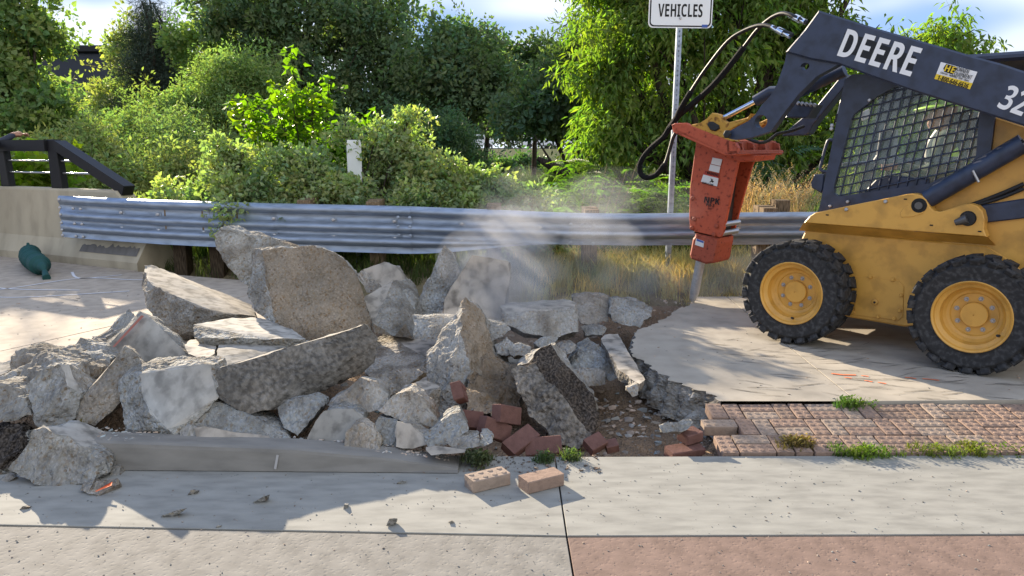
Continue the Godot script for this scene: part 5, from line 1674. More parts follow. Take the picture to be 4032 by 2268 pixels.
func build_skid_steer() -> void:
	var machine := thing("skid_steer", "yellow and dark blue skid steer loader with raised arms and caged cab", "loader", Vector3(2.16, 0.1, -5.79), deg_to_rad(-40.799))
	var breaker := thing("hydraulic_breaker", "orange hydraulic breaker hanging from the loader arms, chisel on the pavement", "breaker", Vector3(2.16, 0.1, -5.79), deg_to_rad(-40.799))
	var hose_a := thing("hydraulic_hose", "black hose from the upper coupling, drooping in a sleeved loop left of the breaker", "hose", Vector3(2.16, 0.1, -5.79), deg_to_rad(-40.799), "hoses to the breaker")
	var hose_b := thing("hydraulic_hose", "black hose from the lower coupling, joining the sleeved bundle above the breaker", "hose", Vector3(2.16, 0.1, -5.79), deg_to_rad(-40.799), "hoses to the breaker")
	# arms: near and far side
	var arm: Array = [Vector2(-0.024, 2.485), Vector2(0.388, 2.32), Vector2(0.818, 2.159), Vector2(1.009, 2.085), Vector2(1.165, 2.03), Vector2(1.295, 1.975), Vector2(1.75, 1.85), Vector2(1.9, 1.5), Vector2(1.75, 1.3), Vector2(1.33, 1.633), Vector2(1.162, 1.696), Vector2(0.669, 1.877), Vector2(0.372, 1.997), Vector2(0.142, 2.095), Vector2(-0.06, 2.143), Vector2(-0.252, 2.208), Vector2(-0.226, 2.24), Vector2(-0.121, 2.355)]
	var leg: Array = [Vector2(-0.252, 2.208), Vector2(-0.262, 2.137), Vector2(-0.313, 1.978), Vector2(-0.355, 1.897), Vector2(-0.423, 1.829), Vector2(-0.47, 1.758), Vector2(-0.526, 1.708), Vector2(-0.688, 1.628), Vector2(-0.707, 1.606), Vector2(-0.684, 1.571), Vector2(-0.63, 1.56), Vector2(-0.49, 1.579), Vector2(-0.341, 1.623), Vector2(-0.225, 1.787), Vector2(-0.147, 1.889), Vector2(-0.014, 2.019), Vector2(0.139, 2.095), Vector2(-0.06, 2.143)]
	var holes: Array = [Vector2(-0.424, 1.699), Vector2(-0.106, 2.097)]
	part("arm", plate(arm, -0.34, -0.141, 0.012), M.navy, machine)
	part("far_arm", plate(arm, -1.72, -1.52, 0.012), M.navy, machine)
	leg = holed(leg, holes[0], 0.052, 20)
	leg = holed(leg, holes[1], 0.034, 16, Vector2(1.0, 0.75))
	part("arm_leg", plate(leg, -0.26, -0.17, 0.0), M.navy, machine)
	# wheels
	var hubs: Array = [Vector2(-0.039, 0.426), Vector2(1.175, 0.389)]
	wheel(machine, Vector3(hubs[0].x, 0.4, 0.0), 0.1)
	wheel(machine, Vector3(hubs[1].x, 0.39, 0.0), 1.0)
	wheel(machine, Vector3(hubs[0].x, 0.4, -1.55), 0.7)
	wheel(machine, Vector3(hubs[1].x, 0.39, -1.55), 0.3)
	# cab
	var out: Array = [Vector2(0.108, 2.004), Vector2(0.163, 2.041), Vector2(0.397, 2.027), Vector2(1.117, 1.71), Vector2(1.114, 1.43), Vector2(1.095, 1.334), Vector2(0.788, 1.136), Vector2(0.685, 1.132), Vector2(-0.019, 0.997), Vector2(-0.008, 1.065)]
	var win: Array = [Vector2(0.293, 1.823), Vector2(0.344, 1.87), Vector2(0.428, 1.914), Vector2(0.541, 1.964), Vector2(1.023, 1.75), Vector2(1.03, 1.44), Vector2(0.971, 1.331), Vector2(0.816, 1.283), Vector2(0.763, 1.248), Vector2(0.126, 1.127), Vector2(0.089, 1.149), Vector2(0.087, 1.204), Vector2(0.177, 1.705), Vector2(0.196, 1.751)]
	var cut := PackedVector2Array(out)
	var hole := PackedVector2Array(win)
	if area2(cut) < 0.0: cut.reverse()
	if area2(hole) > 0.0: hole.reverse()
	# the window is cut out; a hairline seam keeps both halves simple outlines
	if area2(hole) < 0.0: hole.reverse()
	var mid := Vector2.ZERO
	for p in hole: mid += p / hole.size()
	var seam := PackedVector2Array([mid + Vector2(-0.0003, -2), mid + Vector2(0.0003, -2), mid + Vector2(0.0003, 2), mid + Vector2(-0.0003, 2)])
	var opening: PackedVector2Array = Geometry2D.merge_polygons(hole, seam)[0]
	for far in [false, true]:
		var fr := st_new()
		for piece in Geometry2D.clip_polygons(cut, opening): prism(fr, Array(piece), -1.43 if far else -0.47, -1.38 if far else -0.42, 0.0)
		part("far_cab_side" if far else "cab_side", done(fr), M.navy, machine)
	var wires: Array = [[Vector2(-0.389, 1.042), Vector2(-0.195, 2.007)],
		[Vector2(-0.313, 1.046), Vector2(-0.124, 2.003)],
		[Vector2(-0.238, 1.05), Vector2(-0.055, 2)],
		[Vector2(-0.165, 1.053), Vector2(0.014, 1.996)],
		[Vector2(-0.092, 1.056), Vector2(0.082, 1.992)],
		[Vector2(-0.021, 1.06), Vector2(0.149, 1.989)],
		[Vector2(0.05, 1.063), Vector2(0.215, 1.985)],
		[Vector2(0.119, 1.066), Vector2(0.28, 1.982)],
		[Vector2(0.187, 1.07), Vector2(0.344, 1.978)],
		[Vector2(0.254, 1.073), Vector2(0.407, 1.975)],
		[Vector2(0.32, 1.076), Vector2(0.469, 1.972)],
		[Vector2(0.386, 1.079), Vector2(0.531, 1.969)],
		[Vector2(0.45, 1.082), Vector2(0.591, 1.965)],
		[Vector2(0.513, 1.085), Vector2(0.651, 1.962)],
		[Vector2(0.576, 1.088), Vector2(0.71, 1.959)],
		[Vector2(0.638, 1.091), Vector2(0.768, 1.956)],
		[Vector2(0.698, 1.094), Vector2(0.826, 1.953)],
		[Vector2(0.758, 1.096), Vector2(0.882, 1.95)],
		[Vector2(0.817, 1.099), Vector2(0.938, 1.947)],
		[Vector2(0.876, 1.102), Vector2(0.993, 1.944)],
		[Vector2(0.933, 1.105), Vector2(1.048, 1.941)],
		[Vector2(0.99, 1.107), Vector2(1.101, 1.938)],
		[Vector2(1.046, 1.11), Vector2(1.154, 1.935)],
		[Vector2(1.101, 1.112), Vector2(1.207, 1.933)],
		[Vector2(1.156, 1.115), Vector2(1.258, 1.93)],
		[Vector2(1.21, 1.118), Vector2(1.309, 1.927)],
		[Vector2(-0, 2.014), Vector2(1.001, 2.222)],
		[Vector2(0.005, 1.946), Vector2(1.007, 2.159)],
		[Vector2(0.01, 1.878), Vector2(1.013, 2.096)],
		[Vector2(0.015, 1.81), Vector2(1.019, 2.032)],
		[Vector2(0.02, 1.741), Vector2(1.025, 1.968)],
		[Vector2(0.024, 1.673), Vector2(1.031, 1.904)],
		[Vector2(0.029, 1.604), Vector2(1.038, 1.84)],
		[Vector2(0.034, 1.534), Vector2(1.044, 1.776)],
		[Vector2(0.039, 1.465), Vector2(1.05, 1.711)],
		[Vector2(0.044, 1.395), Vector2(1.056, 1.646)],
		[Vector2(0.049, 1.326), Vector2(1.062, 1.582)],
		[Vector2(0.054, 1.256), Vector2(1.068, 1.516)],
		[Vector2(0.06, 1.185), Vector2(1.074, 1.451)],
		[Vector2(0.065, 1.115), Vector2(1.081, 1.386)],
		[Vector2(0.07, 1.044), Vector2(1.087, 1.32)],
		[Vector2(0.075, 0.973), Vector2(1.093, 1.254)],
		[Vector2(0.08, 0.902), Vector2(1.099, 1.188)],
		[Vector2(0.085, 0.831), Vector2(1.106, 1.122)],
		[Vector2(0.09, 0.759), Vector2(1.112, 1.055)]]
	for far in [-0.452]:
		var st := st_new()
		for w in wires:
			for line in Geometry2D.intersect_polyline_with_polygon(PackedVector2Array(w), hole):
				tube(st, [Vector3(line[0].x, line[0].y, far), Vector3(line[1].x, line[1].y, far)], [0.0062], 6, false)
		part("window_screen" if far > -1.0 else "far_window_screen", done(st), M.navy, machine)
	var glass := mat("cab_glass", Color(0.75, 0.85, 0.8, 0.1), 0.05)
	glass.transparency = BaseMaterial3D.TRANSPARENCY_ALPHA
	part("window_pane", plate(win, -0.48, -0.476, 0.0), glass, machine)
	part("cab_roof", box_mesh(Vector3(1.05, 0.06, 1.0), 0.02), M.navy, machine, Vector3(0.78, 2.1, -0.93))
	part("cab_floor", box_mesh(Vector3(1.0, 0.05, 0.9), 0.01), M.rubber, machine, Vector3(0.62, 0.82, -0.93))
	part("chassis", box_mesh(Vector3(1.7, 0.42, 0.9), 0.03), M.yellow, machine, Vector3(0.75, 0.5, -0.93))
	part("rear_body", box_mesh(Vector3(0.6, 1.1, 1.1), 0.05), M.yellow, machine, Vector3(1.72, 0.95, -0.93))
	var piv: Array = [Vector2(0.748, 1.097), Vector2(1.058, 1.024), Vector2(0.988, 0.992)]
	for k in 2:
		part("pivot_pin", tube_mesh([Vector3(piv[k].x, piv[k].y, -0.3), Vector3(piv[k].x, piv[k].y, -0.2)], [0.026 if k == 0 else 0.045], 18), M.dark_steel if k == 0 else M.rubber, machine)
		part("grease_ring", lathe_mesh([Vector2(0.052, -0.004), Vector2(0.05, 0.0), Vector2(0.0, 0.001)], 20), M.black, machine, Vector3(piv[k].x, piv[k].y, -0.2135))
	part("pin_lock", tube_mesh([Vector3(piv[1].x, piv[1].y, -0.198), Vector3(piv[2].x, piv[2].y, -0.198)], [0.036, 0.02], 12), M.dark_steel, machine)
	part("body_side", plate([Vector2(-0.132, 0.74), Vector2(-0.089, 0.857), Vector2(1.167, 0.834), Vector2(1.29, 0.763), Vector2(1.395, 0.681), Vector2(1.62, 0.62), Vector2(1.62, 0.36), Vector2(0.689, 0.186), Vector2(0.321, 0.199), Vector2(-0.32, 0.24), Vector2(-0.36, 0.45)], -1.5, -0.36, 0.012), M.yellow, machine)
	part("upper_side_plate", plate([Vector2(-0.054, 0.925), Vector2(-0.015, 0.977), Vector2(0.025, 1.007), Vector2(0.254, 1.068), Vector2(0.524, 1.138), Vector2(0.663, 1.175), Vector2(0.708, 1.179), Vector2(0.755, 1.168), Vector2(0.788, 1.139), Vector2(0.817, 1.09), Vector2(0.847, 1.064), Vector2(0.884, 1.06), Vector2(0.936, 1.08), Vector2(1.019, 1.116), Vector2(1.061, 1.123), Vector2(1.104, 1.112), Vector2(1.137, 1.08), Vector2(1.155, 1.028), Vector2(1.158, 0.953), Vector2(1.179, 0.907)], -0.34, -0.22, 0.006), M.yellow, machine)
	part("step_band", band_mesh([Vector3(-0.057, 0.924, -0.222), Vector3(1.181, 0.904, -0.222), Vector3(1.215, 0.838, -0.361), Vector3(-0.14, 0.848, -0.361)]), M.yellow, machine)
	part("pivot_pad", plate([Vector2(0.64, 1.008), Vector2(0.628, 1.036), Vector2(0.65, 1.077), Vector2(0.733, 1.125), Vector2(0.785, 1.111), Vector2(0.781, 1.044), Vector2(0.712, 1.015)], -0.225, -0.215, 0.003), M.yellow, machine)
	part("access_panel", plate([Vector2(0.316, 0.528), Vector2(0.624, 0.531), Vector2(0.666, 0.489), Vector2(0.677, 0.264), Vector2(0.649, 0.23), Vector2(0.333, 0.227)], -0.365, -0.352, 0.003), M.yellow, machine)
	part("far_arm_leg", plate([Vector2(-0.217, 2.07), Vector2(-0.242, 2.037), Vector2(-0.497, 1.706), Vector2(-0.533, 1.632), Vector2(-0.563, 1.613), Vector2(-0.786, 1.606), Vector2(-0.758, 1.638), Vector2(-0.659, 1.723), Vector2(-0.467, 1.888), Vector2(-0.301, 2.102), Vector2(-0.236, 2.139)], -1.65, -1.5, 0.008), M.navy, machine)
	part("cross_tube_guard", plate([Vector2(-0.327, 1.857), Vector2(-0.151, 1.836), Vector2(-0.207, 1.733), Vector2(-0.384, 1.74)], -0.75, -0.55, 0.008), M.navy, machine)
	part("guard_tooth", plate([Vector2(-0.299, 1.855), Vector2(-0.279, 1.866), Vector2(-0.268, 1.851), Vector2(-0.277, 1.832)], -0.56, -0.52, 0.002), M.steel, machine)
	part("guard_tooth", plate([Vector2(-0.265, 1.85), Vector2(-0.246, 1.861), Vector2(-0.235, 1.846), Vector2(-0.244, 1.827)], -0.56, -0.52, 0.002), M.steel, machine)
	part("guard_tooth", plate([Vector2(-0.232, 1.845), Vector2(-0.213, 1.856), Vector2(-0.202, 1.841), Vector2(-0.21, 1.822)], -0.56, -0.52, 0.002), M.steel, machine)
	part("guard_tooth", plate([Vector2(-0.199, 1.84), Vector2(-0.18, 1.852), Vector2(-0.169, 1.837), Vector2(-0.178, 1.817)], -0.56, -0.52, 0.002), M.steel, machine)
	part("guard_tooth", plate([Vector2(-0.166, 1.835), Vector2(-0.147, 1.847), Vector2(-0.136, 1.832), Vector2(-0.145, 1.813)], -0.56, -0.52, 0.002), M.steel, machine)
	part("tilt_cylinder_rod", tube_mesh([Vector3(-0.971, 1.74, -0.6), Vector3(-0.652, 1.888, -0.6)], [0.022], 12), M.chrome, machine)
	part("tilt_cylinder", tube_mesh([Vector3(-0.665, 1.884, -0.6), Vector3(-0.54, 1.95, -0.6), Vector3(-0.303, 1.945, -0.6), Vector3(0.044, 2.09, -0.6)], [0.05], 12), M.navy, machine)
	part("lift_cylinder", tube_mesh([Vector3(0.779, 1.14, -0.3), Vector3(1.318, 1.53, -0.3)], [0.065], 18), M.navy, machine)
	part("cylinder_pipe", tube_mesh(curve([Vector3(0.819, 1.195, -0.26), Vector3(0.956, 1.308, -0.26), Vector3(1.092, 1.369, -0.26), Vector3(1.322, 1.545, -0.26)], 0.04), [0.012], 12), M.rubber, machine)
	part("cylinder_clamp", tube_mesh([Vector3(1.054, 1.346, -0.232), Vector3(1.097, 1.27, -0.232)], [0.009], 12), M.steel, machine)
	part("rear_link", plate([Vector2(1.095, 1.108), Vector2(1.349, 1.166), Vector2(1.404, 1.177), Vector2(1.417, 1.053), Vector2(1.362, 1.034), Vector2(1.146, 0.992), Vector2(1.11, 1.024)], -0.5, -0.34, 0.008), M.navy, machine)
	part("rear_post", plate([Vector2(1.111, 1.706), Vector2(1.285, 1.64), Vector2(1.346, 1.608), Vector2(1.363, 1.432), Vector2(1.111, 1.414)], -0.9, -0.46, 0.008), M.yellow, machine)
	part("engine_cover", plate([Vector2(0.789, 1.094), Vector2(1.124, 1.42), Vector2(1.363, 1.556), Vector2(1.466, 0.535), Vector2(0.946, 0.631), Vector2(0.807, 1.061)], -1.4, -0.366, 0.008), M.yellow, machine)
	part("hydraulic_pipe", tube_mesh(curve([Vector3(0.941, 1.058, -0.347), Vector3(1.188, 1.178, -0.347), Vector3(1.339, 1.262, -0.347)], 0.04), [0.014], 12), M.rubber, machine)
	part("hydraulic_pipe", tube_mesh(curve([Vector3(0.988, 1.083, -0.347), Vector3(1.19, 1.152, -0.347), Vector3(1.342, 1.231, -0.347)], 0.04), [0.012], 12), M.rubber, machine)
	part("hip_rail", plate([Vector2(0.082, 1.383), Vector2(0.507, 1.421), Vector2(0.913, 1.437), Vector2(0.917, 1.396), Vector2(0.51, 1.385), Vector2(0.084, 1.352)], -0.6, -0.57, 0.008), M.navy, machine)
	part("seat_back", plate([Vector2(0.806, 1.738), Vector2(0.86, 1.774), Vector2(0.93, 1.747), Vector2(0.958, 1.571), Vector2(0.945, 1.406), Vector2(0.884, 1.393), Vector2(0.85, 1.508)], -1.15, -0.7, 0.03), M.rubber, machine)
	part("seat_cushion", plate([Vector2(0.564, 1.376), Vector2(0.894, 1.406), Vector2(0.913, 1.329), Vector2(0.583, 1.296)], -1.15, -0.7, 0.03), M.rubber, machine)
	part("control_console", plate([Vector2(0.167, 1.36), Vector2(0.209, 1.439), Vector2(0.221, 1.621), Vector2(0.312, 1.647), Vector2(0.322, 1.439), Vector2(0.402, 1.343)], -1.2, -1, 0.01), M.rubber, machine)
	part("display_box", plate([Vector2(0.279, 1.919), Vector2(0.367, 1.942), Vector2(0.384, 1.882), Vector2(0.298, 1.852)], -0.75, -0.6, 0.01), M.rubber, machine)
	part("mirror_glass", plate([Vector2(0.076, 1.781), Vector2(0.131, 1.81), Vector2(0.143, 1.74), Vector2(0.084, 1.714)], -1, -0.98, 0.002), M.sticker, machine)
	part("fender_cover", plate([Vector2(0.331, 1.207), Vector2(0.377, 1.261), Vector2(0.462, 1.289), Vector2(0.546, 1.291), Vector2(0.642, 1.281), Vector2(0.742, 1.277), Vector2(0.752, 1.22), Vector2(0.557, 1.169), Vector2(0.251, 1.084)], -0.56, -0.46, 0.008), M.navy, machine)
	part("grab_handle", tube_mesh(curve([Vector3(0.064, 1.547, -0.45), Vector3(0.019, 1.56, -0.45), Vector3(-0.002, 1.524, -0.45), Vector3(-0.034, 1.371, -0.45), Vector3(-0.037, 1.335, -0.45), Vector3(-0.018, 1.317, -0.45), Vector3(0.025, 1.314, -0.45)], 0.04), [0.012], 12), M.navy, machine)
	part("wiper_arm", tube_mesh(curve([Vector3(0.116, 1.959, -0.45), Vector3(0.077, 1.826, -0.45), Vector3(0.058, 1.685, -0.45)], 0.04), [0.006], 12), M.steel, machine)
	part("wiper_motor", plate([Vector2(0.056, 1.756), Vector2(0.079, 1.765), Vector2(0.092, 1.702), Vector2(0.067, 1.682), Vector2(0.041, 1.691)], -0.5, -0.44, 0.008), M.rubber, machine)
	bolt(machine, Vector2(0.036, 1.667), -0.43, 0.016, M.steel)
	bolt(machine, Vector2(0.034, 1.642), -0.43, 0.016, M.steel)
	part("lamp_bracket", plate([Vector2(-0.1, 1.216), Vector2(-0.08, 1.291), Vector2(0.002, 1.296), Vector2(-0.004, 1.176), Vector2(-0.014, 1.145), Vector2(-0.091, 1.185)], -0.6, -0.44, 0.008), M.navy, machine)
	bolt(machine, Vector2(0.302, 1.846), -0.41, 0.013, M.steel)
	bolt(machine, Vector2(0.202, 1.09), -0.41, 0.013, M.steel)
	bolt(machine, Vector2(0.072, 1.051), -0.41, 0.013, M.steel)
	bolt(machine, Vector2(0.258, 1.045), -0.215, 0.014, M.steel)
	bolt(machine, Vector2(0.526, 1.116), -0.215, 0.014, M.steel)
	bolt(machine, Vector2(0.428, 0.536), -0.348, 0.014, M.yellow)
	bolt(machine, Vector2(0.587, 0.532), -0.348, 0.014, M.yellow)
	bolt(machine, Vector2(0.653, 0.424), -0.348, 0.014, M.yellow)
	bolt(machine, Vector2(0.654, 0.307), -0.348, 0.014, M.yellow)
	bolt(machine, Vector2(0.621, 0.24), -0.348, 0.014, M.yellow)
	bolt(machine, Vector2(0.508, 0.238), -0.348, 0.014, M.yellow)
	bolt(machine, Vector2(0.323, 0.249), -0.348, 0.014, M.yellow)
	bolt(machine, Vector2(0.477, 0.348), -0.345, 0.024, M.yellow)
	bolt(machine, Vector2(0.477, 0.348), -0.338, 0.009, M.black)
	part("slot", box_mesh(Vector3(0.022, 0.009, 0.004), 0.001), M.black, machine, Vector3(0.12, 0.996, -0.219))
	part("slot", box_mesh(Vector3(0.022, 0.009, 0.004), 0.001), M.black, machine, Vector3(0.656, 1.138, -0.219))
	part("slot", box_mesh(Vector3(0.022, 0.009, 0.004), 0.001), M.black, machine, Vector3(0.838, 0.964, -0.219))
	part("slot", box_mesh(Vector3(0.022, 0.009, 0.004), 0.001), M.black, machine, Vector3(1.135, 0.941, -0.219))
	part("attach_bracket", plate([Vector2(-1.23, 1.696), Vector2(-1.131, 1.713), Vector2(-1.07, 1.746), Vector2(-1.019, 1.796), Vector2(-0.956, 1.777), Vector2(-0.931, 1.733), Vector2(-0.88, 1.708), Vector2(-0.698, 1.747), Vector2(-0.659, 1.778), Vector2(-0.683, 1.727), Vector2(-0.862, 1.639), Vector2(-0.874, 1.586), Vector2(-0.793, 1.552), Vector2(-0.857, 1.539)], -0.62, -0.52, 0.008), M.yellow_worn, machine)
	part("attach_bracket", plate([Vector2(-1.149, 1.728), Vector2(-1.096, 1.749), Vector2(-0.958, 1.739), Vector2(-0.885, 1.772), Vector2(-0.854, 1.743), Vector2(-1.089, 1.621)], -1.5, -1.4, 0.008), M.yellow_worn, machine)
	part("pin_plate", plate([Vector2(-1.053, 1.695), Vector2(-1.039, 1.718), Vector2(-1.002, 1.72), Vector2(-0.942, 1.686), Vector2(-0.938, 1.659), Vector2(-0.976, 1.637), Vector2(-1.021, 1.651)], -0.53, -0.5, 0.008), M.rubber, machine)
	bolt(machine, Vector2(-0.684, 1.605), -0.135, 0.035, M.rubber)
	part("mount_flange", plate([Vector2(-1.399, 1.698), Vector2(-1.365, 1.714), Vector2(-1.256, 1.715), Vector2(-1.196, 1.684), Vector2(-0.848, 1.559), Vector2(-0.783, 1.539), Vector2(-0.756, 1.493), Vector2(-0.757, 1.447), Vector2(-0.857, 1.446), Vector2(-1.357, 1.642)], -0.56, -0.5, 0.006), M.orange, machine)
	part("mount_plate", plate([Vector2(-1.391, 1.687), Vector2(-1.358, 1.666), Vector2(-0.85, 1.459), Vector2(-0.757, 1.464), Vector2(-0.77, 1.433), Vector2(-0.863, 1.429), Vector2(-1.381, 1.634)], -1.5, -0.5, 0.006), M.orange, machine)
	part("mount_lip", plate([Vector2(-0.858, 1.469), Vector2(-0.764, 1.477), Vector2(-0.754, 1.447), Vector2(-0.847, 1.434)], -1.5, -0.5, 0.004), M.orange_worn, machine)
	part("mount_back", plate([Vector2(-0.863, 1.562), Vector2(-0.837, 1.559), Vector2(-0.826, 1.466), Vector2(-0.855, 1.463)], -1.5, -0.5, 0.004), M.orange_worn, machine)
	part("mount_bracket", plate([Vector2(-0.848, 1.555), Vector2(-0.778, 1.535), Vector2(-0.766, 1.472), Vector2(-0.843, 1.464)], -0.65, -0.62, 0.004), M.orange_worn, machine)
	part("mount_bracket", plate([Vector2(-0.848, 1.555), Vector2(-0.778, 1.535), Vector2(-0.766, 1.472), Vector2(-0.843, 1.464)], -0.88, -0.85, 0.004), M.orange_worn, machine)
	part("mount_bracket", plate([Vector2(-0.848, 1.555), Vector2(-0.778, 1.535), Vector2(-0.766, 1.472), Vector2(-0.843, 1.464)], -1.13, -1.1, 0.004), M.orange_worn, machine)
	part("mount_bracket", plate([Vector2(-0.848, 1.555), Vector2(-0.778, 1.535), Vector2(-0.766, 1.472), Vector2(-0.843, 1.464)], -1.45, -1.42, 0.004), M.orange_worn, machine)
	part("attach_hose", tube_mesh(curve([Vector3(-0.665, 1.571, -0.5), Vector3(-0.567, 1.538, -0.5), Vector3(-0.508, 1.557, -0.55), Vector3(-0.465, 1.609, -0.6), Vector3(-0.386, 1.635, -0.7), Vector3(-0.321, 1.675, -0.8)], 0.04), [0.013], 12), M.rubber, machine)
	part("far_side_plate", plate([Vector2(-1.263, 1.462), Vector2(-0.884, 1.428), Vector2(-0.9, 1.38), Vector2(-0.924, 1.319), Vector2(-1.063, 0.725), Vector2(-1.104, 0.664), Vector2(-1.14, 0.664), Vector2(-1.257, 0.696), Vector2(-1.301, 0.908)], -1.21, -1.18, 0.004), M.orange, breaker)
	part("top_flange", plate([Vector2(-1.116, 1.461), Vector2(-0.985, 1.444), Vector2(-0.719, 1.431), Vector2(-0.734, 1.39), Vector2(-0.876, 1.371), Vector2(-0.998, 1.409)], -1.24, -0.8, 0.008), M.orange, breaker)
	part("hammer_body", plate([Vector2(-1.321, 1.569), Vector2(-1.031, 1.412), Vector2(-1.085, 0.672), Vector2(-1.329, 0.698)], -1.16, -0.86, 0.02), M.rubber, breaker)
	part("lower_housing", plate([Vector2(-1.287, 0.703), Vector2(-1.041, 0.677), Vector2(-1.041, 0.622), Vector2(-1.051, 0.577), Vector2(-1.065, 0.472), Vector2(-1.084, 0.441), Vector2(-1.171, 0.423), Vector2(-1.323, 0.457), Vector2(-1.341, 0.492), Vector2(-1.315, 0.652), Vector2(-1.297, 0.673)], -1.14, -0.82, 0.02), M.orange_worn, breaker)
	bolt(breaker, Vector2(-1.322, 1.032), -0.81, 0.022, M.orange_worn)
	bolt(breaker, Vector2(-1.294, 0.841), -0.81, 0.022, M.orange_worn)
	bolt(breaker, Vector2(-1.316, 0.754), -0.81, 0.022, M.orange_worn)
	bolt(breaker, Vector2(-1.068, 0.788), -0.81, 0.022, M.orange_worn)
	bolt(breaker, Vector2(-1.089, 0.708), -0.81, 0.022, M.orange_worn)
	part("pin", tube_mesh([Vector3(-1.011, 0.806, -1.15), Vector3(-1.011, 0.806, -0.83)], [0.026], 12), M.steel, breaker)
	part("pin", tube_mesh([Vector3(-1.025, 0.723, -1.15), Vector3(-1.025, 0.723, -0.83)], [0.026], 12), M.steel, breaker)
	part("chisel", tube_mesh([Vector3(-1.293, 0.518, -1.0), Vector3(-1.36, 0.101, -1.0), Vector3(-1.373, 0.042, -1.0), Vector3(-1.375, 0.002, -1.0)], [0.045, 0.045, 0.034, 0.01], 16), M.chisel, breaker)
	part("blank_label", plate([Vector2(-1.138, 1.41), Vector2(-1.042, 1.394), Vector2(-1.057, 1.335), Vector2(-1.151, 1.353)], -0.815, -0.808, 0.001), M.sticker, breaker)
	part("blank_label", plate([Vector2(-1.157, 1.348), Vector2(-1.057, 1.329), Vector2(-1.069, 1.272), Vector2(-1.17, 1.293)], -0.815, -0.808, 0.001), M.sticker, breaker)
	part("warning_header", plate([Vector2(-1.211, 1.289), Vector2(-1.064, 1.261), Vector2(-1.07, 1.224), Vector2(-1.222, 1.255)], -0.815, -0.808, 0.001), M.warn_red, breaker)
	part("warning_label", plate([Vector2(-1.222, 1.255), Vector2(-1.07, 1.224), Vector2(-1.081, 1.15), Vector2(-1.244, 1.188)], -0.815, -0.808, 0.001), M.sticker, breaker)
	part("housing_label", plate([Vector2(-1.269, 0.657), Vector2(-1.187, 0.638), Vector2(-1.192, 0.579), Vector2(-1.279, 0.598)], -0.82, -0.812, 0.001), M.sticker, breaker)
	part("housing_label_header", plate([Vector2(-1.259, 0.655), Vector2(-1.189, 0.637), Vector2(-1.191, 0.62), Vector2(-1.263, 0.637)], -0.818, -0.81, 0.001), M.label_blue, breaker)
	letter("maker_name", "NPK", Vector3(-1.128, 1.018, -0.81), -0.097, 0.154, 0.055, M.black, breaker, true)
	letter("model_number", "PH-3", Vector3(-1.14, 0.976, -0.81), -0.098, 0.08, 0.028, M.black, breaker, true)
	letter("stay_clear_text", "STAY CLEAR", Vector3(-1.173, 1.17, -0.806), -0.175, 0.113, 0.018, M.black, breaker, true)
	letter("warning_text", "! WARNING", Vector3(-1.135, 1.262, -0.806), -0.202, 0.135, 0.026, M.black, breaker, true)
	part("warning_figure", plate([Vector2(-1.146, 1.225), Vector2(-1.129, 1.208), Vector2(-1.123, 1.22), Vector2(-1.126, 1.2), Vector2(-1.11, 1.195), Vector2(-1.125, 1.183), Vector2(-1.141, 1.191), Vector2(-1.151, 1.182), Vector2(-1.156, 1.188), Vector2(-1.138, 1.202)], -0.81, -0.805, 0), M.black, breaker)
	letter("arm_lettering", "DEERE", Vector3(0.411, 2.154, -0.138), -0.337, 0.533, 0.19, M.white_paint, machine, true)
	part("lettering_panel", plate([Vector2(0.176, 2.311), Vector2(0.309, 2.264), Vector2(0.662, 2.107), Vector2(0.645, 2.019), Vector2(0.47, 2.073), Vector2(0.15, 2.186)], -0.141, -0.139, 0.001), M.black_decal, machine)
	letter("arm_number", "32", Vector3(1.266, 1.792, -0.138), -0.399, 0.155, 0.15, M.white_paint, machine, true)
	part("dealer_label", plate([Vector2(0.817, 2.063), Vector2(1.038, 1.985), Vector2(1.005, 1.876), Vector2(0.787, 1.955)], -0.141, -0.139, 0.001), M.white_paint, machine)
	part("dealer_label_band", plate([Vector2(0.797, 1.987), Vector2(1.018, 1.914), Vector2(1.005, 1.876), Vector2(0.787, 1.955)], -0.138, -0.137, 0.001), M.decal_yellow, machine)
	part("dealer_emblem", plate([Vector2(0.851, 2.048), Vector2(0.905, 2.029), Vector2(0.916, 2.006), Vector2(0.89, 1.979), Vector2(0.844, 1.997), Vector2(0.836, 2.021)], -0.138, -0.137, 0.001), M.black, machine)
	letter("dealer_text", "HONNEN", Vector3(0.948, 2.002, -0.135), -0.343, 0.087, 0.027, M.black, machine, false)
	letter("dealer_text", "EQUIPMENT", Vector3(0.952, 1.968, -0.135), -0.309, 0.121, 0.027, M.black, machine, false)
	letter("dealer_text", "Colorado - Wyoming - Utah - Idaho", Vector3(0.908, 1.963, -0.135), -0.359, 0.187, 0.011, M.black, machine, false)
	letter("dealer_phone", "1-800-646-6636", Vector3(0.901, 1.929, -0.135), -0.355, 0.198, 0.03, M.black, machine, true)
	letter("dealer_initials", "HE", Vector3(0.877, 2.012, -0.135), -0.315, 0.065, 0.042, M.decal_yellow, machine, true)
	part("hose", tube_mesh(curve([Vector3(-0.124, 2.416, -0.2), Vector3(-0.23, 2.471, -0.22), Vector3(-0.321, 2.51, -0.26), Vector3(-0.402, 2.511, -0.3), Vector3(-0.49, 2.483, -0.34), Vector3(-0.603, 2.422, -0.4), Vector3(-0.726, 2.309, -0.45), Vector3(-0.88, 2.16, -0.5), Vector3(-1.042, 2.022, -0.55), Vector3(-1.242, 1.885, -0.6), Vector3(-1.42, 1.782, -0.66), Vector3(-1.52, 1.693, -0.7), Vector3(-1.61, 1.597, -0.74)], 0.04), [0.016], 10), M.rubber, hose_a)
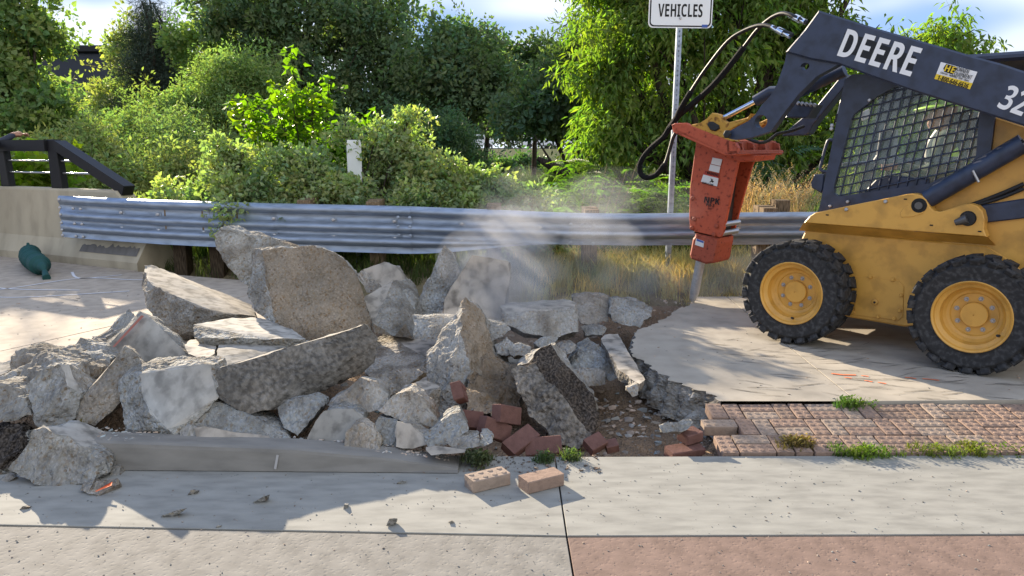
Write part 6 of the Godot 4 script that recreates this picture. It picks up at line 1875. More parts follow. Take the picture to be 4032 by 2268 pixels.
	part("sleeve", tube_mesh(curve([Vector3(-0.726, 2.309, -0.45), Vector3(-0.88, 2.16, -0.5), Vector3(-1.042, 2.022, -0.55), Vector3(-1.242, 1.885, -0.6), Vector3(-1.42, 1.782, -0.66), Vector3(-1.52, 1.693, -0.7), Vector3(-1.61, 1.597, -0.74), Vector3(-1.761, 1.499, -0.78), Vector3(-1.865, 1.401, -0.8), Vector3(-1.914, 1.309, -0.82), Vector3(-1.896, 1.236, -0.83), Vector3(-1.83, 1.21, -0.84), Vector3(-1.74, 1.239, -0.85), Vector3(-1.655, 1.343, -0.86)], 0.04), [0.027], 10), M.sleeve, hose_a)
	part("hose_end", tube_mesh(curve([Vector3(-1.74, 1.239, -0.85), Vector3(-1.655, 1.343, -0.86), Vector3(-1.621, 1.477, -0.88), Vector3(-1.599, 1.596, -0.9), Vector3(-1.579, 1.643, -0.92)], 0.04), [0.018], 10), M.rubber, hose_a)
	part("hose", tube_mesh(curve([Vector3(-0.226, 2.335, -0.2), Vector3(-0.334, 2.384, -0.22), Vector3(-0.434, 2.427, -0.26), Vector3(-0.535, 2.447, -0.3), Vector3(-0.679, 2.431, -0.36), Vector3(-0.853, 2.364, -0.42), Vector3(-1.076, 2.172, -0.5), Vector3(-1.249, 1.986, -0.56), Vector3(-1.366, 1.841, -0.6), Vector3(-1.42, 1.775, -0.64), Vector3(-1.519, 1.679, -0.7)], 0.04), [0.016], 10), M.rubber, hose_b)
	part("sleeve", tube_mesh(curve([Vector3(-1.249, 1.986, -0.56), Vector3(-1.366, 1.841, -0.6), Vector3(-1.42, 1.775, -0.64), Vector3(-1.519, 1.679, -0.7)], 0.04), [0.027], 10), M.sleeve, hose_b)
	coupling(hose_a, Vector3(-0.278, 2.488, -0.25), Vector3(-0.129, 2.419, -0.2))
	coupling(hose_b, Vector3(-0.412, 2.415, -0.25), Vector3(-0.237, 2.325, -0.2))
	part("near_side_plate", plate([Vector2(-1.315, 1.561), Vector2(-1.215, 1.532), Vector2(-1.119, 1.485), Vector2(-1.009, 1.429), Vector2(-0.886, 1.379), Vector2(-0.895, 1.354), Vector2(-1.005, 0.711), Vector2(-1.028, 0.686), Vector2(-1.047, 0.687), Vector2(-1.288, 0.72), Vector2(-1.342, 0.737), Vector2(-1.357, 0.867), Vector2(-1.36, 1.133)], -0.855, -0.82, 0.006), M.orange, breaker)


func build_people() -> void:
	# operator seated in the cab, local axes of the machine
	var o := thing("person", "machine operator in a lime hard hat and high visibility vest seated in the cab", "person", Vector3(2.16, 0.1, -5.79), deg_to_rad(-40.799))
	var s := -0.93
	var hip := Vector3(0.82, 1.28, s)
	var neck := Vector3(0.74, 1.63, s)
	var bones := []
	bones.append([hip + Vector3(0, 0, 0.09), hip + Vector3(0, 0, -0.09), 0.13, 0.13])
	bones.append([hip, Vector3(0.78, 1.45, s), 0.14, 0.15])
	bones.append([Vector3(0.77, 1.5, s + 0.09), Vector3(0.77, 1.5, s - 0.09), 0.12, 0.12])
	bones.append([Vector3(0.77, 1.55, s + 0.16), Vector3(0.77, 1.55, s - 0.16), 0.07, 0.07])
	for z in [0.2, -0.2]:
		bones.append([Vector3(0.77, 1.55, s + z), Vector3(0.70, 1.30, s + z * 1.2), 0.062, 0.048])
		bones.append([Vector3(0.70, 1.30, s + z * 1.2), Vector3(0.47, 1.36, s + z * 1.1), 0.046, 0.034])
		bones.append([hip + Vector3(0, -0.02, z * 0.5), Vector3(0.40, 1.22, s + z * 0.7), 0.095, 0.07])
		bones.append([Vector3(0.40, 1.22, s + z * 0.7), Vector3(0.30, 0.90, s + z * 0.7), 0.068, 0.045])
		bones.append([Vector3(0.30, 0.89, s + z * 0.7), Vector3(0.14, 0.87, s + z * 0.7), 0.045, 0.035])
	part("body", body_mesh(bones, 0.02, 0.06), M.shirt, o)
	var vest := []
	vest.append([Vector3(0.81, 1.3, s + 0.07), Vector3(0.79, 1.45, s + 0.08), 0.125, 0.125])
	vest.append([Vector3(0.81, 1.3, s - 0.07), Vector3(0.79, 1.45, s - 0.08), 0.125, 0.125])
	vest.append([Vector3(0.79, 1.45, s + 0.1), Vector3(0.78, 1.55, s + 0.12), 0.125, 0.09])
	vest.append([Vector3(0.79, 1.45, s - 0.1), Vector3(0.78, 1.55, s - 0.12), 0.125, 0.09])
	part("vest", body_mesh(vest, 0.018, 0.05), M.vest, o)
	for z in [0.13, -0.13]: part("reflective_strip", tube_mesh(curve([Vector3(0.70, 1.62, s + z), Vector3(0.645, 1.5, s + z), Vector3(0.66, 1.34, s + z), Vector3(0.68, 1.24, s + z)], 0.03), [0.028], 8), M.silver_tape, o)
	# head looks to the left, down at the chisel
	var h := Vector3(0.68, 1.76, s)
	var head := [[neck, h + Vector3(0.02, -0.06, 0), 0.055, 0.058], [h + Vector3(0.02, 0.03, 0), h + Vector3(0.005, 0.0, 0), 0.088, 0.085], [h + Vector3(-0.03, -0.06, 0), h + Vector3(-0.055, -0.09, 0), 0.055, 0.035], [h + Vector3(-0.085, -0.015, 0), h + Vector3(-0.108, -0.04, 0), 0.012, 0.016], [h + Vector3(-0.075, -0.075, 0.02), h + Vector3(-0.075, -0.075, -0.02), 0.012, 0.012]]
	for z in [0.088, -0.088]: head.append([h + Vector3(0.02, 0.01, z), h + Vector3(0.028, -0.03, z), 0.018, 0.012])
	part("head", body_mesh(head, 0.009, 0.025), M.skin, o)
	for z in [0.034, -0.034]:
		var e := st_new()
		lathe(e, [Vector2(0.013, -0.004), Vector2(0.01, 0.004), Vector2(0, 0.006)], 10, Transform3D(Basis(Vector3(0, 0, 1), Vector3(0, 1, 0), Vector3(-1, 0, 0)), h + Vector3(-0.083, 0.005, z)))
		part("eye", done(e), M.sign_white, o)
	var brim := []
	for p in [[0.0, 0.16], [0.04, 0.155], [0.08, 0.135], [0.11, 0.1], [0.122, 0.055], [0.13, 0.035], [0.21, 0.012], [0.214, 0.004], [0.208, 0.0], [0.13, 0.022], [0.1, 0.03]]: brim.append(Vector2(p[0], p[1]))
	brim.reverse()
	var hat := part("hard_hat", lathe_mesh(brim, 32, true), M.hat, o, h + Vector3(0.01, 0.03, 0))
	hat.basis = Basis(Vector3(1, 0, 0), Vector3(0, 0, -1), Vector3(0, 1, 0)).rotated(Vector3(0, 0, 1), 0.08)
	for z in [0.21, -0.22]:
		var w := Vector3(0.46, 1.36, s + z * 1.05)
		var hand := [[w, w + Vector3(-0.06, 0.0, 0), 0.03, 0.036]]
		for k in 4:
			var f := w + Vector3(-0.07, 0.028 - k * 0.018, 0.01)
			hand.append([f, f + Vector3(-0.035, 0.0, 0.012), 0.0095, 0.009])
			hand.append([f + Vector3(-0.035, 0.0, 0.012), f + Vector3(-0.03, -0.004, -0.02), 0.009, 0.008])
		hand.append([w + Vector3(-0.03, 0.03, 0.0), w + Vector3(-0.07, 0.05, -0.02), 0.012, 0.009])
		part("hand", body_mesh(hand, 0.006, 0.008), M.skin, o)
	part("control_lever", tube_mesh([Vector3(0.38, 1.2, s + 0.2), Vector3(0.385, 1.42, s + 0.2)], [0.016, 0.022], 10), M.rubber, get_node("skid_steer"))
	part("control_lever", tube_mesh([Vector3(0.38, 1.2, s - 0.22), Vector3(0.385, 1.42, s - 0.22)], [0.016, 0.022], 10), M.rubber, get_node("skid_steer"))
	# somebody leaning on the railing just outside the frame, whose hand rests on the top rail
	var q := thing("person", "person in a dark sleeve at the left frame edge whose hand rests on the railing", "person", Vector3(-7.35, 0.12, -10.25), 0.46)
	var b2 := []
	b2.append([Vector3(-0.06, 0.95, 0), Vector3(0.06, 0.95, 0), 0.14, 0.14])
	b2.append([Vector3(0, 1.0, 0), Vector3(0, 1.3, -0.05), 0.15, 0.16])
	b2.append([Vector3(-0.15, 1.42, -0.06), Vector3(0.15, 1.42, -0.06), 0.085, 0.085])
	for x in [-0.1, 0.1]:
		b2.append([Vector3(x, 0.92, 0), Vector3(x * 1.2, 0.5, -0.02), 0.095, 0.062])
		b2.append([Vector3(x * 1.2, 0.5, -0.02), Vector3(x * 1.3, 0.09, 0.02), 0.06, 0.042])
		b2.append([Vector3(x * 1.3, 0.06, 0.02), Vector3(x * 1.4, 0.045, -0.17), 0.045, 0.04])
	b2.append([Vector3(0.2, 1.42, -0.06), Vector3(0.33, 1.44, -0.3), 0.062, 0.05])
	b2.append([Vector3(-0.2, 1.42, -0.06), Vector3(-0.28, 1.12, 0.0), 0.06, 0.048])
	b2.append([Vector3(-0.28, 1.12, 0.0), Vector3(-0.26, 0.9, -0.1), 0.046, 0.036])
	b2.append([Vector3(0.33, 1.44, -0.3), Vector3(0.66, 1.645, -0.62), 0.05, 0.042])
	part("body", body_mesh(b2, 0.02, 0.05), M.dark_sleeve, q)
	var hd := Vector3(0, 1.7, -0.12)
	part("head", body_mesh([[Vector3(0, 1.5, -0.06), hd + Vector3(0, -0.08, 0.02), 0.058, 0.058], [hd + Vector3(0, 0.03, 0.02), hd, 0.092, 0.085], [hd + Vector3(0, -0.06, -0.03), hd + Vector3(0, -0.1, -0.05), 0.055, 0.035], [hd + Vector3(0, -0.01, -0.09), hd + Vector3(0, -0.04, -0.11), 0.012, 0.016]], 0.01, 0.025), M.skin, q)
	part("hair", body_mesh([[hd + Vector3(0, 0.06, 0.03), hd + Vector3(0, 0.04, 0.04), 0.09, 0.088]], 0.012, 0.02), M.hair, q)
	var w2 := Vector3(0.66, 1.655, -0.62)
	var hand2 := [[w2, w2 + Vector3(0.075, 0.01, -0.07), 0.034, 0.042]]
	for k in 4:
		var f := w2 + Vector3(0.105, 0.01, -0.06) + Vector3(-0.016, 0, -0.018) * (k - 1.5)
		hand2.append([f, f + Vector3(0.045, 0.006, -0.03), 0.0115, 0.011])
		hand2.append([f + Vector3(0.045, 0.006, -0.03), f + Vector3(0.062, -0.026, -0.042), 0.011, 0.0095])
	hand2.append([w2 + Vector3(0.04, 0.0, -0.01), w2 + Vector3(0.1, -0.005, 0.01), 0.015, 0.011])
	part("hand", body_mesh(hand2, 0.006, 0.008), M.skin, q)


func build_pile() -> void:
	chunk("concrete_chunk", "tallest brown pebbly slab face leaning upright in the middle of the pile", [Vector3(-1.945, 0.813, -6), Vector3(-1.663, 0.829, -6.02), Vector3(-1.554, 0.84, -6.03), Vector3(-1.438, 0.809, -6.03), Vector3(-1.322, 0.751, -6), Vector3(-1.217, 0.653, -5.95), Vector3(-1.15, 0.482, -5.86), Vector3(-1.087, 0.313, -5.78), Vector3(-1.042, 0.147, -5.7), Vector3(-1.476, 0.168, -5.62), Vector3(-1.782, 0.294, -5.7), Vector3(-1.888, 0.556, -5.86), Vector3(-2.035, 0.824, -6.06), Vector3(-2.055, 0.7, -6.05), Vector3(-2.068, 0.49, -5.95), Vector3(-1.985, 0.358, -5.86), Vector3(-1.92, 0.315, -5.8)], Vector3(-0.02, -0.02, -0.2), 0.93, [["dirt", [0, 1, 2, 3, 4, 5, 6, 7, 8, 9, 10, 11]]], 0.008, "big broken slabs standing in the pile")
	chunk("concrete_chunk", "slanting slab behind the tall brown one, its rough end raised highest at the left", [Vector3(-2.521, 0.861, -6.5), Vector3(-2.487, 0.926, -6.55), Vector3(-2.448, 0.939, -6.6), Vector3(-2.382, 0.918, -6.6), Vector3(-2.23, 0.868, -6.62), Vector3(-2.025, 0.803, -6.65), Vector3(-1.892, 0.745, -6.7), Vector3(-2.063, 0.478, -6.45), Vector3(-2.235, 0.447, -6.4), Vector3(-2.341, 0.558, -6.42), Vector3(-2.414, 0.624, -6.45), Vector3(-2.511, 0.752, -6.5)], Vector3(0.05, -0.02, -0.22), 0.92, [["dirt", [3, 4, 5, 6, 15, 16, 17, 18]]], 0.01, "big broken slabs standing in the pile")
	chunk("concrete_chunk", "large block with a pale sloping smooth top at the left rear of the pile", [Vector3(-3.152, 0.595, -6.55), Vector3(-3.104, 0.596, -6.6), Vector3(-2.984, 0.553, -6.62), Vector3(-2.798, 0.495, -6.55), Vector3(-2.581, 0.422, -6.5), Vector3(-2.175, 0.295, -6.35), Vector3(-1.978, 0.31, -5.85), Vector3(-2.225, 0.373, -5.72), Vector3(-2.401, 0.414, -5.78), Vector3(-2.575, 0.467, -5.86), Vector3(-2.758, 0.508, -5.95), Vector3(-2.945, 0.556, -6.15), Vector3(-3.055, 0.471, -6.3), Vector3(-2.889, 0.477, -6.02), Vector3(-2.836, 0.362, -5.9), Vector3(-2.72, 0.254, -5.82), Vector3(-2.607, 0.194, -5.8), Vector3(-2.434, 0.182, -5.76)], Vector3(0.06, -0.16, -0.1), 0.86, [["smooth", [0, 1, 2, 3, 4, 5, 6, 7, 8, 9, 10, 11]]], 0.01, "big broken slabs standing in the pile")
	chunk("concrete_chunk", "flat sunlit slab lying before the tall brown slab, blue shaded edge at its left", [Vector3(-2.078, 0.358, -5.124), Vector3(-2.208, 0.391, -5.228), Vector3(-2.16, 0.359, -5.5), Vector3(-2.119, 0.326, -5.75), Vector3(-1.926, 0.311, -5.8), Vector3(-1.805, 0.291, -5.66), Vector3(-1.601, 0.291, -5.5), Vector3(-1.414, 0.304, -5.162), Vector3(-1.653, 0.325, -5.099), Vector3(-1.866, 0.336, -5.099), Vector3(-2.034, 0.344, -5.036), Vector3(-2.143, 0.331, -5.074)], Vector3(0.02, -0.12, -0.02), 0.88, [["smooth", [0, 1, 2, 3, 4, 5, 6, 7, 8, 9]]], 0.005)
	chunk("concrete_chunk", "pale flat slab right behind the long dark one, broom lines on its top", [Vector3(-2.088, 0.275, -5.361), Vector3(-1.86, 0.259, -5.389), Vector3(-1.446, 0.251, -5.361), Vector3(-1.758, 0.276, -4.613), Vector3(-1.855, 0.301, -4.698), Vector3(-1.923, 0.305, -4.915), Vector3(-1.84, 0.258, -4.634), Vector3(-1.748, 0.242, -4.55)], Vector3(0.02, -0.14, -0.06), 0.9, [["smooth", [0, 1, 2, 3, 4, 5]]], 0.006)
	chunk("concrete_chunk", "small smooth slab tucked beside the red edged slab, half in shade", [Vector3(-2.17, 0.308, -4.975), Vector3(-2.261, 0.268, -5.294), Vector3(-2.118, 0.259, -5.43), Vector3(-1.905, 0.302, -4.799), Vector3(-1.923, 0.291, -4.688), Vector3(-2.067, 0.294, -4.799)], Vector3(0.02, -0.12, -0.02), 0.9, [["smooth", [0, 1, 2, 3, 4, 5]]], 0.005)
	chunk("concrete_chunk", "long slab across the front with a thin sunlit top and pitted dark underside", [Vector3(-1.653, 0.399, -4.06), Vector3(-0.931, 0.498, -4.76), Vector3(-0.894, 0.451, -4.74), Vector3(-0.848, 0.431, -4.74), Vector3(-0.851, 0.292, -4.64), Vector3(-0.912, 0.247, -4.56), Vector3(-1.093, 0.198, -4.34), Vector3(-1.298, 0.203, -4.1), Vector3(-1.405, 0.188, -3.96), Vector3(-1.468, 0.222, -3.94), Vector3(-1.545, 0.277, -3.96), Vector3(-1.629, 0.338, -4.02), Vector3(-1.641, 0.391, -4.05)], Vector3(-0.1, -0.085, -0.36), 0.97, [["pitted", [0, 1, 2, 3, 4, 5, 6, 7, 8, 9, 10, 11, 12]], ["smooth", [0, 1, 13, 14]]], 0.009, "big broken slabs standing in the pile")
	var painted7 := chunk("concrete_chunk", "tilted slab with a red painted edge and a shaded smooth face", [Vector3(-2.488, 0.506, -5.1), Vector3(-2.434, 0.478, -5.08), Vector3(-2.388, 0.428, -5.06), Vector3(-2.32, 0.37, -5.03), Vector3(-2.244, 0.304, -4.99), Vector3(-2.143, 0.253, -4.95), Vector3(-2.069, 0.194, -4.9), Vector3(-2.304, 0.201, -4.86), Vector3(-2.566, 0.233, -4.82), Vector3(-2.596, 0.262, -4.82), Vector3(-2.619, 0.319, -4.86), Vector3(-2.529, 0.502, -5.14), Vector3(-2.785, 0.235, -4.95), Vector3(-2.776, 0.255, -4.99)], Vector3(0.02, -0.05, -0.16), 0.92, [["smooth", [0, 1, 2, 3, 4, 5, 6, 7, 8, 9, 10]]], 0.006)
	paint_on(painted7, [Vector3(-2.567, 0.34, -4.82), Vector3(-2.481, 0.495, -5.06), Vector3(-2.464, 0.489, -5.06), Vector3(-2.55, 0.34, -4.82)], M.red_paint)
	chunk("concrete_chunk", "rough grey piece sloping behind the red edged slab", [Vector3(-3.085, 0.223, -5.535), Vector3(-3.037, 0.259, -5.566), Vector3(-2.922, 0.335, -5.628), Vector3(-2.873, 0.396, -5.69), Vector3(-2.784, 0.366, -5.597), Vector3(-2.925, 0.205, -5.473), Vector3(-3.02, 0.175, -5.43)], Vector3(0.05, -0.1, -0.1), 0.9, [], 0.01)
	chunk("concrete_chunk", "narrow leaning block whose edge is a bright sunlit line", [Vector3(-2.384, 0.198, -3.98), Vector3(-2.153, 0.507, -4.189), Vector3(-2.104, 0.489, -4.18), Vector3(-2.021, 0.407, -4.143), Vector3(-2.101, 0.386, -4.124), Vector3(-2.152, 0.325, -4.087), Vector3(-2.129, 0.232, -4.04), Vector3(-2.158, 0.191, -4.003), Vector3(-2.236, 0.126, -3.947), Vector3(-2.348, 0.172, -3.957)], Vector3(-0.145, -0.06, -0.3), 0.93, [["smooth", [0, 1, 10, 11]]], 0.007)
	chunk("concrete_chunk", "dark upright block at the left front with a sunlit right flank", [Vector3(-2.643, 0.32, -4.036), Vector3(-2.577, 0.407, -4.074), Vector3(-2.548, 0.425, -4.083), Vector3(-2.466, 0.425, -4.083), Vector3(-2.384, 0.335, -3.99), Vector3(-2.352, 0.23, -3.943), Vector3(-2.327, 0.183, -3.925), Vector3(-2.399, 0.15, -3.897), Vector3(-2.415, 0.118, -3.888), Vector3(-2.504, 0.144, -3.888), Vector3(-2.523, 0.212, -3.911), Vector3(-2.437, 0.414, -4.101), Vector3(-2.37, 0.338, -4.046), Vector3(-2.322, 0.289, -4.004)], Vector3(-0.02, -0.02, -0.25), 0.9, [["smooth", [3, 4, 5, 11, 12, 13]]], 0.01)
	chunk("concrete_chunk", "rounded rough lump behind the dark upright block", [Vector3(-2.901, 0.256, -4.338), Vector3(-2.883, 0.32, -4.379), Vector3(-2.842, 0.356, -4.428), Vector3(-2.794, 0.395, -4.493), Vector3(-2.754, 0.403, -4.506), Vector3(-2.662, 0.371, -4.493), Vector3(-2.569, 0.335, -4.428), Vector3(-2.562, 0.311, -4.367), Vector3(-2.606, 0.344, -4.32), Vector3(-2.716, 0.321, -4.286), Vector3(-2.791, 0.244, -4.263)], Vector3(0, -0.03, -0.22), 0.9, [], 0.012)
	chunk("concrete_chunk", "grey angular lump at the far left rear", [Vector3(-3.193, 0.212, -4.756), Vector3(-3.214, 0.284, -4.829), Vector3(-3.202, 0.323, -4.866), Vector3(-3.129, 0.323, -4.896), Vector3(-3.045, 0.308, -4.904), Vector3(-3.003, 0.299, -4.866), Vector3(-3.025, 0.259, -4.756), Vector3(-3.108, 0.211, -4.688)], Vector3(0, -0.03, -0.22), 0.9, [], 0.011)
	chunk("concrete_chunk", "low pale ridge at the left frame edge, lit on top", [Vector3(-3.07, 0.235, -4.381), Vector3(-2.991, 0.298, -4.443), Vector3(-2.934, 0.297, -4.43), Vector3(-2.854, 0.251, -4.323), Vector3(-2.906, 0.241, -4.3), Vector3(-3.017, 0.232, -4.3)], Vector3(0, -0.03, -0.22), 0.9, [], 0.01)
	chunk("concrete_chunk", "smooth grey slab corner cut by the left frame edge", [Vector3(-3.439, 0.2, -4.915), Vector3(-3.307, 0.196, -4.915), Vector3(-3.218, 0.197, -4.799), Vector3(-3.218, 0.197, -4.688), Vector3(-3.287, 0.201, -4.688)], Vector3(0, -0.03, -0.22), 0.9, [["smooth", [0, 1, 2, 3, 4]]], 0.006)
	chunk("concrete_chunk", "blue grey wedge at the left frame edge beneath the pale ridge", [Vector3(-2.908, 0.309, -4.136), Vector3(-2.806, 0.31, -4.146), Vector3(-2.708, 0.267, -4.127), Vector3(-2.67, 0.227, -4.08), Vector3(-2.751, 0.212, -4.053), Vector3(-2.863, 0.221, -4.053)], Vector3(0, -0.03, -0.22), 0.9, [], 0.008)
	chunk("concrete_chunk", "flat topped stone at the left edge, just under the blue wedge", [Vector3(-2.781, 0.227, -3.943), Vector3(-2.685, 0.274, -3.99), Vector3(-2.62, 0.275, -3.98), Vector3(-2.55, 0.213, -3.915), Vector3(-2.547, 0.197, -3.897), Vector3(-2.65, 0.178, -3.888), Vector3(-2.749, 0.185, -3.888)], Vector3(0, -0.03, -0.22), 0.9, [], 0.008)
	chunk("concrete_chunk", "lumpy grey stone under the left end of the red edged slab", [Vector3(-2.826, 0.335, -4.754), Vector3(-2.796, 0.372, -4.852), Vector3(-2.733, 0.368, -4.852), Vector3(-2.596, 0.337, -4.754), Vector3(-2.499, 0.293, -4.635), Vector3(-2.505, 0.27, -4.55), Vector3(-2.565, 0.3, -4.55), Vector3(-2.672, 0.325, -4.602), Vector3(-2.77, 0.317, -4.669)], Vector3(0, -0.03, -0.22), 0.9, [], 0.012)
	chunk("concrete_chunk", "fist sized stone wedged left of the narrow leaning block", [Vector3(-2.503, 0.355, -4.292), Vector3(-2.46, 0.38, -4.309), Vector3(-2.395, 0.352, -4.271), Vector3(-2.38, 0.297, -4.234), Vector3(-2.425, 0.242, -4.188), Vector3(-2.469, 0.291, -4.225)], Vector3(0, -0.03, -0.22), 0.9, [], 0.008)
	chunk("concrete_chunk", "brown stone wedged beneath the red edged slab tip", [Vector3(-2.501, 0.294, -4.457), Vector3(-2.413, 0.305, -4.489), Vector3(-2.33, 0.279, -4.396), Vector3(-2.398, 0.229, -4.338), Vector3(-2.441, 0.258, -4.338)], Vector3(0, -0.03, -0.22), 0.9, [], 0.008)
	chunk("concrete_chunk", "wide smooth faced slab at the front, rough along its left side", [Vector3(-2.127, 0.355, -4.048), Vector3(-2.079, 0.409, -4.094), Vector3(-1.97, 0.421, -4.085), Vector3(-1.851, 0.431, -4.066), Vector3(-1.785, 0.418, -4.062), Vector3(-1.643, 0.431, -4.066), Vector3(-1.576, 0.287, -3.955), Vector3(-1.705, 0.189, -3.862), Vector3(-1.73, 0.109, -3.843), Vector3(-1.897, 0.097, -3.885), Vector3(-2.051, 0.11, -3.908), Vector3(-2.083, 0.194, -3.946), Vector3(-2.002, 0.404, -4.001), Vector3(-1.961, 0.311, -3.936), Vector3(-1.904, 0.227, -3.876), Vector3(-1.79, 0.161, -3.82)], Vector3(0.02, 0, -0.2), 0.93, [["smooth", [3, 4, 5, 6, 7, 12, 13, 14, 15]]], 0.01, "big broken slabs standing in the pile")
	chunk("concrete_chunk", "rough wedge under the long dark slab, tapering to the right", [Vector3(-1.79, 0.24, -3.939), Vector3(-1.727, 0.251, -3.962), Vector3(-1.648, 0.271, -3.981), Vector3(-1.579, 0.266, -3.981), Vector3(-1.538, 0.232, -3.962), Vector3(-1.384, 0.187, -3.939), Vector3(-1.207, 0.116, -3.893), Vector3(-1.165, 0.085, -3.86), Vector3(-1.181, 0.075, -3.851), Vector3(-1.441, 0.093, -3.84), Vector3(-1.66, 0.146, -3.86), Vector3(-1.741, 0.165, -3.879)], Vector3(0, -0.03, -0.22), 0.9, [], 0.008)
	chunk("concrete_chunk", "brown board like sliver lying along the foot of the rough wedge", [Vector3(-1.657, 0.164, -3.837), Vector3(-1.601, 0.167, -3.841), Vector3(-1.269, 0.118, -3.821), Vector3(-1.233, 0.1, -3.809), Vector3(-1.423, 0.104, -3.79), Vector3(-1.628, 0.119, -3.796)], Vector3(0, -0.02, -0.06), 0.9, [["smooth", [0, 1, 2, 3, 4, 5]]], 0.004)
	chunk("concrete_chunk", "small broken corner at the left end of the board like sliver", [Vector3(-1.728, 0.147, -3.836), Vector3(-1.695, 0.178, -3.854), Vector3(-1.644, 0.16, -3.836), Vector3(-1.628, 0.113, -3.8), Vector3(-1.67, 0.121, -3.8), Vector3(-1.716, 0.127, -3.812)], Vector3(0, 0, -0.06), 0.9, [], 0.005)
	chunk("concrete_chunk", "grey wedge standing in the dark gap under the long slab", [Vector3(-1.281, 0.193, -4.048), Vector3(-1.227, 0.231, -4.076), Vector3(-1.124, 0.246, -4.085), Vector3(-1.059, 0.217, -4.062), Vector3(-1.046, 0.197, -4.038), Vector3(-1.091, 0.132, -3.969), Vector3(-1.147, 0.08, -3.917), Vector3(-1.231, 0.123, -3.945)], Vector3(0, -0.03, -0.22), 0.9, [], 0.007)
	chunk("concrete_chunk", "smooth bluish slab with a rounded top beside the small white stone", [Vector3(-1.089, 0.061, -3.85), Vector3(-1.043, 0.163, -3.91), Vector3(-1.007, 0.215, -3.948), Vector3(-0.946, 0.229, -3.966), Vector3(-0.853, 0.222, -3.966), Vector3(-0.796, 0.182, -3.948), Vector3(-0.792, 0.148, -3.92), Vector3(-0.887, 0.054, -3.85)], Vector3(0.02, 0, -0.14), 0.9, [["smooth", [0, 1, 2, 3, 4, 5, 6, 7]]], 0.007)
	chunk("concrete_chunk", "ridged stone above the smooth bluish slab, dark beneath", [Vector3(-1.037, 0.195, -4.103), Vector3(-0.933, 0.251, -4.149), Vector3(-0.85, 0.313, -4.186), Vector3(-0.78, 0.302, -4.177), Vector3(-0.698, 0.252, -4.14), Vector3(-0.687, 0.219, -4.107), Vector3(-0.721, 0.18, -4.056), Vector3(-0.843, 0.161, -4.037), Vector3(-0.972, 0.188, -4.065)], Vector3(0, -0.03, -0.22), 0.9, [], 0.009)
	chunk("concrete_chunk", "speckled stone left of the spire foot, sloping to the right", [Vector3(-0.734, 0.205, -3.995), Vector3(-0.62, 0.282, -4.06), Vector3(-0.556, 0.295, -4.069), Vector3(-0.523, 0.278, -4.06), Vector3(-0.443, 0.207, -4.004), Vector3(-0.396, 0.143, -3.948), Vector3(-0.417, 0.115, -3.925), Vector3(-0.524, 0.141, -3.939), Vector3(-0.621, 0.162, -3.958)], Vector3(0, -0.03, -0.22), 0.9, [], 0.008)
	chunk("concrete_chunk", "small whitish triangular stone nearest the kerb", [Vector3(-0.868, 0.068, -3.752), Vector3(-0.855, 0.145, -3.813), Vector3(-0.819, 0.18, -3.841), Vector3(-0.776, 0.188, -3.845), Vector3(-0.722, 0.154, -3.822), Vector3(-0.668, 0.075, -3.759), Vector3(-0.672, 0.054, -3.74), Vector3(-0.773, 0.056, -3.74)], Vector3(0, 0, -0.1), 0.9, [], 0.007)
	chunk("concrete_chunk", "brown cube like stone behind the small whitish one", [Vector3(-0.746, 0.145, -3.91), Vector3(-0.71, 0.183, -3.938), Vector3(-0.614, 0.158, -3.929), Vector3(-0.579, 0.091, -3.873), Vector3(-0.613, 0.062, -3.85), Vector3(-0.69, 0.062, -3.85)], Vector3(0, -0.03, -0.22), 0.9, [], 0.006)
	chunk("concrete_chunk", "curved grey shell like fragment lying open", [Vector3(-0.598, 0.078, -3.789), Vector3(-0.61, 0.133, -3.843), Vector3(-0.605, 0.186, -3.871), Vector3(-0.532, 0.177, -3.861), Vector3(-0.458, 0.132, -3.824), Vector3(-0.436, 0.092, -3.782), Vector3(-0.514, 0.078, -3.77)], Vector3(0.04, -0.02, -0.08), 0.9, [["smooth", [0, 1, 2, 3, 4, 5, 6]]], 0.006)
	chunk("concrete_chunk", "two toned wedge, grey above and tan below, left of the fallen bricks", [Vector3(-0.453, 0.136, -3.831), Vector3(-0.389, 0.158, -3.887), Vector3(-0.319, 0.206, -3.934), Vector3(-0.28, 0.208, -3.938), Vector3(-0.256, 0.19, -3.901), Vector3(-0.228, 0.151, -3.85), Vector3(-0.237, 0.142, -3.831), Vector3(-0.347, 0.099, -3.752), Vector3(-0.434, 0.099, -3.74), Vector3(-0.449, 0.114, -3.777)], Vector3(0, -0.03, -0.22), 0.9, [["smooth", [0, 1, 2, 3, 4, 5]]], 0.007)
	chunk("concrete_chunk", "short rough stone lying before the two toned wedge", [Vector3(-0.347, 0.105, -3.761), Vector3(-0.267, 0.127, -3.828), Vector3(-0.182, 0.131, -3.837), Vector3(-0.169, 0.124, -3.823), Vector3(-0.171, 0.095, -3.749), Vector3(-0.291, 0.093, -3.73)], Vector3(0, -0.01, -0.1), 0.9, [], 0.007)
	chunk("concrete_chunk", "thin pale sliver lying by the weed on the kerb", [Vector3(-0.439, 0.103, -3.732), Vector3(-0.405, 0.103, -3.744), Vector3(-0.326, 0.098, -3.726), Vector3(-0.231, 0.094, -3.707), Vector3(-0.235, 0.088, -3.682), Vector3(-0.407, 0.082, -3.67), Vector3(-0.435, 0.098, -3.701)], Vector3(0, -0.01, -0.03), 0.9, [["smooth", [0, 1, 2, 3, 4, 5, 6]]], 0.004)
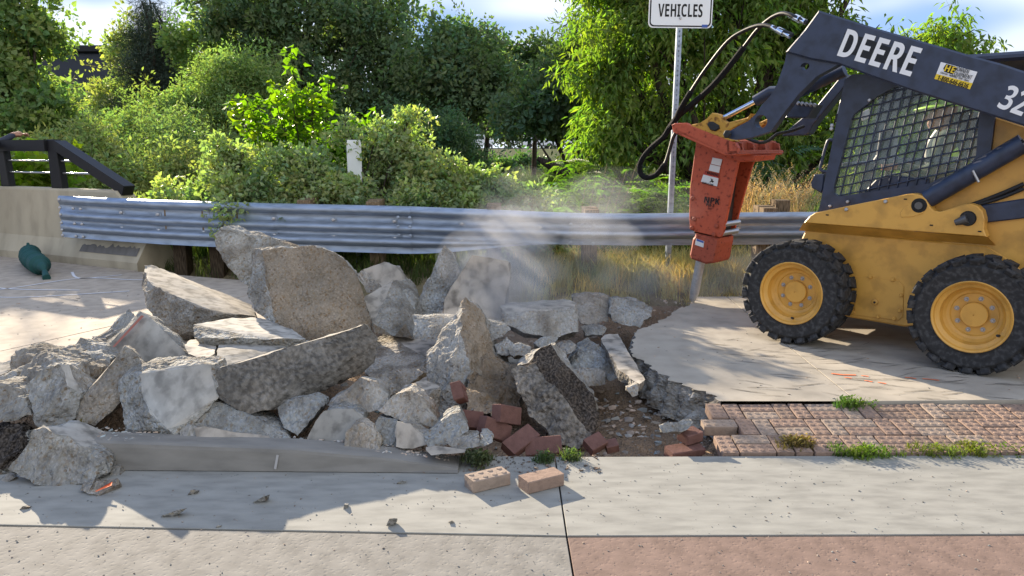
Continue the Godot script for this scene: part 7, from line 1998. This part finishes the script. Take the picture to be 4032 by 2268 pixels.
	chunk("concrete_chunk", "grey rubble lump right of the short rough stone", [Vector3(-0.174, 0.114, -3.862), Vector3(-0.134, 0.114, -3.876), Vector3(-0.102, 0.105, -3.858), Vector3(-0.096, 0.09, -3.816), Vector3(-0.135, 0.086, -3.76), Vector3(-0.17, 0.091, -3.772)], Vector3(0, 0, -0.1), 0.9, [], 0.007)
	chunk("concrete_chunk", "tall pointed spire in the pile, soil stuck on its right side", [Vector3(-0.33, 0.54, -5.47), Vector3(-0.361, 0.51, -5.41), Vector3(-0.394, 0.414, -5.35), Vector3(-0.506, 0.249, -5.2), Vector3(-0.58, 0.201, -5.13), Vector3(-0.579, 0.135, -5.05), Vector3(-0.529, 0.07, -4.97), Vector3(-0.556, 0.002, -4.91), Vector3(-0.557, -0.05, -4.87), Vector3(-0.507, -0.112, -4.77), Vector3(-0.423, -0.129, -4.73), Vector3(-0.405, 0.114, -4.87), Vector3(-0.272, 0.156, -4.89), Vector3(-0.276, 0.241, -4.99), Vector3(-0.345, 0.364, -5.13), Vector3(-0.24, 0.461, -5.47), Vector3(-0.171, 0.335, -5.41), Vector3(-0.172, 0.222, -5.35), Vector3(-0.101, 0.128, -5.27), Vector3(-0.057, -0.012, -5.1)], Vector3(0.05, -0.02, -0.2), 0.86, [["dirt", [0, 1, 14, 13, 12, 15, 16, 17, 18, 19]]], 0.01, "big broken slabs standing in the pile")
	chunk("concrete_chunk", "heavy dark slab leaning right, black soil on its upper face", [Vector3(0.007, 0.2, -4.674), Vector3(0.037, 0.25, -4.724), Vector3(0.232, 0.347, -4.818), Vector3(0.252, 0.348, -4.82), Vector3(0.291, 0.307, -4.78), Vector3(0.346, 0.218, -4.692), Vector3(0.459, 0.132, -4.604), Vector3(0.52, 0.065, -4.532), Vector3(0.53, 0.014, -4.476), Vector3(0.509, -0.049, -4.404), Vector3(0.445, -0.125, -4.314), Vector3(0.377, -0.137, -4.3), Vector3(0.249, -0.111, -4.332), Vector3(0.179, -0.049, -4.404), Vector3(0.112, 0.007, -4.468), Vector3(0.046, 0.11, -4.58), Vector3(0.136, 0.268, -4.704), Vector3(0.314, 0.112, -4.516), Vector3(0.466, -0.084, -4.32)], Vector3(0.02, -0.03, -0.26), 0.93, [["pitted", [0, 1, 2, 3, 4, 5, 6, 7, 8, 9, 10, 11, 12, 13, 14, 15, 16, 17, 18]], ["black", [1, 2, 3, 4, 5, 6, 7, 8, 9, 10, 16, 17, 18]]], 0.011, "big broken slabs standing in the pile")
	chunk("concrete_chunk", "sunlit thick slab left of the spire, rough front edge", [Vector3(-1.019, 0.05, -5.55), Vector3(-1.065, 0.134, -5.9), Vector3(-1.014, 0.15, -5.97), Vector3(-0.899, 0.145, -5.95), Vector3(-0.561, 0.126, -5.8), Vector3(-0.541, 0.089, -5.55), Vector3(-0.583, 0.083, -5.39), Vector3(-1.035, 0.049, -5.25), Vector3(-0.6, 0.05, -5.25), Vector3(-0.735, -0.016, -5.07), Vector3(-0.834, -0.055, -5.01), Vector3(-0.984, 0.042, -5.15)], Vector3(0.02, -0.12, -0.05), 0.9, [["smooth", [0, 1, 2, 3, 4, 5, 6, 7]]], 0.006)
	chunk("concrete_chunk", "small slab with a lit top under the spire at its left foot", [Vector3(-0.705, 0.05, -4.85), Vector3(-0.559, 0.075, -5.07), Vector3(-0.497, 0.064, -5.07), Vector3(-0.476, 0.056, -4.85), Vector3(-0.536, 0.044, -4.75), Vector3(-0.579, 0.022, -4.71), Vector3(-0.667, 0.048, -4.81)], Vector3(0.04, -0.1, -0.02), 0.9, [["smooth", [0, 1, 2, 3, 6]]], 0.006)
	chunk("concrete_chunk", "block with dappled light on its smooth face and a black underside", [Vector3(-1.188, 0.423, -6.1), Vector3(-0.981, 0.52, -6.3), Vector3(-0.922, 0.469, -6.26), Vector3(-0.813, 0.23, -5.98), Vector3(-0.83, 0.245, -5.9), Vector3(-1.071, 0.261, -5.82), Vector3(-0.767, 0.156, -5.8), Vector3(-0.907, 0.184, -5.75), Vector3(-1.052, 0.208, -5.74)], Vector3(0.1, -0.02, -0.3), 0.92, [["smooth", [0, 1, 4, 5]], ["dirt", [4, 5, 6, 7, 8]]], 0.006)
	chunk("concrete_chunk", "smooth grey slab leaning far back under the rail", [Vector3(-1.362, 0.506, -6.674), Vector3(-1.302, 0.546, -6.705), Vector3(-1.13, 0.609, -6.767), Vector3(-1.016, 0.574, -6.742), Vector3(-0.908, 0.444, -6.643), Vector3(-0.915, 0.35, -6.55), Vector3(-1.064, 0.378, -6.55), Vector3(-1.251, 0.375, -6.55)], Vector3(0, -0.03, -0.22), 0.9, [["smooth", [1, 2, 3, 4, 5, 6]]], 0.007)
	chunk("concrete_chunk", "dark broken lump behind the dappled block", [Vector3(-0.925, 0.433, -6.255), Vector3(-0.851, 0.447, -6.286), Vector3(-0.793, 0.373, -6.224), Vector3(-0.79, 0.248, -6.131), Vector3(-0.832, 0.202, -6.1), Vector3(-0.893, 0.339, -6.193)], Vector3(0, -0.03, -0.22), 0.9, [], 0.01)
	chunk("concrete_chunk", "pointed standing shard, second tallest point, near the dusty white slab", [Vector3(-0.571, 0.773, -6.556), Vector3(-0.515, 0.732, -6.543), Vector3(-0.504, 0.67, -6.518), Vector3(-0.442, 0.573, -6.481), Vector3(-0.52, 0.465, -6.432), Vector3(-0.573, 0.402, -6.407), Vector3(-0.596, 0.252, -6.345), Vector3(-0.61, 0.214, -6.32), Vector3(-0.815, 0.214, -6.32), Vector3(-0.81, 0.29, -6.37), Vector3(-0.748, 0.424, -6.432), Vector3(-0.683, 0.567, -6.481), Vector3(-0.619, 0.709, -6.531)], Vector3(0, -0.03, -0.22), 0.9, [], 0.008, "big broken slabs standing in the pile")
	chunk("concrete_chunk", "whitish smooth slab standing in the dust at the rear", [Vector3(-0.549, 0.282, -6.081), Vector3(-0.546, 0.399, -6.143), Vector3(-0.501, 0.473, -6.18), Vector3(-0.412, 0.544, -6.217), Vector3(-0.363, 0.662, -6.279), Vector3(-0.328, 0.729, -6.304), Vector3(-0.209, 0.706, -6.304), Vector3(-0.118, 0.668, -6.292), Vector3(-0.027, 0.677, -6.304), Vector3(-0.02, 0.564, -6.242), Vector3(-0.052, 0.386, -6.143), Vector3(-0.092, 0.233, -6.05), Vector3(-0.319, 0.259, -6.05)], Vector3(0.03, -0.03, -0.2), 0.92, [["smooth", [0, 1, 2, 3, 4, 5, 6, 7, 8, 9, 10, 11, 12]]], 0.007, "big broken slabs standing in the pile")
	chunk("concrete_chunk", "long low block with a sunlit top at the edge of the hole", [Vector3(-0.091, 0.361, -6), Vector3(-0.053, 0.346, -6.2), Vector3(0.197, 0.334, -6.35), Vector3(0.438, 0.339, -6.4), Vector3(0.532, 0.341, -6.25), Vector3(0.488, 0.355, -5.98), Vector3(0.241, 0.361, -5.86), Vector3(-0.052, 0.338, -5.88), Vector3(0.526, 0.285, -5.95), Vector3(0.507, 0.202, -5.8), Vector3(0.297, 0.186, -5.68), Vector3(0.059, 0.227, -5.7), Vector3(-0.073, 0.285, -5.78)], Vector3(0, -0.1, -0.2), 0.9, [["smooth", [0, 1, 2, 3, 4, 5, 6, 7]]], 0.008)
	chunk("concrete_chunk", "thin topped low slab running behind the spire", [Vector3(-0.737, 0.382, -5.563), Vector3(-0.528, 0.368, -5.613), Vector3(-0.424, 0.347, -5.625), Vector3(-0.296, 0.351, -5.65), Vector3(-0.047, 0.323, -5.563), Vector3(-0.012, 0.293, -5.489), Vector3(-0.147, 0.236, -5.341), Vector3(-0.335, 0.245, -5.307), Vector3(-0.513, 0.25, -5.307), Vector3(-0.7, 0.266, -5.358)], Vector3(0, -0.03, -0.22), 0.9, [], 0.007)
	chunk("concrete_chunk", "squared broken pavement edge at the rear of the hole", [Vector3(0.526, 0.301, -6.717), Vector3(0.624, 0.294, -6.872), Vector3(0.873, 0.291, -6.903), Vector3(0.873, 0.22, -6.779), Vector3(0.835, 0.108, -6.562), Vector3(0.594, 0.094, -6.5), Vector3(0.586, 0.195, -6.612)], Vector3(0, -0.04, -0.3), 0.9, [], 0.01)
	chunk("concrete_chunk", "cracked pavement lump hanging at the far right of the hole", [Vector3(0.878, 0.278, -6.76), Vector3(1.001, 0.264, -6.791), Vector3(1.143, 0.246, -6.791), Vector3(1.226, 0.205, -6.698), Vector3(1.22, 0.147, -6.574), Vector3(1.092, 0.092, -6.45), Vector3(0.879, 0.126, -6.481), Vector3(0.84, 0.154, -6.543)], Vector3(0, -0.04, -0.3), 0.9, [], 0.011)
	chunk("concrete_chunk", "dark lump in the hole next to the spire", [Vector3(-0.116, 0.224, -5.387), Vector3(-0.046, 0.254, -5.418), Vector3(0.033, 0.2, -5.3), Vector3(-0.034, 0.17, -5.201), Vector3(-0.102, 0.177, -5.218)], Vector3(0, -0.05, -0.12), 0.9, [], 0.01, "rubble lumps lying in the hole")
	chunk("concrete_chunk", "pale lump in the hole, second from the spire", [Vector3(-0.031, 0.214, -5.247), Vector3(0.055, 0.254, -5.323), Vector3(0.121, 0.228, -5.281), Vector3(0.141, 0.187, -5.182), Vector3(0.021, 0.179, -5.15)], Vector3(0, -0.05, -0.12), 0.9, [], 0.01, "rubble lumps lying in the hole")
	chunk("concrete_chunk", "flat lump in the hole under the long low block", [Vector3(0.157, 0.211, -5.437), Vector3(0.228, 0.241, -5.468), Vector3(0.332, 0.229, -5.468), Vector3(0.303, 0.199, -5.394), Vector3(0.199, 0.18, -5.334)], Vector3(0, -0.05, -0.12), 0.9, [], 0.01, "rubble lumps lying in the hole")
	chunk("concrete_chunk", "grey lump in the hole above the crushed heap", [Vector3(0.319, 0.237, -5.291), Vector3(0.391, 0.257, -5.333), Vector3(0.453, 0.23, -5.274), Vector3(0.434, 0.207, -5.191), Vector3(0.346, 0.2, -5.175)], Vector3(0, -0.05, -0.12), 0.9, [], 0.01, "rubble lumps lying in the hole")
	chunk("concrete_chunk", "squat lump in the hole left of the crushed heap", [Vector3(0.134, 0.245, -5.007), Vector3(0.2, 0.27, -5.086), Vector3(0.306, 0.263, -5.07), Vector3(0.363, 0.247, -4.968), Vector3(0.335, 0.214, -4.856), Vector3(0.233, 0.221, -4.871)], Vector3(0, -0.05, -0.12), 0.9, [], 0.01, "rubble lumps lying in the hole")
	chunk("concrete_chunk", "angular lump at the foot of the dusty pavement edge", [Vector3(0.573, 0.17, -6.124), Vector3(0.678, 0.19, -6.155), Vector3(0.774, 0.165, -6.093), Vector3(0.713, 0.135, -6), Vector3(0.587, 0.135, -6)], Vector3(0, -0.05, -0.12), 0.9, [], 0.01, "rubble lumps lying in the hole")
	chunk("concrete_chunk", "crushed blue grey heap shaped rock beside the pavement edge", [Vector3(0.364, 0.094, -5.298), Vector3(0.462, 0.166, -5.394), Vector3(0.562, 0.223, -5.474), Vector3(0.667, 0.168, -5.378), Vector3(0.753, 0.099, -5.25), Vector3(0.771, 0.05, -5.154), Vector3(0.646, 0.041, -5.09), Vector3(0.444, 0.078, -5.154)], Vector3(0, -0.05, -0.25), 0.9, [], 0.013, "rubble lumps lying in the hole")
	chunk("concrete_chunk", "small block with broom lines in front of the crushed rock", [Vector3(0.384, 0.112, -5.09), Vector3(0.475, 0.119, -5.12), Vector3(0.528, 0.113, -5.11), Vector3(0.645, 0.101, -5.09), Vector3(0.626, 0.036, -5.01), Vector3(0.496, 0.024, -4.98), Vector3(0.477, 0.058, -5.01)], Vector3(0, -0.04, -0.12), 0.9, [["smooth", [0, 1, 2, 5, 6]]], 0.006, "rubble lumps lying in the hole")
	chunk("concrete_chunk", "thin sunlit strip of slab slipped against the pavement edge", [Vector3(0.649, 0.219, -5.5), Vector3(0.691, 0.23, -5.6), Vector3(0.788, 0.228, -5.62), Vector3(0.786, 0.213, -5.43), Vector3(0.761, 0.213, -5.254), Vector3(0.817, 0.204, -4.55), Vector3(0.765, 0.2, -4.47), Vector3(0.684, 0.207, -4.765)], Vector3(0, -0.08, -0.02), 0.92, [["smooth", [0, 1, 2, 3, 4, 5, 6, 7]]], 0.005, "rubble lumps lying in the hole")
	chunk("concrete_chunk", "pebbly lump at the foot of the pavement edge", [Vector3(0.672, 0.226, -4.309), Vector3(0.734, 0.24, -4.332), Vector3(0.73, 0.191, -4.272), Vector3(0.698, 0.185, -4.263), Vector3(0.674, 0.204, -4.29)], Vector3(0, -0.01, -0.08), 0.9, [], 0.006, "rubble lumps lying in the hole")
	chunk("concrete_chunk", "sunlit sliver between the spire and the dark leaning slab", [Vector3(-0.097, 0.057, -5.55), Vector3(-0.015, 0.057, -5.6), Vector3(0.093, 0.058, -5.6), Vector3(0.104, 0.056, -5.53), Vector3(0.033, 0.042, -5.35), Vector3(-0.049, 0.051, -5.47)], Vector3(0, -0.08, -0.04), 0.9, [["smooth", [0, 1, 2, 3, 4, 5]]], 0.005, "rubble lumps lying in the hole")
	chunk("concrete_chunk", "flat lump at the corner of the brick paving", [Vector3(0.809, 0.098, -4.024), Vector3(0.868, 0.113, -4.052), Vector3(0.98, 0.122, -4.07), Vector3(0.995, 0.112, -4.038), Vector3(0.919, 0.083, -3.982), Vector3(0.811, 0.082, -3.977)], Vector3(0, -0.04, -0.06), 0.9, [], 0.007, "rubble lumps lying in the hole")
	chunk("soil_heap", "brown soil heap stuck between the spire and the dark leaning slab", [Vector3(-0.278, 0.124, -5), Vector3(-0.17, 0.22, -5.3), Vector3(-0.089, 0.134, -5.25), Vector3(0.021, 0.109, -5.1), Vector3(0.053, -0.007, -4.75), Vector3(-0.022, -0.043, -4.6), Vector3(-0.147, -0.018, -4.5), Vector3(-0.265, 0.039, -4.55), Vector3(-0.295, 0.088, -4.75)], Vector3(0.05, -0.1, -0.25), 0.9, [["dirt", [0, 1, 2, 3, 4, 5, 6, 7, 8]]], 0.018, "soil heaps")
	chunk("soil_heap", "dark dug soil at the left frame edge beside the kerb end", [Vector3(-2.815, 0.115, -4), Vector3(-2.778, 0.119, -4.05), Vector3(-2.696, 0.116, -4.03), Vector3(-2.579, 0.122, -3.98), Vector3(-2.479, 0.101, -3.8), Vector3(-2.462, 0.059, -3.68), Vector3(-2.513, 0.023, -3.62), Vector3(-2.576, 0.017, -3.62), Vector3(-2.568, 0.124, -3.8)], Vector3(0, -0.15, -0.1), 0.9, [["black", [0, 1, 2, 3, 4, 5, 6, 7, 8]]], 0.024, "soil heaps")
	chunk("concrete_chunk", "large rough rock toppled over the kerb at the lower left", [Vector3(-2.371, 0.23, -3.65), Vector3(-2.324, 0.23, -3.653), Vector3(-2.28, 0.21, -3.642), Vector3(-2.102, 0.143, -3.604), Vector3(-2.013, 0.09, -3.558), Vector3(-1.999, 0.029, -3.513), Vector3(-2.02, 0.007, -3.498), Vector3(-2.15, -0.006, -3.49), Vector3(-2.293, 0.002, -3.494), Vector3(-2.44, 0.053, -3.528), Vector3(-2.408, 0.082, -3.558), Vector3(-2.359, 0.143, -3.596)], Vector3(0.03, -0.02, -0.24), 0.86, [["smooth", [1, 2, 3, 13, 14, 15]]], 0.011, "pieces fallen into the street")
	var painted64 := chunk("concrete_chunk", "small stone with an orange paint stripe in the gutter", [Vector3(-1.993, 0.004, -3.392), Vector3(-1.981, 0.033, -3.464), Vector3(-1.882, 0.042, -3.48), Vector3(-1.865, 0.026, -3.452), Vector3(-1.931, -0.005, -3.38)], Vector3(0, -0.05, -0.04), 0.9, [], 0.004, "pieces fallen into the street", 0.012)
	paint_on(painted64, [Vector3(-1.949, 0.02, -3.384), Vector3(-1.889, 0.05, -3.408), Vector3(-1.885, 0.049, -3.424), Vector3(-1.872, 0.046, -3.392), Vector3(-1.935, 0.022, -3.376)], M.orange_paint)
	chunk("concrete_chunk", "dark stone tucked behind the orange striped one", [Vector3(-2.035, 0.016, -3.41), Vector3(-2.031, 0.037, -3.458), Vector3(-1.983, 0.042, -3.474), Vector3(-1.979, 0.03, -3.426), Vector3(-1.99, 0.005, -3.39)], Vector3(0, -0.02, -0.05), 0.9, [], 0.004, "pieces fallen into the street", 0.012)
	chunk("concrete_chunk", "dark dusty cube of concrete against the kerb face", [Vector3(-2.017, 0.031, -3.648), Vector3(-1.963, 0.031, -3.648), Vector3(-1.944, -0.001, -3.608), Vector3(-1.949, -0.004, -3.6), Vector3(-1.991, -0.004, -3.6)], Vector3(0, -0, -0.07), 0.9, [], 0.002, "pieces fallen into the street", 0.012)
	chunk("concrete_chunk", "low pale stone at the left frame edge below the big rock", [Vector3(-2.531, 0.003, -3.552), Vector3(-2.476, 0.025, -3.576), Vector3(-2.424, 0.013, -3.552), Vector3(-2.449, -0.001, -3.528), Vector3(-2.511, -0.008, -3.52)], Vector3(0, -0.02, -0.05), 0.9, [], 0.005, "pieces fallen into the street")
	chunk("concrete_chip", "long flat sliver casting a thin shadow on the gutter pan", [Vector3(-1.541, 0.008, -3.16), Vector3(-1.485, 0.029, -3.164), Vector3(-1.429, 0.04, -3.168), Vector3(-1.473, 0.008, -3.172), Vector3(-1.519, -0.008, -3.176)], Vector3(0, -0.008, -0.03), 0.8, [], 0.002, "chips lying on the gutter pan", 0.012)
	chunk("concrete_chip", "pale wedge chip right of the long sliver", [Vector3(-1.184, 0.007, -3.295), Vector3(-1.138, 0.033, -3.299), Vector3(-1.107, 0.041, -3.303), Vector3(-1.113, 0.017, -3.307), Vector3(-1.172, -0.008, -3.311)], Vector3(0, -0.008, -0.03), 0.8, [], 0.002, "chips lying on the gutter pan", 0.012)
	chunk("concrete_chip", "dark chip at the shadow edge", [Vector3(-1.519, 0, -3.384), Vector3(-1.504, 0.022, -3.389), Vector3(-1.474, 0.015, -3.394), Vector3(-1.487, -0.005, -3.399)], Vector3(0, -0.008, -0.03), 0.8, [], 0.002, "chips lying on the gutter pan", 0.012)
	chunk("concrete_chip", "round grey chip between shadow and brick", [Vector3(-0.539, 0.006, -3.075), Vector3(-0.524, 0.036, -3.079), Vector3(-0.491, 0.036, -3.083), Vector3(-0.495, 0.016, -3.087), Vector3(-0.523, -0.008, -3.091)], Vector3(0, -0.008, -0.03), 0.8, [], 0.002, "chips lying on the gutter pan", 0.012)
	chunk("concrete_chip", "black chip near the joint crossing", [Vector3(-0.278, 0.005, -3.104), Vector3(-0.265, 0.01, -3.109), Vector3(-0.253, 0.002, -3.114), Vector3(-0.262, -0.008, -3.119)], Vector3(0, -0.008, -0.03), 0.8, [], 0.002, "chips lying on the gutter pan", 0.012)
	chunk("concrete_chip", "grey chip inside the big shadow", [Vector3(-0.76, 0.002, -3.24), Vector3(-0.754, 0.026, -3.245), Vector3(-0.74, 0.021, -3.25), Vector3(-0.746, -0.007, -3.255)], Vector3(0, -0.008, -0.03), 0.8, [], 0.002, "chips lying on the gutter pan", 0.012)
	chunk("concrete_chip", "flat chip by the kerb near the bricks", [Vector3(-0.558, 0.003, -3.503), Vector3(-0.539, 0.018, -3.508), Vector3(-0.516, 0.016, -3.513), Vector3(-0.532, -0.007, -3.518)], Vector3(0, -0.008, -0.03), 0.8, [], 0.002, "chips lying on the gutter pan", 0.012)
	chunk("concrete_chip", "tan chip in the left shadow", [Vector3(-2.212, 0, -3.235), Vector3(-2.195, 0.016, -3.24), Vector3(-2.17, 0.009, -3.245), Vector3(-2.182, -0.007, -3.25)], Vector3(0, -0.008, -0.03), 0.8, [], 0.002, "chips lying on the gutter pan", 0.012)
	chunk("concrete_chip", "black chip in the lower gutter", [Vector3(-1.266, 0.003, -3.065), Vector3(-1.257, 0.009, -3.07), Vector3(-1.246, 0.004, -3.075), Vector3(-1.255, -0.008, -3.08)], Vector3(0, -0.008, -0.03), 0.8, [], 0.002, "chips lying on the gutter pan", 0.012)
	# loose bricks in the pile and on the street
	var with_domes := domed_brick(0.2, 0.1, 0.06, 3)
	var plain := domed_brick(0.2, 0.1, 0.06, 4, false)
	var list := [
		["domed brick lying on the gutter pan, the left of the two loose ones", with_domes, M.brick_dusty, Vector3(-0.118, 0.06, -3.492), Vector3(0, atan2(0.105, 0.187), 0)],
		["plain sided brick lying on the gutter pan, the right of the two loose ones", plain, M.brick_tan, Vector3(0.140, 0.06, -3.483), Vector3(0, atan2(0.105, 0.187), 0)],
		["domed brick leaning high against the spire, domes toward the street", with_domes, M.brick_red, Vector3(-0.269, 0.243, -4.2), Vector3(1.05, 0.5, -1.05)],
		["dark red brick lying under the leaning domed one", plain, M.brick_red, Vector3(-0.259, 0.12, -4.1), Vector3(0.9, -0.1, -0.28)],
		["red brick leaning steeply, the right of the two beside the dark slab", plain, M.brick_red, Vector3(-0.005, 0.139, -4.1), Vector3(1.15, -0.15, -1.1)],
		["red brick leaning steeply, the left of the two beside the dark slab", plain, M.brick_red, Vector3(-0.076, 0.082, -4.02), Vector3(1.0, -0.4, -1.15)],
		["half buried red brick at the foot of the leaning pair", plain, M.brick_red, Vector3(0.05, 0.04, -4), Vector3(0.5, 0.9, 0.35)],
		["violet red brick in the soil before the dark slab", plain, M.brick_red, Vector3(0.17, 0.009, -3.98), Vector3(0.9, 0.1, 0.15)],
		["broken red brick piece lying in the hole, the larger of two", plain, M.brick_red, Vector3(0.47, -0.02, -4.12), Vector3(0.5, 0.7, 0.3)],
		["broken red brick piece lying in the hole, the smaller of two", plain, M.brick_red, Vector3(0.56, -0.04, -4.14), Vector3(0.3, 0.2, 0.2)],
		["broken red brick stacked at the corner of the brick paving", plain, M.brick_red, Vector3(0.985, 0.06, -4.06), Vector3(0.1, 0.5, 0.06)],
		["brick half hidden beneath the broken one at the paving corner", plain, M.brick_red, Vector3(0.945, -0.01, -4.0), Vector3(0.1, 0.3, 0.02)],
	]
	for i in list.size():
		var b = list[i]
		var o := part("loose_brick", b[1], b[2], self, b[3])
		o.rotation = b[4]
		if i in [8, 10]: o.scale = Vector3(0.55, 0.95, 0.9)
		if i == 9: o.scale = Vector3(0.35, 0.8, 0.7)
		tag(o, b[0], "brick", "loose bricks")


func paint_on(o: Node3D, pts: Array, m: Material) -> void:
	var st := st_new()
	var toward := (Vector3(0, CAMERA_HEIGHT, 0) - pts[0] as Vector3).normalized() * 0.016
	for k in range(1, pts.size() - 1):
		tri(st, pts[0] - o.position + toward, pts[k] - o.position + toward, pts[k + 1] - o.position + toward)
	part("paint_stripe", done(st), m, o)


func build_small() -> void:
	# soil banked between the stones, gravel and grit
	var peb := [pebble_mesh(1), pebble_mesh(2), pebble_mesh(3)]
	var grey := mat("pebble", Color.WHITE, 0.95)
	grey.vertex_color_use_as_albedo = true
	var sets := [
		["pit_gravel", "small rubble and crumbs strewn over the soil in the hole", 1500, Vector2(-4.0, 3.95), Vector2(1.9, 7.6), 0.006, 0.05, NAN, Color(0.24, 0.22, 0.19)],
		["hole_rubble", "grey crumbs and flakes on the brown soil before the broken pavement edge", 700, Vector2(0.25, 3.92), Vector2(1.35, 5.3), 0.006, 0.045, NAN, Color(0.30, 0.28, 0.26)],
		["soil_crumbs", "dark soil crumbs on the rim of the hole", 420, Vector2(-0.55, 3.63), Vector2(0.45, 3.86), 0.003, 0.016, 0.004, Color(0.13, 0.105, 0.085)],
		["kerb_grit", "grey crumbs lying along the top of the kerb", 900, Vector2(-2.3, 3.72), Vector2(-0.3, 3.9), 0.003, 0.02, 0.1, Color(0.33, 0.31, 0.28)],
		["gutter_grit", "grit scattered over the gutter pan and street slabs", 1100, Vector2(-2.4, 2.6), Vector2(2.2, 3.75), 0.002, 0.0085, 0.001, Color(0.22, 0.20, 0.175)],
		["pad_grit", "crumbs scattered over the pavement pad", 260, Vector2(1.0, 4.5), Vector2(3.4, 7.6), 0.002, 0.014, 0.101, Color(0.25, 0.22, 0.185)],
		["path_grit", "crumbs scattered over the path beside the pile", 260, Vector2(-5.2, 5.1), Vector2(-2.2, 8.0), 0.003, 0.022, 0.121, Color(0.27, 0.23, 0.19)],
		["hole_edge_grit", "dusty crumbs along the far rim of the hole", 300, Vector2(0.8, 6.9), Vector2(2.6, 7.9), 0.004, 0.03, 0.06, Color(0.30, 0.27, 0.23)],
	]
	for i in sets.size():
		var s = sets[i]
		var at := scatter(s[2], s[3], s[4], s[5], s[6], 300 + i, s[7])
		if s[0] == "kerb_grit":
			for k in at.size():
				var x: float = at[k].origin.x
				var h := 0.142
				if x > -2.08: h = lerpf(0.141, 0.066, clampf((x + 2.08) / 1.48, 0, 1))
				if x > -0.6: h = lerpf(0.066, 0.018, clampf((x + 0.6) / 0.33, 0, 1))
				at[k].origin.y = h
		tag(stuff(s[0], peb[i % 3], grey, at, tints(at, s[8], 0.5, 20 + i), self), s[1], "gravel")
	# dust hanging over the chisel
	var n := 0
	rng.seed = 515
	var puffs := []
	for k in 80:
		var t := pow(rng.randf(), 1.15)
		var s := rng.randf_range(0.22, 0.52)
		puffs.append([Vector3(-0.5 + 0.4 * absf(rng.randfn()) + 0.75 * t * rng.randf(), 0.28 + 0.75 * t + 0.06 * rng.randfn(), -5.9 - 1.3 * t + rng.randfn() * 0.25), Vector3(s * 1.5, s * rng.randf_range(0.5, 0.9), s), rng.randf_range(0.14, 0.42) * (1.15 - t * 0.6)])
	for k in 14: puffs.append([Vector3(rng.randf_range(0.4, 2.6), 0.22 + 0.12 * absf(rng.randfn()), -7.3 - 0.3 * rng.randf()), Vector3(rng.randf_range(0.4, 1.0), rng.randf_range(0.2, 0.45), 0.6), 0.2])
	for k in 10: puffs.append([Vector3(rng.randf_range(-0.1, 1.6), rng.randf_range(0.7, 1.3), -rng.randf_range(7.2, 9.5)), Vector3(rng.randf_range(0.6, 1.4), rng.randf_range(0.3, 0.6), 0.6), 0.1])
	for d in puffs:
		var f := FogVolume.new()
		f.name = numbered("dust_cloud")
		f.shape = RenderingServer.FOG_VOLUME_SHAPE_ELLIPSOID
		f.size = d[1]
		var m := FogMaterial.new()
		m.albedo = Color(0.97, 0.97, 0.98)
		m.density = d[2]
		f.material = m
		f.position = d[0]
		f.rotation = Vector3(rng.randf_range(-0.5, 0.5), rng.randf() * 3.0, rng.randf_range(-0.2, 0.6))
		add_child(f)
		tag(f, "pale dust hanging in the air over the hole and before the rail", "dust", "dust hanging over the hole", "stuff")
